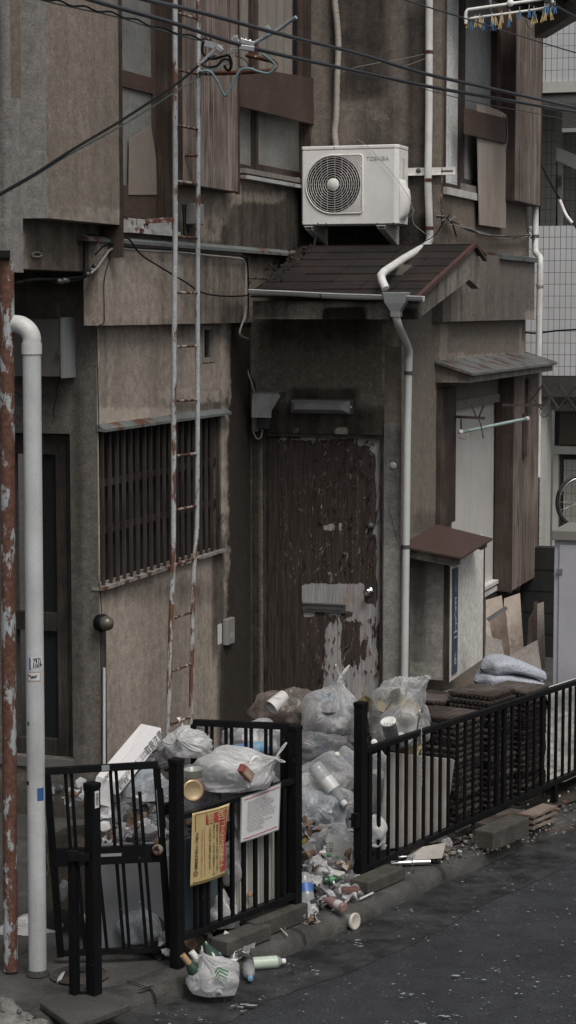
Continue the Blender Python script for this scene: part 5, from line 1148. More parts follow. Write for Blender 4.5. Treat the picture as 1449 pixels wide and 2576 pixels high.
f.bst(s6 - .01, s6 + .012, sR(s6, 1325, 1010)[1], sR(s6, 1333, 1010)[1], sR(s6, 1328, 1045)[2], sR(s6, 1328, 953)[2]); f.bst(s6 - .01, s6 + .006, sR(s6, 1318, 1010)[1], sR(s6, 1326, 1010)[1], sR(s6, 1320, 1150)[2], sR(s6, 1320, 1040)[2]); build(f, 'iron_strap', RUSTD, lpz)
# folding iron trellis arm at the far right
ex = thing('folding_trellis', 'black scissor-folding iron trellis sticking out beside the shutter at far right', 'trellis', pF(16.6, 1335, 1030)); f = MB()
XZ = [(1335, 965), (1358, 1030), (1366, 968), (1397, 1028), (1404, 968), (1434, 1026), (1441, 968), (1470, 1028)]
for (x0, y0, x1, y1) in ((1330, 985, 1362, 1030), (1330, 1015, 1366, 967), (1366, 967, 1405, 1028), (1364, 1022, 1408, 970), (1408, 970, 1449, 1030), (1405, 1028, 1447, 972), (1447, 972, 1480, 1020)):
    f.bar(pF(16.6, x0, y0), pF(16.6, x1, y1), .012, .022, up=VT)
f.tube([pF(16.6, 1405, 978), pF(16.6, 1407, 962)], .01, 8); build(f, 'lattice_bars', RUSTD, ex)
f = MB().tube(arc([pF(16.6, x, y) for x, y in ((1365, 1020), (1358, 1035), (1364, 1048), (1374, 1048), (1380, 1040))]), .004, 6); build(f, 'hook', RUSTD, ex)
f = MB().tube(arc([pF(16.6, x, y) for x, y in ((1445, 1030), (1430, 1018), (1420, 1020), (1422, 1032))]), .004, 6); build(f, 'hook', RUSTD, ex)
# bicycle wheel seen through the glass
bw = thing('bicycle', 'bicycle wheel with silver rim standing by the glass entrance at far right', 'bicycle', pY(18.3, 1480, 1340)); c_ = pY(18.3, 1462, 1262)
for r_, w_, m_2 in ((.225, .016, RUBBER), (.205, .008, CHROME)):
    f = MB().tube([c_ + Vector((r_ * math.cos(k * .1309), 0.05 * math.cos(k * .1309), r_ * 1.05 * math.sin(k * .1309))) for k in range(49)], w_, 8, cap=False); build(f, 'tyre' if w_ > .01 else 'rim', m_2, bw)
f = MB()
for k in range(18): a_ = k * .349; f.tube([c_, c_ + Vector((.2 * math.cos(a_), .04 * math.cos(a_), .21 * math.sin(a_)))], .0012, 4)
build(f, 'spokes', CHROME, bw)
f = MB().tube([c_ + Vector((-.02, -.05, .24)), c_ + Vector((.0, -.05, -.0)), c_ + Vector((.1, -.05, -.2))], .014, 8); build(f, 'fork', RUBBER, bw)
# ---------------------------------------------------------------- wires overhead
def cable(pts, r, mat, label, name='power_cable', cat='cable', seg=8, group=None):
    f = MB().tube(arc(pts, 8), r, seg); o = build(f, name, mat); tag(o, label, cat, group); return o
cable([pY(9.2, 60, -60), pY(10.4, 230, 0), pY(11.4, 435, 58), pY(12.2, 585, 107), pY(12.9, 724, 142), pY(13.7, 900, 180), pY(14.4, 1064, 215), pY(15.3, 1250, 248), pY(16.6, 1449, 282), pY(18, 1600, 305)], .0125, CABLE, 'lower of the two thick black cables crossing the upper facade')
cable([pY(9.6, 200, -50), pY(10.4, 370, 0), pY(11.2, 500, 30), pY(12.4, 724, 91), pY(13.4, 900, 135), pY(14.2, 1064, 184), pY(15.2, 1250, 226), pY(16.4, 1449, 271), pY(18, 1600, 300)], .0125, CABLE, 'upper of the two thick black cables crossing the upper facade')
cable([pY(12.5, 940, -30), pY(12.9, 1019, 0), pY(13.5, 1169, 46), pY(14.6, 1300, 88), pY(15.4, 1449, 133), pY(16, 1560, 165)], .005, CABLE, 'thin black wire crossing below the clothes-peg hanger')
cable([pY(12.5, 1330, -20), pY(12.9, 1380, 6), pY(13.5, 1449, 42), pY(14, 1500, 70)], .0055, CABLE, 'short black wire at the top right corner')
cable([pY(14.2, 1060, 222), pY(14.6, 1200, 258), pY(15.3, 1340, 284), pY(16, 1449, 306)], .003, CABLE, 'thinnest wire just under the thick cables at right')
cable([pY(9.0, -40, 512), pY(9.3, 0, 488), pY(9.8, 90, 436), pY(10.3, 180, 378), pY(11.2, 310, 300), pY(12.1, 440, 214), pY(12.4, 500, 165), pY(12.5, 540, 140)], .0075, BLACK, 'black service wire rising from the left edge to the ladder top', 'service_wire')
f = MB(); P = arc([pY(9.0, -40, 516), pY(9.3, 0, 492), pY(9.8, 90, 441), pY(10.3, 180, 386), pY(11.2, 310, 314), pY(12.1, 440, 232), pY(12.4, 500, 193), pY(12.5, 540, 168)])
tag(build(f.tube(P, .0048, 6), 'service_wire', GREEN), 'dark green service wire just under the black one from the left edge', 'wire')
P = arc([pY(9.2, 60, -20), pY(9.8, 105, 0), pY(10.4, 200, 22), pY(11, 300, 44), pY(11.8, 400, 75), pY(12.4, 500, 101), pY(12.5, 530, 106)], 12)
sw = tag(build(MB().tube(P, .004, 6), 'service_wire', GREEN), 'thin green wire with a black one twisted round it at the top left', 'wire')
build(MB().tube([p + Vector((0, .006 * math.cos(i * .8), .012 + .007 * math.sin(i * .8))) for i, p in enumerate(P)], .0055, 6), 'twisted_wire', BLACK, sw)
# dead-end clamps and coils at the ladder top
cl = thing('wire_clamp_cluster', 'tangle of cable clamps and looped wires hanging at the top of the ladder', 'wire clamps', pY(12.5, 560, 170))
Yc = 12.35
for x0, y0, x1, y1, w in ((515, 108, 560, 122, .035), (498, 165, 545, 120, .016), (520, 182, 575, 150, .030)):
    build(MB().bar(pY(Yc, x0, y0), pY(Yc, x1, y1), w, .02, up=Vector((0, 1, 0))), 'dead_end_clamp', GALV, cl)
for x0, y0, x1, y1 in ((583, 96, 600, 108), (592, 90, 596, 112), (668, 66, 678, 78), (605, 103, 640, 112), (545, 118, 560, 130), (600, 118, 640, 124)):
    f = MB().bar(pY(Yc - .05, x0, y0), pY(Yc - .05, x1, y1), .03, .03); build(f, 'bolt_clamp', GALV, cl, bevel=.003)
build(MB().box(pY(Yc, 588, 128), (.045, .03, .03)), 'connector_block', WHITE, cl, bevel=.004)
for i in range(4): a = pY(Yc - .05, 596 + i * 11, 102 + i * 2); build(MB().lathe([(0, 0), (.008, 0), (.008, .02), (0, .02)], Matrix.Translation(a), 8), 'nut', CHROME, cl)
f = MB().tube([pY(Yc, 640, 108), pY(Yc, 700, 75), pY(Yc - .1, 745, 43)], .011, 8); build(f, 'guy_wire', paint('guy_grey', (.25, .29, .33), .4), cl)
def loop(pts, r, m, nm, Y=Yc): build(MB().tube(arc([pY(Y, x, y) for x, y in pts]), r, 7), nm, m, cl)
loop(((512, 106), (508, 125), (515, 140), (535, 148), (560, 142), (575, 140), (582, 160), (577, 176), (568, 172), (560, 150)), .0085, BLACK, 'wire_loop')
loop(((505, 160), (520, 168), (545, 165), (560, 150), (575, 150), (580, 168), (574, 178)), .006, BLACK, 'wire_loop', Yc - .02)
loop(((505, 180), (520, 178), (535, 186), (550, 212), (565, 240), (575, 228), (592, 196), (606, 176), (625, 172), (650, 180), (675, 184), (690, 172), (690, 160), (676, 148), (660, 136)), .0078, TEAL, 'wire_loop', Yc - .03)
loop(((590, 140), (612, 148), (624, 162), (620, 174)), .003, GREEN, 'wire_loop'); loop(((540, 128), (556, 152), (590, 170), (625, 176), (640, 168)), .002, WIRE, 'wire_loop')

# --- wires and conduits on the facade
def rw(pts, r, mat, label, name='cable', s=SK + .02, cat='cable', n=8):
    P = [pR(p[2] if len(p) > 2 else s, p[0], p[1]) for p in pts]; f = MB().tube(arc(P, n), r, 8); o = build(f, name, mat); tag(o, label, cat); return o
rw([(228, 688), (245, 672), (262, 648), (278, 628), (300, 625), (380, 631), (450, 635), (530, 643), (600, 650), (613, 658), (618, 680), (618, 730), (617, 790), (611, 810), (603, 838), (612, 848), (624, 852)], .0075, paint('conduit_pale', (.24, .235, .22), .5, df=.5), 'pale conduit running under the flashing and down beside the porch fascia', 'conduit', SK + .025, 'conduit')
rw([(240, 640), (270, 616), (330, 622), (450, 629), (560, 638), (612, 645), (622, 658), (625, 720), (624, 790), (618, 820)], .0055, BLACK, 'thin dark conduit right above the pale one under the flashing', 'conduit', SK + .03, 'conduit')
rw([(211, 690), (212, 650), (213, 605), (222, 592), (245, 594), (265, 600), (258, 630), (240, 660), (225, 685), (200, 702), (150, 708), (100, 702), (40, 712)], .0085, BLACK, 'black cable looping round the corner below the overhang', s=SU + .03)
rw([(268, 598), (262, 620), (252, 640), (240, 672), (215, 694), (170, 700), (60, 706)], .006, BLACK, 'second black cable below the overhang, beside the looping one', s=SU + .04)
for i, (x, y) in enumerate(((222, 690), (232, 680), (240, 668), (165, 706), (152, 708))):
    o = build(MB().lathe([(0, -.03), (.013, -.03), (.016, 0), (.013, .03), (0, .03)], frame(pR(SU + .05, x, y), VZ, (VT * .8 + VZ * .5 - VS * .2).normalized() if i < 3 else VT), 10), 'cable_connector', STEELD); tag(o, 'small dull cable sleeve on the bundle under the overhang', 'connector', 'sleeves on the cable bundle')
rw([(308, 598), (325, 602), (345, 630), (365, 648), (400, 670), (430, 688), (470, 712), (505, 735), (550, 744), (600, 745), (630, 740), (650, 722), (690, 700), (720, 690)], .0055, BLACK, 'slack black cable drooping across the skirt wall behind the ladder', s=SK + .05)
rw([(281, 640), (263, 700), (262, 780), (261, 812), (246, 822), (244, 850), (247, 1000), (249, 1080)], .003, BLACK, 'hair-thin black wire down the wall corner above the slatted window', 'wire', s=SK + .012)
rw([(249, 1465), (253, 1500), (256, 1545)], .0025, BLACK, 'hair-thin wire from the slatted window sill to the round lamp', 'wire', s=S1 + .02)
def fw(pts, r, mat, label, t, name='cable', cat='cable'):
    f = MB().tube(arc([pF(p[2] if len(p) > 2 else t, p[0], p[1]) for p in pts], 8), r, 8); o = build(f, name, mat); tag(o, label, cat); return o
fw([(604, 838), (612, 850), (618, 880), (622, 930), (632, 960), (638, 985)], .008, PVCB, 'grey cable dropping down the dark corner to the security lamp', TD - .05)
fw([(612, 850), (622, 900), (628, 940), (640, 965), (642, 985)], .005, BLACK, 'black cable beside the grey one in the dark corner', TD - .04)
fw([(1132, 540), (1115, 560), (1095, 590), (1060, 610, 14.6), (1000, 625, 14.5), (900, 630, 14.5), (800, 624, 14.6), (740, 640, 14.7)], .004, BLACK, 'black cable lying along the top of the porch roof', TAC - .06)
fw([(860, 182), (900, 168), (1000, 150), (1040, 142), (1066, 136), (1090, 130)], .002, WIRE, 'thin pale wire tied to the white downpipe above', TAC - .05, 'wire', 'wire')
fw([(1078, 144), (1050, 155), (1020, 165), (1000, 168)], .002, WIRE, 'short bent pale wire left of the white downpipe', TAC - .06, 'wire', 'wire')
fw([(900, 350), (930, 372), (955, 400), (990, 440), (1012, 470), (1030, 500), (1038, 525), (1040, 560), (1060, 580), (1070, 588)], .0018, WIRE, 'fine wire hanging across the front of the air conditioner', tq - .02, 'wire', 'wire')
fw([(1010, 560), (1035, 540), (1042, 530), (1035, 522), (1028, 535)], .002, WIRE, 'curl of fine wire by the right side of the air conditioner', TAC - .05, 'wire', 'wire')
sb_ = SWU + .03
bund = thing('wire_bundle', 'messy bundle of old wires strung along the wall below the right upper window', 'wires', pR(sb_, 1200, 590))
for k in range(7):
    P = [pR(sb_ + random.uniform(0, .03), x, y + random.uniform(-4, 4)) for x, y in ((1098, 545), (1120, 548), (1150, 566), (1180, 578), (1220, 588), (1265, 597), (1300, 597), (1333, 590))]
    build(MB().tube(arc(P), random.choice((.0025, .0035, .0045)), 5), 'strand', random.choice((BLACK, PVCB, WIRE, RUBBER)), bund)
build(MB().tube(arc([pR(sb_ + .04, x, y) for x, y in ((1110, 548), (1135, 560), (1148, 594))]), .006, 6), 'loose_end', BLACK, bund)
build(MB().tube(arc([pR(sb_ + .02, x, y) for x, y in ((1112, 400), (1111, 480), (1108, 510), (1110, 545))]), .003, 6), 'strand', LADRUNG, bund)
build(MB().tube([pR(sb_ + .03, 1111, 500) + Vector((.006 * math.cos(i * .9), 0, -.008 * i)) for i in range(24)], .0025, 5), 'coiled_end', BLACK, bund)
for i in range(9):
    x, y = random.uniform(1112, 1160), random.uniform(545, 570); build(MB().tube([pR(sb_ + .05, x, y), pR(sb_ + .07, x + random.uniform(-8, 14), y + random.uniform(-14, 14))], .0022, 5), 'wire_tie', WIRE, bund)
for i in range(6):
    x, y = random.uniform(1322, 1340), random.uniform(582, 612); build(MB().tube(arc([pR(sb_ + .03, x, y), pR(sb_ + .05, x + 8, y - 8), pR(sb_ + .03, x + 14, y + 6)]), .003, 5), 'wire_tie', BLACK, bund)
cable([pY(18, 1318, 836), pY(18, 1350, 838), pY(18.2, 1400, 832), pY(18.3, 1449, 829), pY(18.5, 1500, 826)], .008, BLACK, 'black cable crossing the white tiled wall at far right')
tw = cable([pY(17.5, 1364, 420), pY(17, 1390, 470), pY(16.5, 1420, 520), pY(16, 1449, 572), pY(15.5, 1480, 610)], .009, BLACK, 'diagonal wire with a bright wrapped stretch in front of the tiled balcony', 'stay_wire', 'wire')
build(MB().tube(arc([pY(16.5, 1409, 505), pY(16.2, 1424, 540), pY(16.1, 1440, 562)]), .013, 8), 'reflective_sleeve', WHITE, tw)
# weeds at the slatted window
f = MB()
for k in range(9):
    a = pR(S1 + .02, 548, 1310 + random.uniform(-12, 25)); b = pR(S1 + .10, 548 + random.uniform(5, 26), 1290 + random.uniform(0, 50)); f.tube([a, a.lerp(b, .5) + VZ * .01, b], .0018, 4)
tag(build(f, 'dry_weed', W_DARK), 'dry twiggy weed growing out of the slatted window edge', 'weed')

# --- clothes-peg hanger at the top right
hg = thing('peg_hanger', 'white clothes-peg hanger with blue and yellow pegs at the top right corner', 'clothes hanger', pY(14.2, 1280, 60))
Yh = 14.1
def hp(x, y, Y=Yh): return pY(Y, x, y)
f = MB(); P = arc([hp(1172, 60), hp(1171, 40), hp(1176, 26), hp(1195, 22), hp(1280, 10), hp(1350, 0), hp(1385, -6), hp(1390, 6)], 6); f.tube(P, .011, 8); build(f, 'hanger_frame', WHITE, hg)
f = MB(); f.tube(arc([hp(1172, 60), hp(1178, 50), hp(1200, 44), hp(1290, 32, 14.4), hp(1370, 20, 14.4), hp(1390, 6)], 6), .009, 8); build(f, 'hanger_frame', WHITE2, hg)
build(MB().lathe([(0, -.01), (.022, -.01), (.026, 0), (.022, .012), (0, .012)], frame(hp(1284, 8, Yh - .01), VS, Vector((0, -1, 0))), 16), 'hanger_joint', WHITE, hg)
build(MB().tube([hp(1282, 5), hp(1280, -40)], .007, 8), 'hanger_hook', WHITE, hg)
PEGY = paint('peg_yellow', (.44, .32, .15), .4, df=.1); PEGB = paint('peg_blue', (.045, .13, .25), .4, df=.1); PEGC = paint('peg_clear', (.5, .5, .5), .3, df=.1)
for (x, y, kx, c) in ((1176, 46, -2, 0), (1184, 50, 3, 1), (1196, 44, 0, 0), (1206, 42, 3, 0), (1212, 46, -2, 0), (1216, 52, -1, 1), (1238, 38, 0, 0), (1246, 40, 4, 0), (1236, 52, 2, 1), (1243, 53, 2, 1), (1262, 34, 1, 0), (1258, 48, -2, 0), (1282, 30, 2, 0), (1280, 44, -1, 1), (1307, 24, 2, 1), (1331, 20, 0, 1), (1343, 22, 4, 1), (1346, 34, 4, 0), (1340, 38, -2, 0), (1373, 16, 3, 1), (1370, 14, 0, 1), (1378, 14, 4, 1), (1372, 28, -3, 0), (1366, 32, -6, 0), (1385, 26, 6, 0), (1389, 6, 0, 1), (1396, 10, 1, 1)):
    if y > 40 and x < 1300: pass
    pg = build(MB(), 'peg', PEGY, hg) if 0 else None
    f = MB(); a = hp(x, y + 4, Yh - random.uniform(-.01, .05)); dx = kx * .0027 * .6; f.bar(a, a + Vector((dx - .006, 0, -.055)), .008, .010, up=Vector((0, 1, 0))).bar(a + Vector((.004, .002, 0)), a + Vector((dx + .010, .002, -.052)), .008, .010, up=Vector((0, 1, 0)))
    o = build(f, 'peg', PEGB if c else PEGY, hg)
    build(MB().tube([a + Vector((0, 0, .03)), a], .0025, 4), 'peg_cord', PEGC, o)
build(MB().tube(arc([hp(1386, 60), hp(1388, 72), hp(1396, 74), hp(1406, 64), hp(1411, 57)]), .0025, 5), 'bent_wire', RUBBER, hg) if 0 else None
tag(build(MB().tube(arc([pR(ssb + .02, 1324, 50), pR(ssb + .02, 1328, 66), pR(ssb + .02, 1338, 73), pR(ssb + .02, 1348, 66), pR(ssb + .02, 1352, 57), pR(ssb + .02, 1356, 57)]), .004, 5), 'wire_hook', RUBBER), 'thin dark wire hook on the upper shutter box', 'hook')
# ---------------------------------------------------------------- railings, gate, stacks
PA, PD, PB, PG = pZ(0, 906, 2226), pZ(0, 742, 2315), pZ(0, 446, 2433), pZ(0, 237, 2520)
ZRT = pY(PA.y, 930, 1884).z; P2 = pZ(ZRT, 1449, 1710); P2.z = 0
FD = (P2 - PA).normalized(); FN = Vector((-FD.y, FD.x, 0))
LD = (PD - PB).normalized(); LN = Vector((-LD.y, LD.x, 0))
def plane(o, nrm, off):
    def q(x, y): d = ray(x, y); return C0 + d * (((o + nrm * off) - C0).dot(nrm) / d.dot(nrm))
    return q
def pRf(off, x, y): return plane(PA, FN, off)(x, y)
def pLf(off, x, y): return plane(PB, LN, off)(x, y)
def onR(x, y, z, off=0): p = pRf(off, x, y); p.z = z; return p
def onL(x, y, z, off=0): p = pLf(off, x, y); p.z = z; return p
ZRB = pRf(0, 932, 2185).z; ZRB2 = pRf(0, 1449, 1948).z
def zb_at(p): u = (p - PA).dot(FD) / (P2 - PA).length; return ZRB + (ZRB2 - ZRB) * u
def post(name, P, h, w, label, d, cap=True):
    t_ = thing(name, label, 'post', P)
    M = frame(P + VZ * (h - .02) / 2, d); build(MB().box((0, 0, 0), (w, w, h - .02), M), 'shaft', BLACK, t_, bevel=.003)
    M = frame(P + VZ * (h - .01), d); build(MB().box((0, 0, 0), (w + .006, w + .006, .024), M), 'cap', BLACK, t_, bevel=.004)
    return t_
pA = post('railing_post', PA, .985, .054, 'tall black square post right of the pen opening, where the long railing starts', FD)
pD = post('railing_post', PD, .99, .052, 'black square post left of the pen opening, beside the white notice', LD)
pB = post('railing_post', PB, .985, .052, 'black square post between the leaning gate and the yellow warning sign', LD)
pG = post('railing_post', PG, .985, .052, 'thick black post nearest us with a small white label near its top', LD)
lb = build(MB().box((0, 0, 0), (.026, .0015, .075), frame(PG + LN * -.0275 + LD * .0 + VZ * .915, LD)), 'label_sticker', PAPER, pG)
def signM(P, d): n_ = Vector((d.y, -d.x, 0)); m = Matrix((d, VZ, n_)).transposed().to_4x4(); m.translation = P; return m
text('常\n開\n放', .021, signM(PG - LN * .0295 + VZ * .915, LD), INK, lb, spacing=.85)
build(MB().box((0, 0, 0), (.04, .035, .075), frame(pLf(-.0, 883, 2100) * 0 + PA - FD * .045 + VZ * .36, FD)), 'latch_keeper', BLACK, pA, bevel=.002)
build(MB().prism([PA - FD * .065 + VZ * .385, PA - FD * .065 + VZ * .36, PA - FD * .105 + VZ * .374], FN * .012), 'latch_tongue', BLACK, pA)
# long railing
rl = thing('railing', 'long low black railing with upright bars in front of the brown decking stack', 'railing', PA)
def rail(mbp, a, b, w=.036, h=.03): return mbp.bar(a, b, w, h)
far = P2 + FD * .9
build(rail(MB(), PA + FD * .04 + VZ * (ZRT - .015), far + VZ * (ZRT - .015)), 'top_rail', BLACK, rl, bevel=.002)
fb = VZ * (zb_at(far) + .015); build(rail(MB(), PA + FD * .04 + VZ * (ZRB + .015), far + fb), 'bottom_rail', BLACK, rl, bevel=.002)
bx_ = [60, 127, 190, 250, 310, 368, 427, 482, 538, 593, 652, 705, 760, 815, 868, 918, 965, 1018, 1070, 1122, 1170, 1222, 1268, 1315, 1362, 1408, 1449, 1490]
for i, zx in enumerate(bx_):
    x = (960 + zx / 2.5156) * .9434; p = pRf(0, x, 1980 - (x - 930) * .36); thick = zx in (60, 918, 965, 1222)
    z0 = zb_at(p); w = .030 if thick else .018
    a, b = Vector((p.x, p.y, z0 + .03 + (.0 if not thick else -.03))), Vector((p.x, p.y, ZRT - .03))
    build(MB().box((0, 0, 0), (w, w * .8, (b - a).length), frame((a + b) / 2, FD)), 'upright_bar' if not thick else 'stile', BLACK, rl)
for x in (932, 1240, 1395):
    p = pRf(0, x, 2200 - (x - 930) * .47); p.z = 0; build(MB().box((0, 0, 0), (.03, .03, zb_at(p)), frame(p + VZ * zb_at(p) / 2, FD)), 'foot', BLACK, rl)
sc_ = MB()
for x, y in ((1170, 2112), (1198, 2100)): sc_ = MB().box((0, 0, 0), (.02, .001, .012), frame(pRf(-.0195, x + 210, y - 98), FD)); build(sc_, 'sticker', INKW, rl)
# front panel with the signs
fp = thing('railing', 'low black railing panel carrying the yellow warning sign and the white notice', 'railing', PB)
zt1, zb1 = .72, .118
a, b = PB + LD * .026, PD - LD * .0
build(rail(MB(), a + VZ * (zt1 - .012), b + VZ * (zt1 - .004), .034, .026), 'top_rail', BLACK, fp, bevel=.002)
build(rail(MB(), a + VZ * (zb1 + .015), b + VZ * (zb1 + .012)), 'bottom_rail', BLACK, fp, bevel=.002)
for x in (492, 522, 554, 584, 613, 642, 670, 697):
    p = pLf(0, x, 2200); w = .018; build(MB().box((0, 0, 0), (w, w, zt1 - zb1 - .05), frame(Vector((p.x, p.y, (zt1 + zb1) / 2)), LD)), 'upright_bar', BLACK, fp)
p = pLf(0, 712, 2200); build(MB().box((0, 0, 0), (.03, .024, zt1 - zb1 - .05), frame(Vector((p.x, p.y, (zt1 + zb1) / 2)), LD)), 'stile', BLACK, fp)
p = pLf(0, 510, 2200); build(MB().box((0, 0, 0), (.03, .024, zt1 - zb1 - .05), frame(Vector((p.x, p.y, (zt1 + zb1) / 2)), LD)), 'stile', BLACK, fp)
for p in (pB, ): pass
# opened gate leaf behind the bags
eL, eR = pZ(.98, 487, 1810), pZ(.98, 728, 1820); eL.z = eR.z = 0
el = thing('gate_leaf', 'black gate leaf standing open behind the white rubbish bags, with bars in pairs', 'gate', eR)
ED = (eR - eL).normalized()
build(rail(MB(), eL + VZ * .965, eR + VZ * .965, .034, .03), 'top_rail', BLACK, el); build(rail(MB(), eL + VZ * .08, eR + VZ * .08, .034, .03), 'bottom_rail', BLACK, el)
for x in (487, 520, 533.5, 569, 583, 619, 632.5, 669, 682): 
    u = (x - 487) / (728 - 487); p = eL.lerp(eR, u); w = .016 if x > 487 else .026
    build(MB().box((0, 0, 0), (w, w, .87), frame(p + VZ * .52, ED)), 'upright_bar', BLACK, el)
build(MB().box((0, 0, 0), (.045, .05, .92), frame(eR - ED * .02 + VZ * .5, ED)), 'stile', BLACK, el)
# leaning broken gate at the left
BL, BR = pZ(.03, 150, 2405), pZ(.03, 432, 2396); TL, TR = pY(BL.y - .14, 114, 1933), pY(BR.y - .12, 397, 1916)
lg = thing('leaning_gate', 'broken black gate leaf leaning askew behind the front post at lower left', 'gate', BL)
def gq(u, v): return BL.lerp(BR, u).lerp(TL.lerp(TR, u), v)
GD = (BR - BL).normalized()
def gbar(u0, v0, u1, v1, w, h, nm): return build(MB().bar(gq(u0, v0), gq(u1, v1), w, h, up=GD if abs(u1 - u0) < .2 else VZ), nm, BLACK, lg)
gbar(0, .985, 1, .985, .03, .03, 'top_rail'); gbar(0, .015, 1, .02, .03, .024, 'bottom_rail'); gbar(.01, .0, .01, .97, .03, .034, 'stile'); gbar(.985, .0, .985, .97, .03, .034, 'stile')
gbar(.02, .53, .975, .53, .03, .082, 'lock_rail')
def ux(x, v): a = px(gq(0, v))[0]; b = px(gq(1, v))[0]; return (x - a) / (b - a)
for x0, x1 in ((164, 177), (179, 191), (277, 289), (291, 305), (332, 344)):
    gbar(ux(x0, .97), .97, ux(x1, .57), .57, .016, .016, 'upright_bar')
gbar(ux(351, .85), .85, ux(362, .57), .57, .016, .016, 'broken_bar')
for x0, x1 in ((196, 214), (247, 269), (293, 311), (309, 325), (350, 368), (366, 384)):
    gbar(ux(x0, .49), .49, ux(x1, .03), .03, .016, .016, 'upright_bar')
b0_ = gq(ux(384, .03), .03); build(MB().bar(b0_ + VZ * .0, b0_ + Vector((.012, 0, -.03)), .016, .016), 'broken_foot', BLACK, lg)
tpx = gq(.93, .8) + Vector((0, -.018, 0)); build(MB().bar(gq(.972, .86) + Vector((0, -.019, 0)), gq(.972, .62) + Vector((0, -.019, 0)), .012 if 0 else .002, .02, up=Vector((0, 1, 0))), 'tape', PVCB, lg)
build(MB().bar(gq(.50, .988) + Vector((0, -.017, 0)), gq(.57, .988) + Vector((0, -.017, 0)), .002, .026), 'tape', PVCB, lg); build(MB().bar(gq(.2, .535) + Vector((0, -.018, 0)), gq(.62, .535) + Vector((0, -.018, 0)), .001, .014), 'tape', PVCB, lg)
c_ = gq(.95, .555) + Vector((0, -.03, 0)); build(MB().lathe([(0, .012), (.012, .012), (.014, .02), (.026, .014), (.028, 0), (0, 0)], frame(c_, VS, Vector((0, -1, 0))), 14), 'rusty_lock', rusty('lock_rust', (.2, .17, .14), .5, scale=30, zs=1, rust=(.13, .09, .06)), lg)
c_ = gq(1.0, .75); build(MB().bar(c_, c_ + LD * .09, .03, .05), 'hinge_block', BLACK, lg); build(MB().bar(gq(1.01, .66), gq(1.01, .86), .02, .02), 'hinge_block', BLACK, lg)
f = MB().tube(arc([gq(.0, .44) + Vector((-.03, 0, 0)), gq(-.035, .47), gq(-.04, .54), gq(.03, .585)]), .006, 6); build(f, 'handle', paint('handle_olive', (.12, .11, .08), .5), lg)
Ps = pZ(0, 188, 2520); st = post('lock_post', Ps, .68, .036, 'short black post standing left of the thick near post', LD); build(MB().bar(Ps + VZ * .66 - LD * .03, PG + VZ * .66 - LD * .02, .035, .03), 'top_plate', BLACK, st); build(MB().bar(Ps + VZ * .045, PG + VZ * .03, .015, .012), 'tie_bar', BLACK, st)
# grey metal bin behind the leaning gate
q0, q1 = pZ(.0, 252, 2395), pZ(.0, 432, 2385); zg = pY(q0.y, 300, 2160).z
bn = tag(build(MB().prism([q0 + VZ * .0, q1, q1 + Vector((.04, .34, 0)), q0 + Vector((-.02, .36, 0))], VZ * zg), 'storage_bin', paint('bin_grey', (.20, .21, .225), .55, df=.4, scale=3), bevel=.004), 'plain grey metal bin behind the leaning gate, heaped with rubbish', 'bin')
# signs
def quadthing(name, label, cat, pts, mat, n_, th=.0015):
    return tag(build(MB().prism(pts, n_ * th), name, mat), label, cat)
off = -.024
def ys(u, v):   # u along, v up
    bl, br, tr, tl = pLf(off, 478.5, 2231), pLf(off, 567, 2201), pLf(off, 563.5, 2028), pLf(off, 484, 2046)
    p = bl.lerp(br, u).lerp(tl.lerp(tr, u), v); cu = max(0, u - .7) / .3
    return p - LN * (.012 * math.sin(u * 3) * (1 - v) + .035 * cu * cu * v ** 3) + VZ * (.02 * cu * cu * v ** 6)
sg = tag(build(MB().grid(ys, 24, 24), 'warning_sign', YELLOW), 'yellow plastic warning sign with a red heading, curling off the low railing', 'sign')
sg.modifiers.new('Solid', 'SOLIDIFY').thickness = .0012
def sgl(fn, name, mat, nu=10, nv=10): return build(MB().grid(lambda u, v: fn(u, v), nu, nv), name, mat, sg)
def patch(u0, u1, v0, v1, o): return lambda u, v: ys(u0 + (u1 - u0) * u, v0 + (v1 - v0) * v) - LN * o
sgl(patch(.41, .965, .80, .94, .0018), 'heading_border', INKR); sgl(patch(.43, .95, .81, .93, .0028), 'heading_panel', flat('red_dull', (.30, .045, .05), .5)); sgl(patch(.815, .985, .08, .795, .002), 'red_strip', flat('red_dull2', (.30, .045, .05), .5))
for (u0, u1, v0, v1) in ((.09, .965, .965, .972), (.09, .105, .74, .97), (.07, .96, .035, .042), (.07, .085, .035, .06)): sgl(patch(u0, u1, v0, v1, .002), 'border_line', INK)
sgl(patch(.355, .362, .1, .78, .002), 'border_line', INK)
def stext(body, size, u, v, mat, vertical=True, o=.0035, sp=.98):
    p = ys(u, v) - LN * o; d = (ys(min(1, u + .03), v) - ys(u - .03, v)).normalized(); up = (ys(u, min(1, v + .05)) - ys(u, v - .05)).normalized()
    n_ = d.cross(up); m = Matrix((d, up, n_)).transposed().to_4x4(); m.translation = p
    return text('\n'.join(body) if vertical else body, size, m, mat, sg, spacing=sp)
stext('警', .058, .55, .872, INKY, False, .0045); stext('告', .050, .85, .875, INKY, False, .006)
for i, ch in enumerate('ゴミの不法投棄禁止!'): stext(ch, .031 + .002 * i, .905 - .008 * i, .755 - .0685 * i, INKY, False)
def column(body, size, u0, v0, v1, mat, du=0):
    for i, ch in enumerate(body): k = i / max(1, len(body) - 1); stext(ch, size, u0 + du * k, v0 + (v1 - v0) * k, mat, False, .003)
column('「廃棄物の処理及び清掃に関する法律」', .0165, .755, .79, .10, INK, -.05); column('違反により、5年以下の懲役もしくは', .018, .655, .755, .09, INK, -.05)
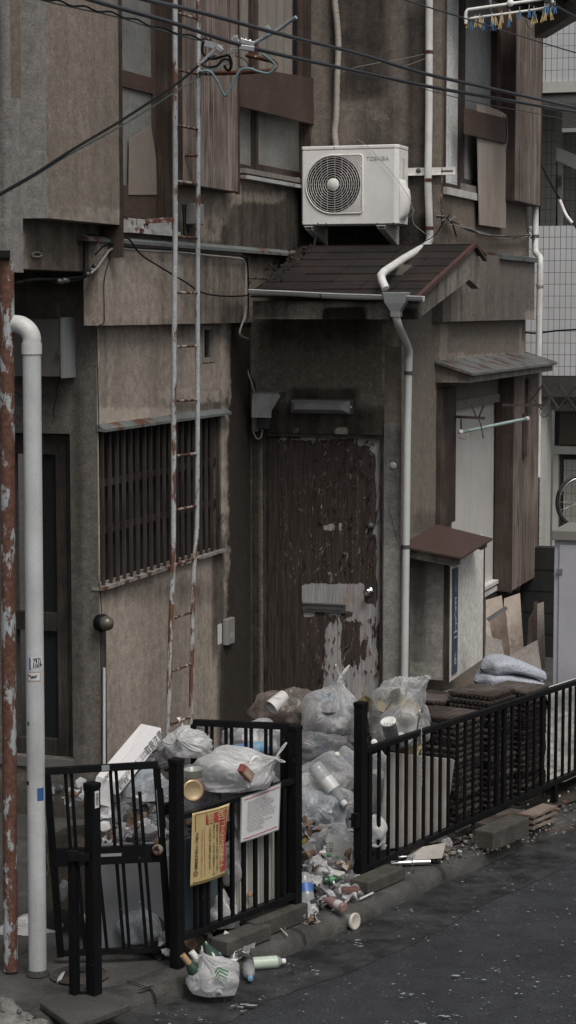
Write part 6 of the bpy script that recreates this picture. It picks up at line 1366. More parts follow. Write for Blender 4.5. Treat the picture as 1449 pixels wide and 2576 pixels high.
column('1千万円以下の罰金に処されます。', .0185, .53, .745, .14, INK, -.04); column('※不法投棄を見かけたら通報してください', .0135, .295, .745, .11, flat('ink_orange', (.36, .11, .06)), -.03)
column('渋谷区・渋谷区内警察署', .0235, .145, .69, .24, INK, -.02)
f = MB().tube([ys(.115 + .05 * math.cos(a * .524), .165 + .032 * math.sin(a * .524)) - LN * .003 for a in range(13)], .0013, 4); build(f, 'emblem_ring', INK, sg); stext('e', .022, .115, .168, INK, False)
# white notice in a sleeve
def ns(u, v):
    bl, br, tr, tl = pLf(off, 606.5, 2118), pLf(off, 700, 2086), pLf(off, 704.5, 1972), pLf(off, 609.5, 2008)
    return bl.lerp(br, u).lerp(tl.lerp(tr, u), v) - LN * .004 * math.sin(u * 3.14)
nt = tag(build(MB().grid(ns, 8, 8), 'paper_notice', PAPER), 'white hand-lettered paper notice between two red lines, on the low railing', 'notice')
def nline(u0, v0, u1, v1, w, mat):
    n_ = 14; f = MB(); f.tube([ns(u0 + (u1 - u0) * k / n_, v0 + (v1 - v0) * k / n_ + .006 * math.sin(k * 2.1)) - LN * .001 for k in range(n_ + 1)], w, 5); build(f, 'red_line', mat, nt)
RL = flat('red_marker', (.36, .12, .12), .6)
nline(.05, .945, .98, .945, .0022, RL); nline(.05, .05, .95, .08, .0022, RL)
lines = ['PAPER AND BURNT TRASH RULES', 'DO NOT COMBINE YOUR TRASH AND IT', 'TO BE COLLECTED ON THE WEEKS AND DAYS', 'BELOW. DO NOT COMBINE PET BOTTLES AND', 'CANS AND GLASS FROM REGULAR TRASH', 'THE REGULAR TRASH CAN BE PUT OUT ON', 'MONDAY NIGHT AND WEDNESDAY NIGHTS FOR PICKUP',
         'THE FOLLOWING MORNING. THE PET BOTTLES, CANS', 'AND GLASS BOTTLES FRIDAY NIGHT FOR COLLECTION', 'THE FOLLOWING MORNING', 'PLEASE PUT ON TRASH QUANTITY CAN NEED THE', 'BUILDING AND OTHERS LOOK', 'THANKS FOR YOUR HELP', '      BUILDING MANAGEMENT']
dU = (ns(1, .5) - ns(0, .5)); w_s = dU.length; dU.normalize(); upv = (ns(.5, 1) - ns(.5, 0)).normalized(); nz = dU.cross(upv)
for i, ln in enumerate(lines):
    p = ns(.12, .855 - .052 * i) - LN * .0055; m = Matrix((dU, upv, nz)).transposed().to_4x4(); m.translation = p
    text(ln, w_s * .80 / 24.5 * (1.0 if len(ln) < 38 else .88), m, INK, nt, align='LEFT')
sl = build(MB().grid(lambda u, v: ns(-.03 + 1.06 * u, -.025 + 1.05 * v) + LN * .001, 4, 4), 'clear_sleeve', PVCB, nt)

# white ribbed shutter panel and blue sheet behind the front panel
def upright(name, label, cat, pfn, off_, pts, mat, nrm, th=.012, bev=.002):
    q = [pfn(off_, x, y) for x, y in pts]; o = build(MB().prism(q, nrm * th), name, mat, bevel=bev); return tag(o, label, cat)
f = MB(); a, b = pLf(.05, 588, 2330), pLf(.05, 706, 2282); w_ = (b - a).length; zt2 = pLf(.05, 640, 2000).z; nrib = 16
for i in range(nrib): f.prism([a + LD * (w_ * i / nrib) + LN * 0, a + LD * (w_ * (i + .75) / nrib) - LN * .0, a + LD * (w_ * (i + .8) / nrib) + LN * .006, a + LD * (w_ * (i + 1) / nrib) + LN * .006, a + LD * (w_ * (i + 1) / nrib) + LN * .014, a + LD * (w_ * i / nrib) + LN * .014], VZ * (zt2 - a.z))
for p in f.v: p.z = max(p.z, .02) if p.z < .3 else p.z
tag(build(f, 'ribbed_panel', paint('panel_offwhite', (.50, .49, .44), .5, df=.2)), 'off-white ribbed panel standing behind the bars under the white notice', 'panel')
upright('blue_sheet', 'dull blue-grey board behind the bars below the yellow sign', 'board', pLf, .10, ((468, 2345), (566, 2300), (566, 2080), (468, 2110)), paint('sheet_blue', (.05, .075, .095), .5, df=.3), LN)
# dirty white board behind the long railing
upright('dirty_white_board', 'dirty white padded board leaning behind the left end of the long railing', 'board', pRf, .05, ((955, 2140), (1118, 2118), (1145, 1912), (1139, 1909), (985, 1893), (980, 1897)), paint('board_dirty', (.40, .37, .34), .6, dirt_shade=(.17, .13, .11), df=.6, scale=5), FN, .02, .006)
upright('foam_sheet', 'stained pale sheet poking out under the railing beside the metal tubes', 'sheet', lambda o, x, y: pZ(.03 + (2165 - y) * .0012, x, y), 0, ((1020, 2166), (1112, 2160), (1122, 2122), (1040, 2136)), paint('foam_dirty', (.36, .34, .31), .7, df=.6), VZ, .006)
for nm_, pts in (('hole', ((990, 1905), (999, 1906), (999, 1918), (990, 1917))),): pass
# stacks of decking tiles
dk = MB(); TW = .30
for i in range(6): dk.box((0, -TW / 2 + TW / 6 * (i + .5), .026), (TW, TW / 6 - .006, .012))
dk.mi = 1
for i in range(10): dk.box((-TW / 2 + TW / 10 * (i + .5), 0, .016), (.010, TW, .008)); dk.box((0, -TW / 2 + TW / 10 * (i + .5), .009), (TW, .010, .006))
for i in range(8):
    for j in range(8):
        if i in (0, 7) or j in (0, 7): dk.box((-TW / 2 + TW / 8 * (i + .5), -TW / 2 + TW / 8 * (j + .5), .007), (.014, .014, .014))
dk.mi = 0
proto = build(dk, 'decking_tile', [W_DECK, paint('deck_base', (.028, .024, .022), .7)])
first = True; rnd = random.Random(5)
xs0 = (pRf(.14, 1118, 2050) - PA).dot(FD); xs1 = (pRf(.14, 1372, 1900) - PA).dot(FD)
ns_ = max(1, int((xs1 - xs0) / .315)); step = (xs1 - xs0) / ns_
def settile(o, P, a):
    o.location = P; o.rotation_euler = (rnd.gauss(0, .006), rnd.gauss(0, .006), a)
fa = math.atan2(FD.y, FD.x)
for row in range(2):
    for k in range(ns_):
        u = xs0 + step * (k + .5); base = PA + FD * u + FN * (.10 + .15 + row * .315); nn = max(15, (20, 22, 21, 18, 17, 16, 16, 16)[min(k, 7)] - (2 if row else 0))
        for j in range(nn):
            o = proto if first else proto.copy()
            if not first: SC.collection.objects.link(o)
            first = False
            settile(o, base + FD * rnd.gauss(0, .010) + FN * rnd.gauss(0, .010) + VZ * (.0345 * j + .0), fa + rnd.gauss(0, .03) + rnd.choice((0, 0, math.pi / 2)))
            tag(o, 'dark brown wooden decking tile lying in the stack behind the long railing', 'decking tile', 'stacked decking tiles')
ztop = .0345 * 22
def tiltile(x, y, z, a, tilt):
    o = proto.copy(); SC.collection.objects.link(o); P = pZ(z, x, y); o.location = P; o.rotation_euler = (tilt, tilt * .4, a); tag(o, 'dark brown wooden decking tile lying in the stack behind the long railing', 'decking tile', 'stacked decking tiles')
# folded quilted blanket on top of the stack
def bl_mat():
    m = NT('quilt_blue_grey', .85, .2); v = m.voro(55); c = m.mix(m.ramp(v.outputs['Distance'], [(.15, 1), (.35, 0)]), (.36, .39, .44), (.18, .20, .25))
    c = m.mix(m.ramp(m.noise(5, 4), [(.4, 0), (.7, .35)]), c, (.20, .20, .22)); m.col(c); m.bump(v.outputs['Distance'], .5, .006); return m.mat
QUILT = bl_mat()
pc = pY(12.9, 1288, 1698)
def quilt(u, v):
    # folded pad: u round the section, v along its length
    x = -.24 + .45 * v; a = 2 * math.pi * u; th = .046 + .008 * math.sin(v * 4 + 1) - .03 * max(0, .2 - v); wd_ = .15 + .02 * math.sin(v * 5)
    cy, cz = math.copysign(abs(math.cos(a)) ** .5, math.cos(a)), math.copysign(abs(math.sin(a)) ** .6, math.sin(a))
    endf = math.sin(min(1, (1 - v) * 11 + .25) * 1.57) * math.sin(min(1, v * 7 + .06) * 1.57)
    p = Vector((x, cy * wd_ * endf, cz * th * endf + .02 * math.sin(v * 3.14) - .07 * (v - .4) * (v > .4)))
    fold = .022 * math.exp(-((v - .93 + .10 * math.cos(a)) / .03) ** 2) + .02 * math.exp(-(((a - 5.4) % 6.283 - 3.14) / .25) ** 2) * 0
    p *= 1 + .10 * noise.noise(p * 7) - fold * 3
    return frame(pc, Vector((.97, .22, 0)).normalized()) @ p
f = MB().grid(quilt, 48, 40, cu=True); qb = thing('folded_quilt', 'puffy blue-grey quilted pad folded on top of the decking stack', 'quilt', pc - VZ * .1)
for v_ in f.v: v_.z -= .035
build(f, 'folded_pad', QUILT, qb)
f = MB().grid(lambda u, v: (lambda p: pc + (p - pc) * .93 + Vector((.02 + .0 * v, -.01, .048 + .012 * math.sin(v * 5))))(quilt(u, v)), 48, 40, cu=True); build(f, 'folded_pad', QUILT, qb)
def under(u, v): 
    x = -.27 + .40 * v; y = -.22 + .32 * u; z = -.115 - .02 * math.sin(u * 3) - .10 * v * v + .012 * noise.noise(Vector((x * 9, y * 9, 2))); return frame(pc, Vector((.95, .12, 0)).normalized()) @ Vector((x, y, z))
for k in range(2): f = MB().grid(lambda u, v: under(u, v) + VZ * (-.02 * k), 16, 24); o = build(f, 'lower_layer', QUILT, qb); o.modifiers.new('S', 'SOLIDIFY').thickness = .014
# crumpled white wrapped mattress behind the railing
def mat_(u, v):
    a = PA + FD * ((pRf(.09, 1366, 1900) - PA).dot(FD) + u * 1.0) + FN * (.07 + .018 * noise.noise(Vector((u * 5, v * 5 + u * 3, 0))) + .012 * abs(noise.noise(Vector((u * 7, v * 16 + 5 * u, 3))))); a.z = .08 + .585 * v; return a
mt = thing('wrapped_mattress', 'creased white plastic-wrapped mattress behind the far right of the railing', 'mattress', mat_(.5, 0)); build(MB().grid(mat_, 60, 70), 'wrapped_face', paint('mattress_wrap', (.56, .55, .51), .45, df=.2), mt)
a0_, a1_ = mat_(0, 0), mat_(1, 0); a0_.z = a1_.z = .09; build(MB().prism([a0_ + FN * .03, a1_ + FN * .03, a1_ + FN * .16, a0_ + FN * .16], VZ * .565), 'core', WHITE2, mt)
# things behind: block wall, boards, cabinet
bw_ = sF(15.7, 1345, 1380); bwl = tag(build(MB().bst(SWL + .01, bw_[0] + 2.5, 17.55, 17.7, -.05, sF(17.55, 1370, 1378)[2]), 'block_wall', paint('blockwork_dark', (.012, .012, .0125), .9, dirt_shade=(.03, .03, .03), df=.6)), 'dark concrete block wall behind the stacked boards at right', 'wall')
for k in range(4): build(MB().bst(SWL + .01, bw_[0] + 2.5, 17.547, 17.549, .19 * (k + 1), .19 * (k + 1) + .008), 'mortar_joint', CRACK, bwl)
def board(pts, Y0, Y1, mat, label, th=.012):
    q = [pY(Y0 if i < len(pts) / 2 else Y1, x, y) for i, (x, y) in enumerate(pts)]; o = build(MB().prism(q, Vector((.1, 1, 0)) * th), 'loose_board', mat, bevel=.002); tag(o, label, 'board', 'boards leaning by the house'); return o
board(((1222, 1740), (1290, 1720), (1262, 1498), (1222, 1510)), 14.1, 14.5, W_PLY, 'pale plywood board leaning furthest left, against the house wall')
board(((1260, 1730), (1322, 1700), (1308, 1492), (1268, 1506)), 13.9, 14.35, W_PLY, 'tall tan plywood board leaning in the middle of the board heap')
board(((1268, 1740), (1292, 1725), (1272, 1530), (1229, 1556)), 13.6, 14.0, W_PLY2, 'narrow brown board with a dark metal-edged top leaning in front')
board(((1215, 1750), (1285, 1740), (1262, 1610), (1222, 1600)), 13.4, 13.6, W_GREY, 'short grey board at the foot of the board heap on the left')
board(((1286, 1740), (1368, 1725), (1352, 1610), (1282, 1648)), 13.3, 13.5, W_GREY, 'wide grey weathered board with a slanted top low in the heap')
board(((1352, 1690), (1372, 1680), (1368, 1514), (1350, 1520)), 13.9, 14.3, W_GREY, 'thin grey board standing at the right of the board heap')
board(((1322, 1700), (1338, 1690), (1345, 1532), (1330, 1560)), 13.8, 14.2, W_PLY2, 'dark brown narrow plank standing in the board heap', .05)
board(((1340, 1700), (1350, 1695), (1352, 1514), (1343, 1516)), 13.7, 14.1, W_RED, 'reddish brown narrow plank standing near the grey cabinet', .04)
f = MB().bar(pY(13.75, 1226, 1560), pY(13.75, 1275, 1528), .05, .02); tag(build(f, 'metal_strip', ALU), 'bright metal strip along the top of the narrow brown board', 'strip')
cb = thing('grey_cabinet', 'tall pale grey outdoor cabinet with a stone lid at the right edge', 'cabinet', pY(12.9, 1420, 2000)); tcb = 13.2
c0s = sF(tcb, 1393, 1500)[0]; zc_ = sF(tcb, 1393, 1358)[2]; CABG = paint('cabinet_light', (.36, .36, .40), .5, df=.15)
build(MB().bst(c0s, c0s + .7, tcb, tcb + .5, 0, zc_), 'body', CABG, cb, bevel=.004); build(MB().bst(c0s + .035, c0s + .7, tcb - .012, tcb - .001, .02, zc_ - .03), 'door', CABG, cb, bevel=.003)
build(MB().bst(c0s - .012, c0s + .72, tcb - .03, tcb + .52, zc_ + .001, zc_ + .065), 'lid', paint('lid_stone', (.18, .18, .165), .8, df=.5), cb, bevel=.004)
build(MB().bst(c0s + .022, c0s + .06, tcb - .024, tcb - .0125, zc_ - .22, zc_ - .185), 'latch', ALU, cb, bevel=.002)
# concrete blocks under the railing
block(1262, 2118, .42, .13, .11, 'large mossy concrete block under the middle of the long railing'); block(950, 2228, .36, .12, .07, 'flat dark concrete block under the left end of the long railing')
block(606, 2380, .34, .11, .075, 'grey concrete block under the middle of the low railing', ang=LD); block(690, 2336, .42, .11, .09, 'grey painted block beneath the railing below the white notice', ang=LD)
for i in range(5): f = MB(); P = pZ(.0, 1310 + rnd.uniform(-8, 8), 2100 - 0) + VZ * (.018 * i); o = build(MB().box((0, 0, 0), (.42, .2, .014), frame(P + FN * .12 + VZ * .01, FD)), 'wooden_slat', W_DECK); tag(o, 'dark slatted piece of wood lying under the railing by the big block', 'wood slat', 'slats under the railing')
pal = thing('small_pallet', 'little reddish wooden pallet on the soil under the far right of the railing', 'pallet', pZ(0, 1370, 2085))
for i in range(3): build(MB().box((0, 0, .02 + .035 * i), (.30, .10, .014), frame(pZ(0, 1372, 2080) + FN * .05, FD)), 'slat', W_PLY2, pal)
for i in (-1, 0, 1): build(MB().box((.11 * i, 0, .045), (.03, .09, .07), frame(pZ(0, 1372, 2080) + FN * .055, FD)), 'spacer', W_PLY2, pal)
# metal tubes on the ground, umbrella and chain
for i, (x0, y0, x1, y1, lab) in enumerate(((983, 2172, 1082, 2168, 'frontmost of the three chrome tubes lying under the railing'), (1002, 2158, 1098, 2156, 'middle chrome tube with a black end under the railing'), (1035, 2146, 1080, 2145, 'rearmost and shortest of the three chrome tubes under the railing'))):
    f = MB().tube([pZ(.018, x0, y0), pZ(.018, x1, y1)], .017, 14); o = build(f, 'metal_tube', CHROME); tag(o, lab, 'tube')
    if i == 1: build(MB().tube([pZ(.018, x1 - 1, y1), pZ(.018, x1 + 18, y1 - 1)], .019, 12), 'rubber_end', RUBBER, o)
f = MB().box((0, 0, 0), (.035, .10, .045), frame(pZ(.03, 1037, 2160), VS)); tag(build(f, 'tape_band', paint('tape_grey', (.30, .29, .28), .6)), 'grey tape wrapped round the chrome tubes', 'tape')
u_ = [pRf(.10, x, y) for x, y in ((1034, 1925), (1048, 1850), (1053, 1812), (1056, 1800))]; um = thing('umbrella', 'thin metal umbrella rod with a small ring handle by the big clear bag', 'umbrella', u_[0])
build(MB().tube(u_, .006, 8), 'rod', STEELD, um); c_ = pRf(.10, 1058, 1795); build(MB().tube([c_ + FD * (.018 * math.cos(k * .42)) + VZ * (.024 * math.sin(k * .42)) for k in range(16)], .004, 6), 'ring', ALU, um)
P = [pRf(-.025, 1060, 1800 + 11.5 * i) for i in range(16)]; f = MB()
for i, p in enumerate(P): f.tube([p + (FD * .004 * math.cos(k * 1.05) if i % 2 else LN * .004 * math.cos(k * 1.05)) + VZ * .012 * math.sin(k * 1.05) for k in range(7)], .0022, 5, cap=False)
tag(build(f, 'chain', WIRE), 'thin pale chain hanging over the top rail of the long railing', 'chain')
# ---------------------------------------------------------------- rubbish
def plastic(name, tint, op, rough=.25, edge=.4):
    m = NT(name, rough, .5); m.local()
    # folds run towards the gathered end: pattern space is (cos, sin) round the bag's axis and the polar angle along it
    cx = m.n('ShaderNodeCombineXYZ'); m.l(m.math('MULTIPLY', m.att('ux'), 1.0), cx.inputs[0]); m.l(m.att('uy'), cx.inputs[1]); m.l(m.math('MULTIPLY', m.att('ph'), .32), cx.inputs[2])
    info = m.n('ShaderNodeObjectInfo'); add = m.n('ShaderNodeVectorMath'); add.operation = 'ADD'; m.l(cx.outputs[0], add.inputs[0]); m.l(info.outputs['Random'], add.inputs[1]); vec = add.outputs[0]
    n = m.noise(4.5, 3, .5, dist=.6)
    cr = m.math('ABSOLUTE', m.math('SUBTRACT', m.noise(3.4, 2, .5, vec, dist=.7), .5)); fine = m.math('ABSOLUTE', m.math('SUBTRACT', m.noise(9, 2, .5, vec, dist=.5), .5))
    lw = m.n('ShaderNodeLayerWeight'); lw.inputs[0].default_value = .4
    crease_glint = m.math('MAXIMUM', m.ramp(cr, [(.0, 1), (.02, 0)]), m.ramp(fine, [(.0, .7), (.022, 0)]))
    a = m.math('ADD', m.math('MULTIPLY_ADD', lw.outputs['Facing'], edge, op), m.math('MULTIPLY', m.math('SUBTRACT', n, .5), .5)); a = m.math('ADD', a, m.math('MULTIPLY', crease_glint, .3), clamp=True)
    m.col(m.mix(m.math('MULTIPLY', crease_glint, .55), m.mix(m.ramp(n, [(.35, 0), (.65, 1)]), tuple(x * .8 for x in tint), tint), tuple(min(1, x * 1.3) for x in tint))); m.l(a, m.b.inputs['Alpha'])  # bright streaks along the creases are highlights painted into the colour
    m.bump(m.math('ADD', cr, m.math('MULTIPLY', fine, .5)), .5, .02)
    tl = m.n('ShaderNodeBsdfTranslucent'); tl.inputs[0].default_value = (*[min(1, x * 1.35) for x in tint], 1); tr = m.n('ShaderNodeBsdfTransparent'); x1 = m.n('ShaderNodeMixShader'); x2 = m.n('ShaderNodeMixShader')
    m.t.links.remove(m.b.inputs['Alpha'].links[0]); m.b.inputs['Alpha'].default_value = 1
    x1.inputs[0].default_value = .38; m.l(m.b.outputs[0], x1.inputs[1]); m.l(tl.outputs[0], x1.inputs[2]); m.l(a, x2.inputs[0]); m.l(tr.outputs[0], x2.inputs[1]); m.l(x1.outputs[0], x2.inputs[2]); m.l(x2.outputs[0], m.out.inputs['Surface'])
    return m.mat
P_CLEAR = plastic('bag_clear', (.56, .565, .58), .36); P_MILK = plastic('bag_milky', (.64, .64, .655), .60); P_WHITE = plastic('bag_white', (.64, .64, .64), .85, edge=.2); P_DARK = plastic('bag_smoky', (.27, .27, .285), .48)
P_BLUE = plastic('bag_bluish', (.48, .52, .56), .56); P_PINK = plastic('bag_pinkish', (.30, .25, .235), .38)
def stuffmat(name, c, rough=.6): 
    m = NT(name, rough, .4); m.local(); n = m.noise(14, 5, .65); m.col(m.mix(m.ramp(n, [(.35, 0), (.65, 1)]), tuple(x * .55 for x in c), c)); m.bump(m.noise(40, 4, .6), .5, .004); return m.mat
SM = {k: stuffmat('rubbish_' + k, c) for k, c in dict(white=(.55, .55, .55), grey=(.25, .25, .26), dark=(.05, .05, .055), brown=(.14, .09, .06), orange=(.34, .17, .11), green=(.09, .15, .09), blue=(.12, .19, .26), yellow=(.36, .30, .15), red=(.24, .07, .065), beige=(.38, .32, .25), pink=(.42, .25, .24), teal=(.10, .2, .19)).items()}
def crumple(mb, c, r, rg, sub=2, amp=.5, flat_=1.0):
    bm = bmesh.new(); bmesh.ops.create_icosphere(bm, subdivisions=sub, radius=1); o = Vector((rg.random() * 50, rg.random() * 50, rg.random() * 50))
    e = Vector((rg.uniform(.7, 1.3), rg.uniform(.7, 1.3), rg.uniform(.6, 1.1) * flat_)); q = Matrix.Rotation(rg.uniform(0, 6.28), 3, Vector((rg.uniform(-1, 1), rg.uniform(-1, 1), rg.uniform(-1, 1) + .01)).normalized())
    vs = []
    for v in bm.verts:
        n_ = v.co; k = 1 + amp * (noise.noise(n_ * 1.6 + o) + .6 * abs(noise.noise(n_ * 3.7 + o))); p = Vector((n_.x * e.x, n_.y * e.y, n_.z * e.z)) * r * k; vs.append(c + (q @ p))
    fs = [tuple(v.index for v in f.verts) for f in bm.faces]; bm.free(); mb.add(vs, fs, False)
def sheet(mb, c, w, h, rg, bend=.5):
    q = Matrix.Rotation(rg.uniform(0, 6.28), 3, 'Z') @ Matrix.Rotation(rg.gauss(0, .5), 3, 'X') @ Matrix.Rotation(rg.gauss(0, .5), 3, 'Y'); o = Vector((rg.random() * 50, 0, 0))
    mb.grid(lambda u, v: c + q @ Vector(((u - .5) * w * (1 + .3 * noise.noise(Vector((v * 3, 0, 0)) + o)), (v - .5) * h, bend * w * noise.noise(Vector((u * 2.2, v * 2.2, 0)) + o))), 6, 6, smooth=False)
def contents(parent, c, S, pal, n_, seed):
    n_ = max(4, int(n_ * .55))
    rg = random.Random(seed); mats = [SM[k] for k in pal]; f = MB()
    for i in range(n_):
        while True:
            p = Vector((rg.uniform(-1, 1), rg.uniform(-1, 1), rg.uniform(-1, 1)))
            if p.length < .82: break
        f.mi = rg.randrange(len(mats)); P = c + Vector((p.x * S.x, p.y * S.y, p.z * S.z)) * .82; r = min(S) * rg.uniform(.24, .5)
        k = rg.random()
        if k < .5: crumple(f, P, r, rg, 2, .35)
        elif k < .8: sheet(f, P, r * 2.6, r * 2, rg)
        else:
            d = Vector((rg.uniform(-1, 1), rg.uniform(-1, 1), rg.uniform(-.6, .6))).normalized(); f.tube([P - d * r * 1.3, P - d * r * 1.2, P + d * r * 1.0, P + d * r * 1.25, P + d * r * 1.6], [r * .3, r * .5, r * .5, r * .25, r * .2], 10)
    build(f, 'contents', mats, parent)
NBAG = [0]
def bag(label, x, y, w, h, P0, mat, pal=None, knot=None, seed=None, n_=22, depth=None, sub=5, lump=.20, fold=.10, name='rubbish_bag', cat='rubbish bag', inner=True, sit=.62, ear=None, group=None):
    """P0: centre in space; w,h in frame pixels"""
    NBAG[0] += 1; seed = seed or NBAG[0] * 13; S = Vector((w * P0.y / FPX / 2, (depth or min(w, h) * .9) * P0.y / FPX / 2, h * P0.y / FPX / 2)); c = P0
    t_ = thing(name, label, cat, c - VZ * S.z * .8, group)
    k = Vector(knot).normalized() if knot else None; o = Vector((seed * 1.7, seed * .31, seed * .77))
    bm = bmesh.new(); bmesh.ops.create_icosphere(bm, subdivisions=sub, radius=1); vs = []; UX, UY, PH = [], [], []
    rk = random.Random(seed); kk_ = k or Vector((rk.uniform(-1, 1), rk.uniform(-1, .2), rk.uniform(-.4, 1))).normalized()
    e1 = kk_.orthogonal().normalized(); e2 = kk_.cross(e1)
    for v in bm.verts:
        n = v.co.copy(); r = 1 + lump * noise.noise(n * 1.5 + o) * 1.7 + lump * .3 * noise.noise(n * 2.8 + o)
        ph = math.acos(max(-1, min(1, n.dot(kk_)))); th = math.atan2(n.dot(e2), n.dot(e1)) + .5 * noise.noise(n * 1.8 + o)
        ct, s_t = math.cos(th), math.sin(th); UX.append(ct); UY.append(s_t); PH.append(ph)
        # broad tension folds running from the gathered end, sharp at the crest
        f1 = 1 - abs(noise.noise(Vector((ct * 2.2, s_t * 2.2, ph * .8)) + o)) * 3.2; f2 = 1 - abs(noise.noise(Vector((ct * 5.5, s_t * 5.5, ph * 1.2)) + o * 2)) * 3.2
        cx = 1 - abs(noise.noise(n * 2.4 + o * 3)) * 3.4
        r += max(0, f1) ** 2 * .042 + max(0, f2) ** 2 * .010 + max(0, cx) ** 2 * .016
        if k:
            pull = math.exp(-(ph / .42) ** 2); fw_ = math.exp(-(ph / .95) ** 2)
            f3 = 1 - abs(noise.noise(Vector((ct * 7, s_t * 7, ph * .5)) + o)) * 3
            r += fold * fw_ * (.55 * max(0, f1) + .16 * max(0, f3)); r *= 1 - .18 * fw_ * (1 - pull); p = n * r
            ax = k * p.dot(k); side = p - ax; side *= (1 - .80 * pull) if ph < 1.2 else 1; p = ax * (1 + .28 * pull) + side
        else: p = n * r
        if p.z < -sit: p.z = -sit + (p.z + sit) * .18
        vs.append(c + Vector((p.x * S.x, p.y * S.y, p.z * S.z)))
    fs = [tuple(v.index for v in f.verts) for f in bm.faces]; bm.free()
    fm = MB().add(vs, fs, True); fm.attr = {'ux': UX, 'uy': UY, 'ph': PH}; build(fm, 'film', mat, t_)
    if k:
        tip = c + Vector((k.x * S.x, k.y * S.y, k.z * S.z)) * 1.26; sz = min(S) * .16; f = MB()
        kk = Vector((k.x * S.x, k.y * S.y, k.z * S.z)).normalized(); a1 = kk.orthogonal().normalized(); a2 = kk.cross(a1); rg = random.Random(seed)
        f.tube([tip - kk * sz * .9 + a1 * 0, tip - kk * sz * .3, tip, tip + kk * sz * .5], [sz * .55, sz * .42, sz * .5, sz * .3], 10)
        for s_ in (-1, 1):
            d = (a1 * s_ * rg.uniform(.5, 1) + a2 * rg.uniform(-.6, .6) + kk * rg.uniform(.6, 1.2)).normalized(); L = sz * rg.uniform(2.2, 3.4) * (ear or 1)
            f.tube(arc([tip, tip + d * L * .5 + kk * sz * .3, tip + d * L, tip + d * L * .8 - kk * sz * .5, tip + kk * sz * .1], 5), sz * .17, 6)
        build(f, 'knot', P_WHITE if mat in (P_CLEAR, P_MILK, P_WHITE, P_BLUE) else mat, t_)
    if inner and pal: contents(t_, c - VZ * S.z * .05, S, pal, n_, seed)
    return t_
GEN = ('white', 'grey', 'beige', 'white', 'brown', 'blue', 'dark')
# bags in the pen and against the door
bag('flat dark see-through bag with orange and white scraps, left of the front door foot', 714, 1780, 165, 100, pY(12.6, 714, 1782), P_PINK, ('brown', 'orange', 'grey', 'dark', 'white', 'brown', 'green'), seed=5, n_=30, sub=5)
bag('upright clear bag tied with a white loop knot in front of the peeling door', 832, 1808, 165, 175, pY(12.2, 832, 1806), P_CLEAR, ('dark', 'grey', 'dark', 'teal', 'blue', 'grey', 'white'), knot=(.22, -.15, 1), seed=11, sub=6, n_=26, ear=1.3, fold=.16)
bag('big bulging clear bag with white bottles inside, behind the left end of the long railing', 1003, 1800, 165, 205, pRf(.42, 1003, 1800), P_CLEAR, ('white', 'beige', 'white', 'blue', 'yellow', 'white', 'brown', 'grey'), knot=(.55, -.25, .62), seed=17, sub=6, n_=34, fold=.14, ear=.6)
bag('smoky bag of dark rubbish below the tied clear bag in the pen opening', 815, 1885, 150, 90, pY(11.75, 815, 1885), P_DARK, ('dark', 'grey', 'blue', 'dark', 'teal'), seed=23, n_=20)
bag('clear bag round a long plastic bottle in the middle of the pen opening', 822, 1965, 150, 130, pY(11.35, 822, 1965), P_CLEAR, ('grey', 'white', 'green', 'beige', 'grey'), seed=29, n_=18, depth=90)
bag('milky bag with fanned pleats halfway down the pen opening', 806, 2055, 125, 120, pY(11.05, 806, 2052), P_BLUE, ('white', 'grey', 'blue', 'white'), knot=(.72, -.5, -.30), seed=31, sub=6, n_=18, fold=.2)
bag('pale clear bag wedged at the left post of the pen opening, below the ribbed bottle', 772, 2000, 90, 110, pY(11.15, 772, 2000), P_MILK, ('grey', 'white', 'dark'), seed=201, n_=12, sub=4)
bag('grey see-through bag against the right post, under the latch of the pen opening', 866, 2050, 90, 130, pY(11.15, 866, 2045), P_CLEAR, ('grey', 'dark', 'white'), seed=203, n_=16, sub=4)
bag('low smoky bag at the left post with a yellow jar beside it', 778, 2140, 80, 90, pY(10.85, 778, 2138), P_DARK, ('brown', 'yellow', 'grey'), seed=207, n_=14, sub=4)
bag('clear bag of printed paper packaging low in the pen opening', 838, 2125, 115, 110, pY(10.9, 838, 2125), P_CLEAR, ('white', 'grey', 'white', 'green', 'beige'), knot=(-.1, -.5, .8), seed=37, n_=20, fold=.14)
bag('crumpled clear bag squeezed behind the right post of the pen opening', 868, 1925, 70, 90, pY(11.5, 868, 1925), P_CLEAR, ('grey', 'white', 'dark', 'blue'), seed=41, n_=12, sub=4)
bag('see-through bag with yellow bottles behind the first bars of the long railing', 955, 1985, 70, 180, pRf(.20, 955, 1985), P_CLEAR, ('yellow', 'orange', 'blue', 'white', 'dark', 'yellow'), seed=43, n_=18, sub=4)
bag('small white bag bulging through the first bars of the long railing', 947, 2095, 58, 85, pRf(.03, 944, 2092), P_WHITE, None, seed=47, sub=4, depth=40, knot=(.8, -.3, -.7), ear=.5)
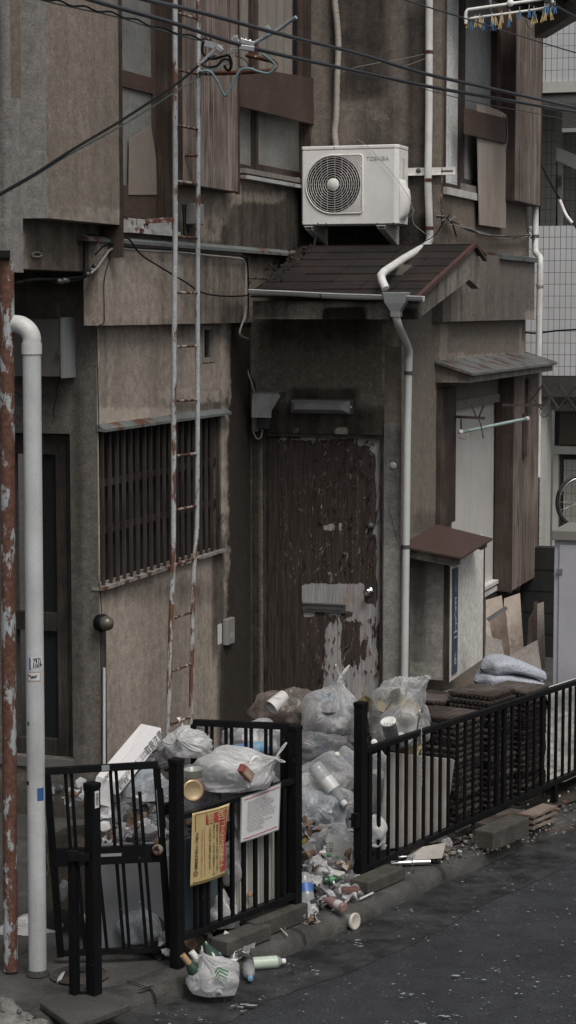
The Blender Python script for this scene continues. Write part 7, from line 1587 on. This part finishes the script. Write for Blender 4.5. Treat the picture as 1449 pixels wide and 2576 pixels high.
# bags behind the low railing
bag('large milky carrier bag lying on top of the low railing above the notices', 592, 1938, 195, 128, pLf(.10, 592, 1940), P_MILK, ('white', 'grey', 'white', 'beige', 'white'), seed=53, sub=6, n_=26, fold=.12, lump=.16, depth=150, knot=(.85, -.3, .5), ear=1.6)
bag('rounded white bag at the foot of the ladder', 478, 1872, 128, 92, pLf(.55, 478, 1872), P_WHITE, ('white', 'grey', 'blue'), seed=59, sub=6, n_=10, lump=.12, knot=(-.35, -.8, .35), fold=.08)
bag('dark clear crinkled bag between the white carton and the rounded white bag', 404, 1905, 140, 80, pY(10.5, 404, 1905), P_DARK, ('dark', 'grey', 'white', 'dark', 'brown'), seed=61, n_=22, knot=(.1, -.6, .5), fold=.22)
bag('clear bag with beige food scraps behind the open gate leaf', 640, 1850, 160, 95, pLf(.62, 640, 1858), P_CLEAR, ('white', 'beige', 'beige', 'grey', 'white'), seed=67, n_=26)
bag('bluish clear bag behind the upper bars of the leaning gate', 372, 1998, 125, 120, pY(9.95, 372, 1998), P_BLUE, ('white', 'blue', 'grey', 'white'), seed=71, n_=18)
bag('dark crinkled clear bag resting on the grey bin behind the leaning gate', 345, 2085, 180, 140, pY(9.85, 345, 2085), P_DARK, ('dark', 'teal', 'grey', 'blue', 'dark', 'green'), seed=73, n_=26, fold=.1)
bag('small pale bag with orange wrapper inside, half hidden by the thick near post', 285, 2075, 70, 120, pY(9.95, 288, 2075), P_MILK, ('white', 'orange', 'grey', 'brown'), seed=79, n_=12, sub=4)
bag('pale bluish bag caught in the lower bars of the leaning gate', 350, 2335, 112, 110, pY(9.45, 352, 2335), P_BLUE, ('pink', 'white', 'grey'), seed=83, n_=8, sub=5, knot=(.1, -.2, 1), fold=.16, depth=60)
bag('flattened clear bag on the ground under the leaning gate', 372, 2402, 130, 46, pY(9.62, 372, 2402), P_CLEAR, ('grey', 'white'), seed=89, n_=6, sub=4)
bag('small grey crinkled bag hanging behind the left bars of the leaning gate', 163, 2248, 34, 70, pY(9.75, 163, 2248), P_DARK, ('grey',), seed=97, n_=4, sub=4, depth=20)
bag('white bag with green print lying behind the two poles at the lower left', 62, 2368, 165, 135, pY(9.85, 62, 2372), P_WHITE, None, seed=101, knot=(.95, -.3, .45), fold=.14, lump=.14)
bag('dim clear bag in the corner behind the leaning gate foot', 205, 2345, 80, 60, pY(9.95, 190, 2352), P_DARK, ('dark', 'blue', 'grey'), seed=103, n_=8, sub=4)
bag('clear bag with pinkish crumpled paper behind the bars right of the yellow sign', 580, 2175, 62, 140, pLf(.06, 578, 2175), P_CLEAR, ('pink', 'white', 'white', 'beige'), seed=107, n_=16, sub=4, depth=50)
bag('crumpled off-white bag low behind the bars of the low railing', 560, 2300, 82, 100, pLf(.08, 556, 2300), P_WHITE, ('white',), seed=109, n_=4, depth=60, lump=.25)
bag('clump of clear plastic wrap on the heap beside the big blue-label bottle', 818, 2218, 70, 80, pY(10.55, 815, 2218), P_MILK, ('white', 'grey'), seed=113, n_=6, sub=4)
bag('crushed clear food tray bag on the heap near the kerb', 862, 2212, 80, 60, pY(10.6, 866, 2212), P_DARK, ('grey', 'dark', 'white', 'beige'), seed=127, n_=14, sub=4)
bag('twisted whitish bag hanging down the heap by the right opening post', 890, 2200, 34, 90, pY(10.62, 888, 2205), P_WHITE, None, seed=131, sub=4, depth=22, knot=(-.1, 0, 1), ear=.4)
bag('crinkled clear wrapper on the soil at the far right under the railing', 1424, 2082, 80, 60, pRf(.06, 1424, 2085), P_DARK, ('grey', 'beige'), seed=137, n_=6, sub=4)
bag('small clear pouch with brown paste on the soil under the railing', 1126, 2128, 34, 36, pRf(-.02, 1122, 2126), P_CLEAR, ('orange', 'dark'), seed=139, n_=5, sub=4)
bag('dark bag filling the pen behind the ribbed panel', 640, 2090, 170, 260, pLf(.38, 640, 2060), P_DARK, ('dark', 'grey', 'dark'), seed=149, n_=16, sub=4)
bag('dim bag filling the pen behind the yellow sign', 500, 2080, 150, 260, pLf(.32, 505, 2060), P_DARK, ('dark', 'grey', 'brown'), seed=151, n_=16, sub=4)
for i_, (x, y, w, h, Yd, mt_, lab) in enumerate(((795, 2185, 60, 60, 10.6, P_MILK, 'crumpled milky film right above the big blue-label bottle'), (835, 2182, 60, 50, 10.65, P_DARK, 'grey crushed bag just below the printed packaging bag'), (822, 2255, 56, 44, 10.35, P_CLEAR, 'clear crushed film between the blue-label bottle and the pinkish bottle'),
    (866, 2245, 58, 46, 10.45, P_MILK, 'crushed whitish film in the middle of the heap foot'), (900, 2243, 50, 40, 10.45, P_CLEAR, 'clear film spilling over the kerb at the right end of the heap'), (785, 2245, 44, 50, 10.42, P_WHITE, 'white crumpled carrier bag tucked behind the blue-label bottle'), (755, 2262, 50, 46, 10.3, P_DARK, 'smoky film at the left foot of the heap beside the post'))):
    bag(lab, x, y, w, h, pY(Yd, x, y), mt_, ('grey', 'white', 'brown', 'dark'), seed=300 + i_ * 7, n_=7, sub=4, lump=.3)
# bag on the road with bottles sticking out
rb = bag('white carrier bag with a green arrow print lying on the road, bottle necks sticking out', 542, 2462, 140, 118, pZ(ZR + .105, 540, 2462), P_MILK, ('white', 'grey', 'white'), seed=157, sub=6, n_=8, knot=(-.32, -.25, .85), fold=.13, lump=.14, depth=90, ear=1.4)
c_ = pZ(ZR + .105, 540, 2462)
def on_bag(x, y, Y): return pY(Y, x, y)
f = MB()
for k in range(3):
    y0 = 2436 + k * 9; Yb = c_.y - .112 + .004 * k
    for x0, x1, yy0, yy1 in ((540 + k * 3, 549 + k * 2, y0 + 12, y0 - 2), (549 + k * 2, 575 - k * 2, y0 - 2, y0 + 9)): f.bar(on_bag(x0, yy0, Yb), on_bag(x1, yy1, Yb), .006 - .001 * k, .006, up=Vector((0, 1, 0)))
build(f, 'printed_arrow', INKG, rb)

# bottles, cups and other single things
GL = glass('clear_plastic', (.38, .40, .41), .12, .55); GLG = glass('green_glass', (.03, .06, .04), .1, .9)
def bottle(label, a, b, r, mat, capm=None, band=None, bandpos=(.3, .65), cat='bottle', name='plastic_bottle', neck=.32, group=None):
    """a = base centre, b = mouth"""
    a, b = Vector(a), Vector(b); L = (b - a).length; z = (b - a).normalized(); x = z.orthogonal().normalized(); y = z.cross(x); M = Matrix((x, y, z)).transposed().to_4x4(); M.translation = a
    t_ = thing(name, label, cat, a, group); n0 = L * (1 - neck)
    pr = [(0, .004), (r * .8, 0), (r, r * .25), (r, n0 * .28), (r * .93, n0 * .32), (r, n0 * .36), (r, n0 * .9), (r * .9, n0), (r * .55, n0 + (L - n0) * .45), (r * .36, n0 + (L - n0) * .7), (r * .34, L)]
    build(MB().lathe(pr, M, 20, cap=False), 'body', mat, t_)
    if capm: build(MB().lathe([(r * .42, L - r * .55), (r * .44, L - r * .5), (r * .44, L + r * .1), (r * .38, L + r * .16), (0, L + r * .16)], M, 16), 'cap', capm, t_)
    if band: build(MB().lathe([(r * 1.012, n0 * bandpos[0]), (r * 1.015, n0 * bandpos[1])], M, 20, cap=False), 'label', band, t_)
    return t_
PB_ = paint('label_blue', (.04, .11, .33), .35, df=.1); PW_ = paint('label_white', (.5, .5, .5), .4, df=.2); PLB = paint('label_lightblue', (.14, .28, .42), .4, df=.2)
bt = bottle('big clear bottle with a blue label standing neck-down at the foot of the heap', pY(10.22, 762, 2200), pY(10.08, 778, 2293), .040, GL, INKW, PB_, (.45, .8))
bottle('clear bottle lying at the foot of the heap, half behind the left opening post', pZ(.03, 752, 2280), pZ(.03, 790, 2285), .028, GL, INKW)
bottle('pinkish clear bottle with a white label lying on the kerb edge of the heap', pZ(.035, 866, 2284), pZ(.045, 812, 2258), .025, glass('pink_plastic', (.33, .20, .19), .15, .6), None, PW_, (.15, .5))
bottle('small clear bottle with a pale blue cap lying on the road', pZ(ZR + .032, 620, 2422), pZ(ZR + .032, 630, 2462), .03, GL, PLB)
b2 = bottle('clear square bottle with a white and green label lying on the road', pZ(ZR + .032, 633, 2424), pZ(ZR + .032, 716, 2418), .030, GL, INKW, paint('label_mint', (.42, .50, .42), .4, df=.3), (.05, .95), neck=.2)
bottle('blue-wrapped soda bottle on top of the bags behind the open gate leaf', pLf(.40, 588, 1892), pLf(.44, 676, 1880), .037, PLB, None, paint('label_soda', (.10, .20, .42), .4), (.1, .45), neck=.18)
text('CALPIS\nSODA', .03, signM(pLf(.355, 640, 1887), LD), INKW, bpy.data.objects[bt.name] if 0 else [o for o in bpy.data.objects if o.get('label', '').startswith('blue-wrapped soda')][0], spacing=.8)
bottle('long ribbed clear bottle with a white label inside the bag in the pen opening', pY(11.12, 790, 1925), pY(11.0, 868, 2025), .045, GL, INKW, PW_, (.55, .95))
bottle('green-tinted bottle lying under the ribbed bottle in the pen opening', pY(11.2, 775, 1975), pY(11.15, 830, 1998), .03, stuffmat('green_tint', (.12, .22, .10)))
bottle('gold-capped wine bottle sticking out of the bag on the road', c_ + Vector((-.02, .02, -.05)), pY(c_.y - .02, 462, 2408), .034, GLG, None, None, name='wine_bottle'); 
o = [o for o in bpy.data.objects if o.get('label', '').startswith('gold-capped')][0]; build(MB().tube([pY(c_.y - .02, 476, 2424), pY(c_.y - .022, 459, 2402)], .0145, 14), 'foil', paint('foil_gold', (.34, .23, .12), .4), o)
bottle('white-capped bottle sticking out of the bag on the road beside the gold one', c_ + Vector((.0, .03, -.05)), pY(c_.y + .02, 482, 2396), .034, GL, None, None, name='wine_bottle')
o = [o for o in bpy.data.objects if o.get('label', '').startswith('white-capped')][0]; build(MB().tube([pY(c_.y + .02, 500, 2418), pY(c_.y + .02, 481, 2394)], .0155, 14), 'foil', INKW, o)
bottle('dark green wine bottle leaning between the road bag and the low railing', c_ + Vector((.03, .05, .0)), pY(c_.y + .12, 516, 2370), .034, GLG, None, None, name='wine_bottle')
bottle('brown-labelled jar in the yellow-stained gap left of the pen heap', pY(10.75, 768, 2150), pY(10.75, 768, 2095), .026, paint('jar_yellow', (.36, .27, .10), .4), None, name='jar')
def cup(label, a, b, r0, r1, mat, lid=None, name='paper_cup', cat='cup', mark=None):
    a, b = Vector(a), Vector(b); L = (b - a).length; z = (b - a).normalized(); x = z.orthogonal().normalized(); y = z.cross(x); M = Matrix((x, y, z)).transposed().to_4x4(); M.translation = a
    t_ = thing(name, label, cat, a); build(MB().lathe([(0, .004), (r0, 0), (r1, L), (r1 + .003, L + .002), (r1 - .002, L), (r0 - .003, .006)], M, 24, cap=False), 'body', mat, t_)
    if lid: build(MB().lathe([(r1 + .004, L - .006), (r1 + .004, L + .004), (r1 - .004, L + .006), (r1 - .012, L + .001), (0, L + .002)], M, 24, cap=False), 'lid', lid, t_)
    if mark: build(MB().lathe([(r0 + (r1 - r0) * .3 + .001, L * .3), (r0 + (r1 - r0) * .55 + .001, L * .55)], M, 24, cap=False), 'print', mark, t_)
    return t_
cup('white paper cup with a dirty lid lying on the road beyond the kerb', pZ(ZR + .035, 852, 2312), pZ(ZR + .042, 893, 2318), .026, .040, paint('cup_white', (.5, .5, .46), .5, df=.5), paint('cup_lid', (.50, .47, .40), .5, df=.7), mark=SM['grey'])
cup('large white soup cup with a red mark inside the flat dark bag by the door', pY(12.35, 716, 1748), pY(12.28, 682, 1780), .035, .048, paint('cup2', (.58, .57, .56), .5, df=.1), None, mark=None)
text('TUGO', .018, faceM(*ST(pY(12.27, 697, 1757))), INKR, [o for o in bpy.data.objects if o.get('label', '').startswith('large white soup')][0])
cup('round white cup with its lid towards us inside the milky carrier bag', pLf(-.02, 648, 1918) + LN * .08, pLf(-.02, 643, 1921), .026, .035, PW_, paint('lidw', (.6, .59, .57), .5, df=.05))
cup('white tub poking out between the bags at the right opening post', pRf(.06, 945, 2130), pRf(.02, 945, 2115), .032, .036, PW_, SM['grey'], name='tub', cat='tub')
cup('clear tub with pinkish food beside the post left of the yellow sign', pLf(.10, 488, 1978), pLf(.10, 486, 1935), .036, .046, glass('tub_clear', (.35, .38, .34), .2, .6), None, name='tub', cat='tub', mark=SM['pink'])
gl_ = cup('round gold-lidded tin facing us beside the post above the yellow sign', pLf(.09, 487, 1990) + LN * .03, pLf(.06, 485, 1989), .046, .048, paint('lid_gold', (.33, .24, .13), .3, metal=.6, df=.2), paint('lid_gold2', (.40, .30, .18), .3, metal=.5, df=.2), name='food_tin', cat='tin')
cup('white bottle with a printed paper label inside the big clear bag behind the railing', pRf(.30, 992, 1878), pRf(.30, 976, 1815), .040, .042, PW_, INKW, name='white_jug', cat='jug')
t_ = [o for o in bpy.data.objects if o.get('label', '').startswith('white bottle with a printed')][0]
for k, (x, y) in enumerate(((978, 1822), (976, 1830), (978, 1838))): text('中身注意', .016, faceM(*ST(pRf(.25, x, y))), INK, t_)
cup('silver drinks can lying under the low railing below the ribbed panel', pLf(.02, 716, 2362), pLf(-.01, 724, 2372), .026, .028, CHROME, ALU, name='drinks_can', cat='can')
for lab, x, y, Yd, r in (('small white bottle cap near the top of the pen opening', 848, 1898, 11.1, .014), ('white lid in the lower left of the big clear bag', 941, 1868, 11.3, .018), ('round orange cap in the flat dark bag by the door', 762, 1785, 12.2, .012), ('orange bottle cap behind the bars below the white notice', 622, 2372, 0, .014)):
    P = pY(Yd, x, y) if Yd else pLf(.02, 630, 2370 - 0); 
    if not Yd: P = pLf(.03, 628, 2373 - 0)
    mt_ = SM['orange'] if 'orange' in lab else INKW; P = P if Yd else pLf(.03, 629, 2250 + 0)
    o = build(MB().lathe([(0, 0), (r, 0), (r, r * 1.1), (r * .85, r * 1.3), (0, r * 1.3)], frame(P, VS, Vector((0, -1, .3)).normalized()) if 0 else Matrix.Translation(P) @ Matrix.Rotation(R(70), 4, 'X'), 16), 'bottle_cap', mt_); tag(o, lab, 'cap')
# single pieces lying on the foot of the heap
cup('crushed silver can lying on the heap foot near the foil wrapper', pY(10.32, 832, 2228), pY(10.3, 846, 2222), .022, .022, CHROME, ALU, name='drinks_can', cat='can')
bottle('dark bottle with a green band lying across the heap foot', pY(10.3, 812, 2216), pY(10.32, 862, 2210), .022, GLG, None, INKG, (.5, .75))
cup('white foam cup lying open end up the heap, left of the silver can', pY(10.34, 800, 2228), pY(10.36, 796, 2208), .020, .028, PW_, None, name='foam_cup')
f = MB().box((0, 0, 0), (.085, .05, .022), frame(pY(10.3, 880, 2238), VS * .8 + VT * .3)); tag(build(f, 'snack_box', stuffmat('box_brownred', (.16, .08, .07)), bevel=.003), 'small dark reddish snack box at the right side of the heap foot', 'box')
f = MB().box((0, 0, 0), (.11, .07, .018), frame(pY(10.5, 838, 2196), VS * .9 - VT * .3)); tag(build(f, 'food_tray', paint('tray_white', (.5, .5, .48), .4, df=.3), bevel=.006), 'shallow white food tray on the heap above the silver can', 'tray')
f = MB().grid(lambda u, v: pY(10.28, 815, 2268) + VS * ((u - .5) * .2) + VT * ((v - .5) * .12) + VZ * (.012 * noise.noise(Vector((u * 4, v * 4, 9)))), 10, 8, smooth=False); tag(build(f, 'wet_cardboard', stuffmat('card_wet', (.17, .13, .10))), 'flat wet brown cardboard piece at the kerb foot of the heap', 'cardboard')
# milk carton in the milky bag
f = MB(); M = frame(pLf(-.035, 621, 1946), LD) @ Matrix.Rotation(R(40), 4, 'Y'); cn_ = thing('drink_carton', 'small brown and orange drink carton showing through the milky carrier bag', 'carton', pLf(-.035, 621, 1946))
build(MB().box((0, 0, 0), (.08, .03, .045), M), 'box', stuffmat('carton_brown', (.36, .22, .15)), cn_, bevel=.002); build(MB().box((.0, -.0155, .0), (.05, .001, .03), M), 'print', SM['beige'], cn_); build(MB().box((-.05, 0, 0), (.02, .03, .04), M), 'top_fold', SM['red'], cn_, bevel=.003)
tag(build(MB().box((0, 0, 0), (.03, .012, .02), frame(pLf(-.04, 647, 1942), LD)), 'red_wrapper', SM['red'], bevel=.004), 'small red wrapper showing through the right end of the milky carrier bag', 'wrapper')
# white long carton
K = [pY(10.35, 355, 1820), pY(10.25, 405, 1831), pY(10.22, 408, 1860), None]; Lo = [pY(9.84, 243, 1952), pY(9.76, 290, 1968), pY(9.74, 297, 2002)]
K[3] = K[0] + (K[2] - K[1]); Lo.append(Lo[0] + (Lo[2] - Lo[1])); f = MB(); f.add(K + Lo, [(0, 3, 2, 1), (4, 5, 6, 7), (0, 1, 5, 4), (1, 2, 6, 5), (2, 3, 7, 6), (3, 0, 4, 7)])
ctn = tag(build(f, 'long_carton', CARDW, bevel=.002), 'long white cardboard carton slanting up behind the leaning gate', 'carton')
def cq(u, v, face):  # u along from the upper end, v across
    if face == 'side': a, b, c2, d = K[1], K[2], Lo[1], Lo[2]
    else: a, b, c2, d = K[0], K[1], Lo[0], Lo[1]
    return a.lerp(b, v).lerp(c2.lerp(d, v), u)
def ctext(body, size, u, v, face, o=.003):
    p = cq(u, v, face); d = (cq(u - .1, v, face) - cq(u, v, face)).normalized(); ac = (cq(u, v - .2, face) - cq(u, v, face)).normalized(); n_ = d.cross(ac).normalized(); ac = n_.cross(d)
    m = Matrix((d, ac, n_)).transposed().to_4x4(); m.translation = p + n_ * o; text(body, size, m, INK, ctn)
ctext('取扱注意', .05, .18, .5, 'side'); ctext('三口', .032, .42, .5, 'side'); ctext('開梱前に必ず 読んで', .026, .78, .35, 'side'); ctext('組立家具', .026, .86, .72, 'side'); ctext('天地無用 →', .028, .86, .5, 'top'); ctext('この面を上にして', .018, .97, .5, 'top')
f = MB(); f.tube([cq(.02, .52, 'top'), cq(.98, .52, 'top')], .0015, 4); build(f, 'tape_seam', PVCP, ctn)
f = MB().prism([Lo[0], Lo[1], Lo[1] + Vector((-.02, -.02, -.12)), Lo[0] + Vector((-.03, -.03, -.12))], Vector((0, .004, 0))); build(f, 'end_flap', CARDW, ctn)
tag(build(MB().prism([pY(9.95, 207, 2030), pY(9.95, 232, 2020), pY(9.9, 232, 1988), pY(9.93, 212, 2002)], Vector((.01, .004, 0))), 'cardboard_scrap', CARDB), 'torn brown cardboard scrap left of the thick near post', 'cardboard')
tag(build(MB().prism([pY(9.9, 258, 1990), pY(9.85, 288, 2000), pY(9.8, 284, 2046), pY(9.84, 256, 2040)], Vector((.0, .004, 0))), 'carton_flap', PVCP), 'grey printed carton flap just right of the thick near post', 'flap')
def slabpts(nm, label, cat, pts, mat, ext=(0, .004, 0)): tag(build(MB().prism(pts, ext), nm, mat), label, cat)
slabpts('umbrella_strap', 'red and dark strap lying beside the gold-lidded tin', 'strap', [pLf(.06, x, y) for x, y in ((492, 1965), (515, 1975), (512, 2000), (500, 1992), (490, 1975))], SM['red'])
slabpts('white_dish', 'white plastic dish edge-on behind the bar left of the white notice', 'dish', [pLf(.035, x, y) for x, y in ((588, 2040), (594, 2048), (600, 2070), (598, 2092), (592, 2080), (588, 2060))], PW_)
slabpts('white_leaflet', 'white printed leaflet behind the bar right of the yellow sign', 'leaflet', [pLf(.05, x, y) for x, y in ((570, 2010), (588, 2004), (588, 2060), (570, 2068))], PW_)
slabpts('printed_box_side', 'flattened printed white carton inside the low bag of the pen opening', 'carton', [pY(10.78, x, y) for x, y in ((810, 2150), (826, 2095), (886, 2120), (872, 2168), (850, 2178))], paint('box_print', (.42, .43, .42), .6, df=.4))
o = [o for o in bpy.data.objects if o.get('label', '').startswith('flattened printed')][0]
text('大切\nな菜', .03, faceM(*ST(pY(10.765, 826, 2132))), INK, o); 
for x, y, m_2, r in ((848, 2158, INKG, .012), (828, 2152, INKG, .012), (862, 2168, INKG, .008)): build(MB().lathe([(0, 0), (r, 0), (r, .001), (0, .001)], Matrix.Translation(pY(10.76, x, y)) @ Matrix.Rotation(R(90), 4, 'X'), 16), 'print_spot', m_2, o)
# spoon, tissue, stick and stone on the kerb and road
f = MB(); P = pZ(.01, 587, 2420); f.lathe([(0, .004), (.012, .005), (.02, .010), (.021, .012), (.012, .008), (0, .006)], Matrix.Translation(P), 16, cap=False); f.bar(P + Vector((0, .018, .012)), P + Vector((.004, .075, .02)), .005, .003); tag(build(f, 'plastic_spoon', INKW), 'white plastic spoon on the kerb above the clear bottle', 'spoon')
rg = random.Random(77)
def bits(nm, label, cat, spots_, mats, kind=None):
    f = MB()
    for x, y, z, r, fl in spots_: f.mi = rg.randrange(len(mats)); crumple(f, pZ(z, x, y), r, rg, 2, .7, fl)
    o = build(f, nm, mats); tag(o, label, cat); 
    if kind: o['kind'] = kind
    return o
bits('wet_tissue', 'wet white tissue spread over the kerb below the low railing', 'tissue', [(612, 2400, .004, .035, .12)], [PW_]); bits('white_scrap', 'torn white tissue on the ground beside the thick white pipe', 'tissue', [(150, 2462, .005, .03, .25)], [PW_])
bits('road_stone', 'small dark stone on the road below the carrier bag', 'stone', [(563, 2556 - 40, ZR + .008, .016, .7)], [SM['dark']])
def scrapsheet(nm, label, cat, x, y, z, w, h, mat, sd):
    f = MB(); sheet(f, pZ(z, x, y), w, h, random.Random(sd), .35); tag(build(f, nm, mat), label, cat)
scrapsheet('grey_rag', 'dark grey strip of rubber hanging over the kerb edge right of the heap', 'scrap', 917, 2268, -.03, .03, .07, STEELD, 2)
scrapsheet('crushed_tray', 'greenish clear tray lid flat at the kerb edge', 'tray', 850, 2292, .01, .09, .06, GL, 4); scrapsheet('foil_wrapper', 'shiny silver foil wrapper sticking up on the heap', 'wrapper', 878, 2196, .06, .035, .07, CHROME, 7)
scrapsheet('wet_newspaper', 'wet crumpled newspaper on the kerb left of the spoon', 'newspaper', 606, 2392, .012, .12, .09, SM['grey'], 9); scrapsheet('white_film', 'strip of clear film hanging off the bottom rail of the low railing', 'film', 568, 2362, .06, .03, .10, P_WHITE, 12)
for i, (x0, y0, x1, y1) in enumerate(((590, 2395, 640, 2372), (700, 2330, 722, 2352), (905, 2262, 938, 2246), (905, 2236, 940, 2230))):
    tag(build(MB().tube([pZ(.012, x0, y0), pZ(.014, x1, y1)], (.003, .004, .006, .0025)[i], 6), ('chopstick', 'paper_strip', 'white_straw', 'red_straw')[i], (W_PLY, PW_, PW_, SM['red'])[i]), ('wooden chopstick lying across the kerb by the wet newspaper', 'pale strip sticking out under the low railing', 'fat white straw end poking from the heap over the kerb', 'thin red straw at the right foot of the heap')[i], ('chopstick', 'strip', 'straw', 'straw')[i])
# loose litter nobody could count
rg = random.Random(99); lit = MB(); mats = [SM[k] for k in ('white', 'grey', 'beige', 'dark', 'brown', 'grey', 'dark', 'white', 'grey', 'dark', 'brown', 'grey')] + [P_WHITE, P_CLEAR, P_MILK, P_CLEAR, P_DARK, P_MILK, SM['blue'], SM['red'], SM['yellow'], P_WHITE]
def scatter(n_, fn, rmin, rmax, film=False):
    for i in range(n_):
        P = fn(); lit.mi = rg.choice((12, 13, 14, 15, 16, 17, 21, 1, 1, 2, 4, 3, 3, 10)) if film else rg.randrange(len(mats)); r = rg.uniform(rmin, rmax)
        if rg.random() < (.2 if film else .45): crumple(lit, P, r, rg, 1, .7)
        else: sheet(lit, P, r * 2.4, r * 2, rg, .6)
O = PD.lerp(PA, .5)
def heap():
    u, v = rg.random(), rg.random() ** .9; p = PD.lerp(PA, u) + LN * (v * .42 - .10); return Vector((p.x, p.y, min(.62, max(.0, (v * .36 - .06) * .95)) + rg.uniform(0, .04)))
scatter(55, heap, .02, .040, True)
def penL(): u, v = rg.random() * .8, rg.random(); p = PB.lerp(PD, u) + LN * (.04 + v * .8); return Vector((p.x, p.y, rg.uniform(0, .10) + (.50 if rg.random() < .5 else 0) * (v > .25) + .14 * v))
scatter(70, penL, .02, .045, True)
def penR(): u, v = rg.random(), rg.random(); p = PA + FD * (u * .35) + FN * (.05 + v * .5); return Vector((p.x, p.y, rg.uniform(0, .15)))
scatter(30, penR, .02, .04, True)
def binTop(): p = q0.lerp(q1, rg.random()) + Vector((0, rg.uniform(.02, .34), 0)); return Vector((p.x, p.y, zg + rg.uniform(0, .12)))
scatter(14, binTop, .02, .035, True)
def foot(): p = PB.lerp(PA, rg.random()) - LN * rg.uniform(-.06, .10); return Vector((p.x, p.y, .008))
scatter(70, foot, .006, .018)
def footR(): p = PA + FD * rg.uniform(0, 3) - FN * rg.uniform(-.1, .16); return Vector((p.x, p.y, .012))
scatter(60, footR, .005, .016)
setting(build(lit, 'loose_litter', mats), 'stuff')
# dark organic dirt heap under the litter
dm_ = MB()
def mound(u, v):
    p = PD.lerp(PA, -.05 + 1.15 * u) + LN * (-.06 + v * 1.3); return Vector((p.x, p.y, -.012 + max(0, (v - .06)) * .58 * (1 + .0 * u) + .02 * noise.noise(p * 14)))
dm_.grid(mound, 30, 40); setting(build(dm_, 'rubbish_mound', SOIL), 'stuff')
dm2 = MB(); dm2.grid(lambda u, v: (lambda p: Vector((p.x, p.y, -.01 + .45 * min(1, v * 3) * min(1, (1 - u) * 5 + .2) * min(1, u * 5 + .3) + .03 * noise.noise(p * 9))))(PB.lerp(PD, .04 + .92 * u) + LN * (.14 + v * .85)), 30, 30); setting(build(dm2, 'rubbish_mound', SOIL), 'stuff')
# white flecks of dried paint and grit on the road, each a low chip
rg = random.Random(21); fl = MB()
for i in range(420):
    x, y = rg.uniform(380, 1449), rg.uniform(2110, 2576); P = pZ(ZR + .024, x, y)
    if (Vector((P.x, P.y, 0)) - min(KP, key=lambda k: (k.x - P.x) ** 2 + (k.y - P.y) ** 2)).dot(Vector((.6, -.75, 0))) < .05: continue
    r = rg.choice((.002, .002, .003, .003, .004, .006)); n_ = rg.choice((4, 5, 6)); a0 = rg.random() * 6
    fl.add([P + Vector((r * rg.uniform(.5, 1.5) * math.cos(a0 + 6.28 * k / n_) * 1.4, r * rg.uniform(.5, 1.5) * math.sin(a0 + 6.28 * k / n_), 0)) for k in range(n_)], [tuple(range(n_))])
for cx, cy, k_, s_, rr_ in ((1180, 2458, 9, 16, .007), (1250, 2440, 12, 26, .004), (600, 2530, 16, 12, .007), (505, 2566, 5, 12, .007), (790, 2448, 9, 18, .006), (1130, 2555, 9, 20, .005), (905, 2372, 8, 12, .005), (1060, 2500, 12, 60, .004), (1020, 2575, 10, 40, .006)):
    for i in range(k_):
        P = pZ(ZR + .0245, cx + rg.gauss(0, s_), cy + rg.gauss(0, 5)); r = rr_ * rg.choice((.3, .4, .6, 1, 1.7)); n_ = 7; a0 = rg.random() * 6
        fl.add([P + Vector((r * rg.uniform(.6, 1.5) * math.cos(a0 + 6.28 * k / n_) * 1.8, r * rg.uniform(.4, 1.2) * math.sin(a0 + 6.28 * k / n_), 0)) for k in range(n_)], [tuple(range(n_))])
setting(build(fl, 'road_flecks', flat('fleck_white', (.26, .28, .285), .85)), 'stuff')
# pebbles and leaf bits along the gutter
gb = MB(); mats2 = [SM['grey'], SM['brown'], SM['dark'], SM['beige'], STONE]
for i in range(420):
    k = rg.randrange(len(KP)); p = KP[k]
    if not 5 < p.y < 22: continue
    q = p - DH * abs(rg.gauss(0, .07)) * 1.0 - DH * .01; gb.mi = rg.randrange(5); crumple(gb, Vector((q.x, q.y, ZR + .002)), rg.choice((.002, .003, .004, .007)), rg, 1, .6, .6)
for i in range(500):
    x = rg.uniform(1090, 1449); y = 2205 - (x - 1010) * .27 - rg.uniform(0, 75); gb.mi = rg.choice((0, 1, 1, 2, 4)); crumple(gb, pZ(.012, x, y), rg.choice((.003, .004, .006, .01)), rg, 1, .6, .6)
setting(build(gb, 'grit', mats2), 'stuff')
for i, (x, y, r, lab) in enumerate(((1140, 2146, .02, 'pale stone chip on the soil just left of the big concrete block'), (1158, 2150, .010, 'smaller stone chip left of the big concrete block, nearer the kerb'), (1200, 2128, .012, 'white pebble in front of the big concrete block'))):
    f = MB(); rock(f, pZ(.015, x, y), r, rg); tag(build(f, 'stone_chip', STONE), lab, 'stone')
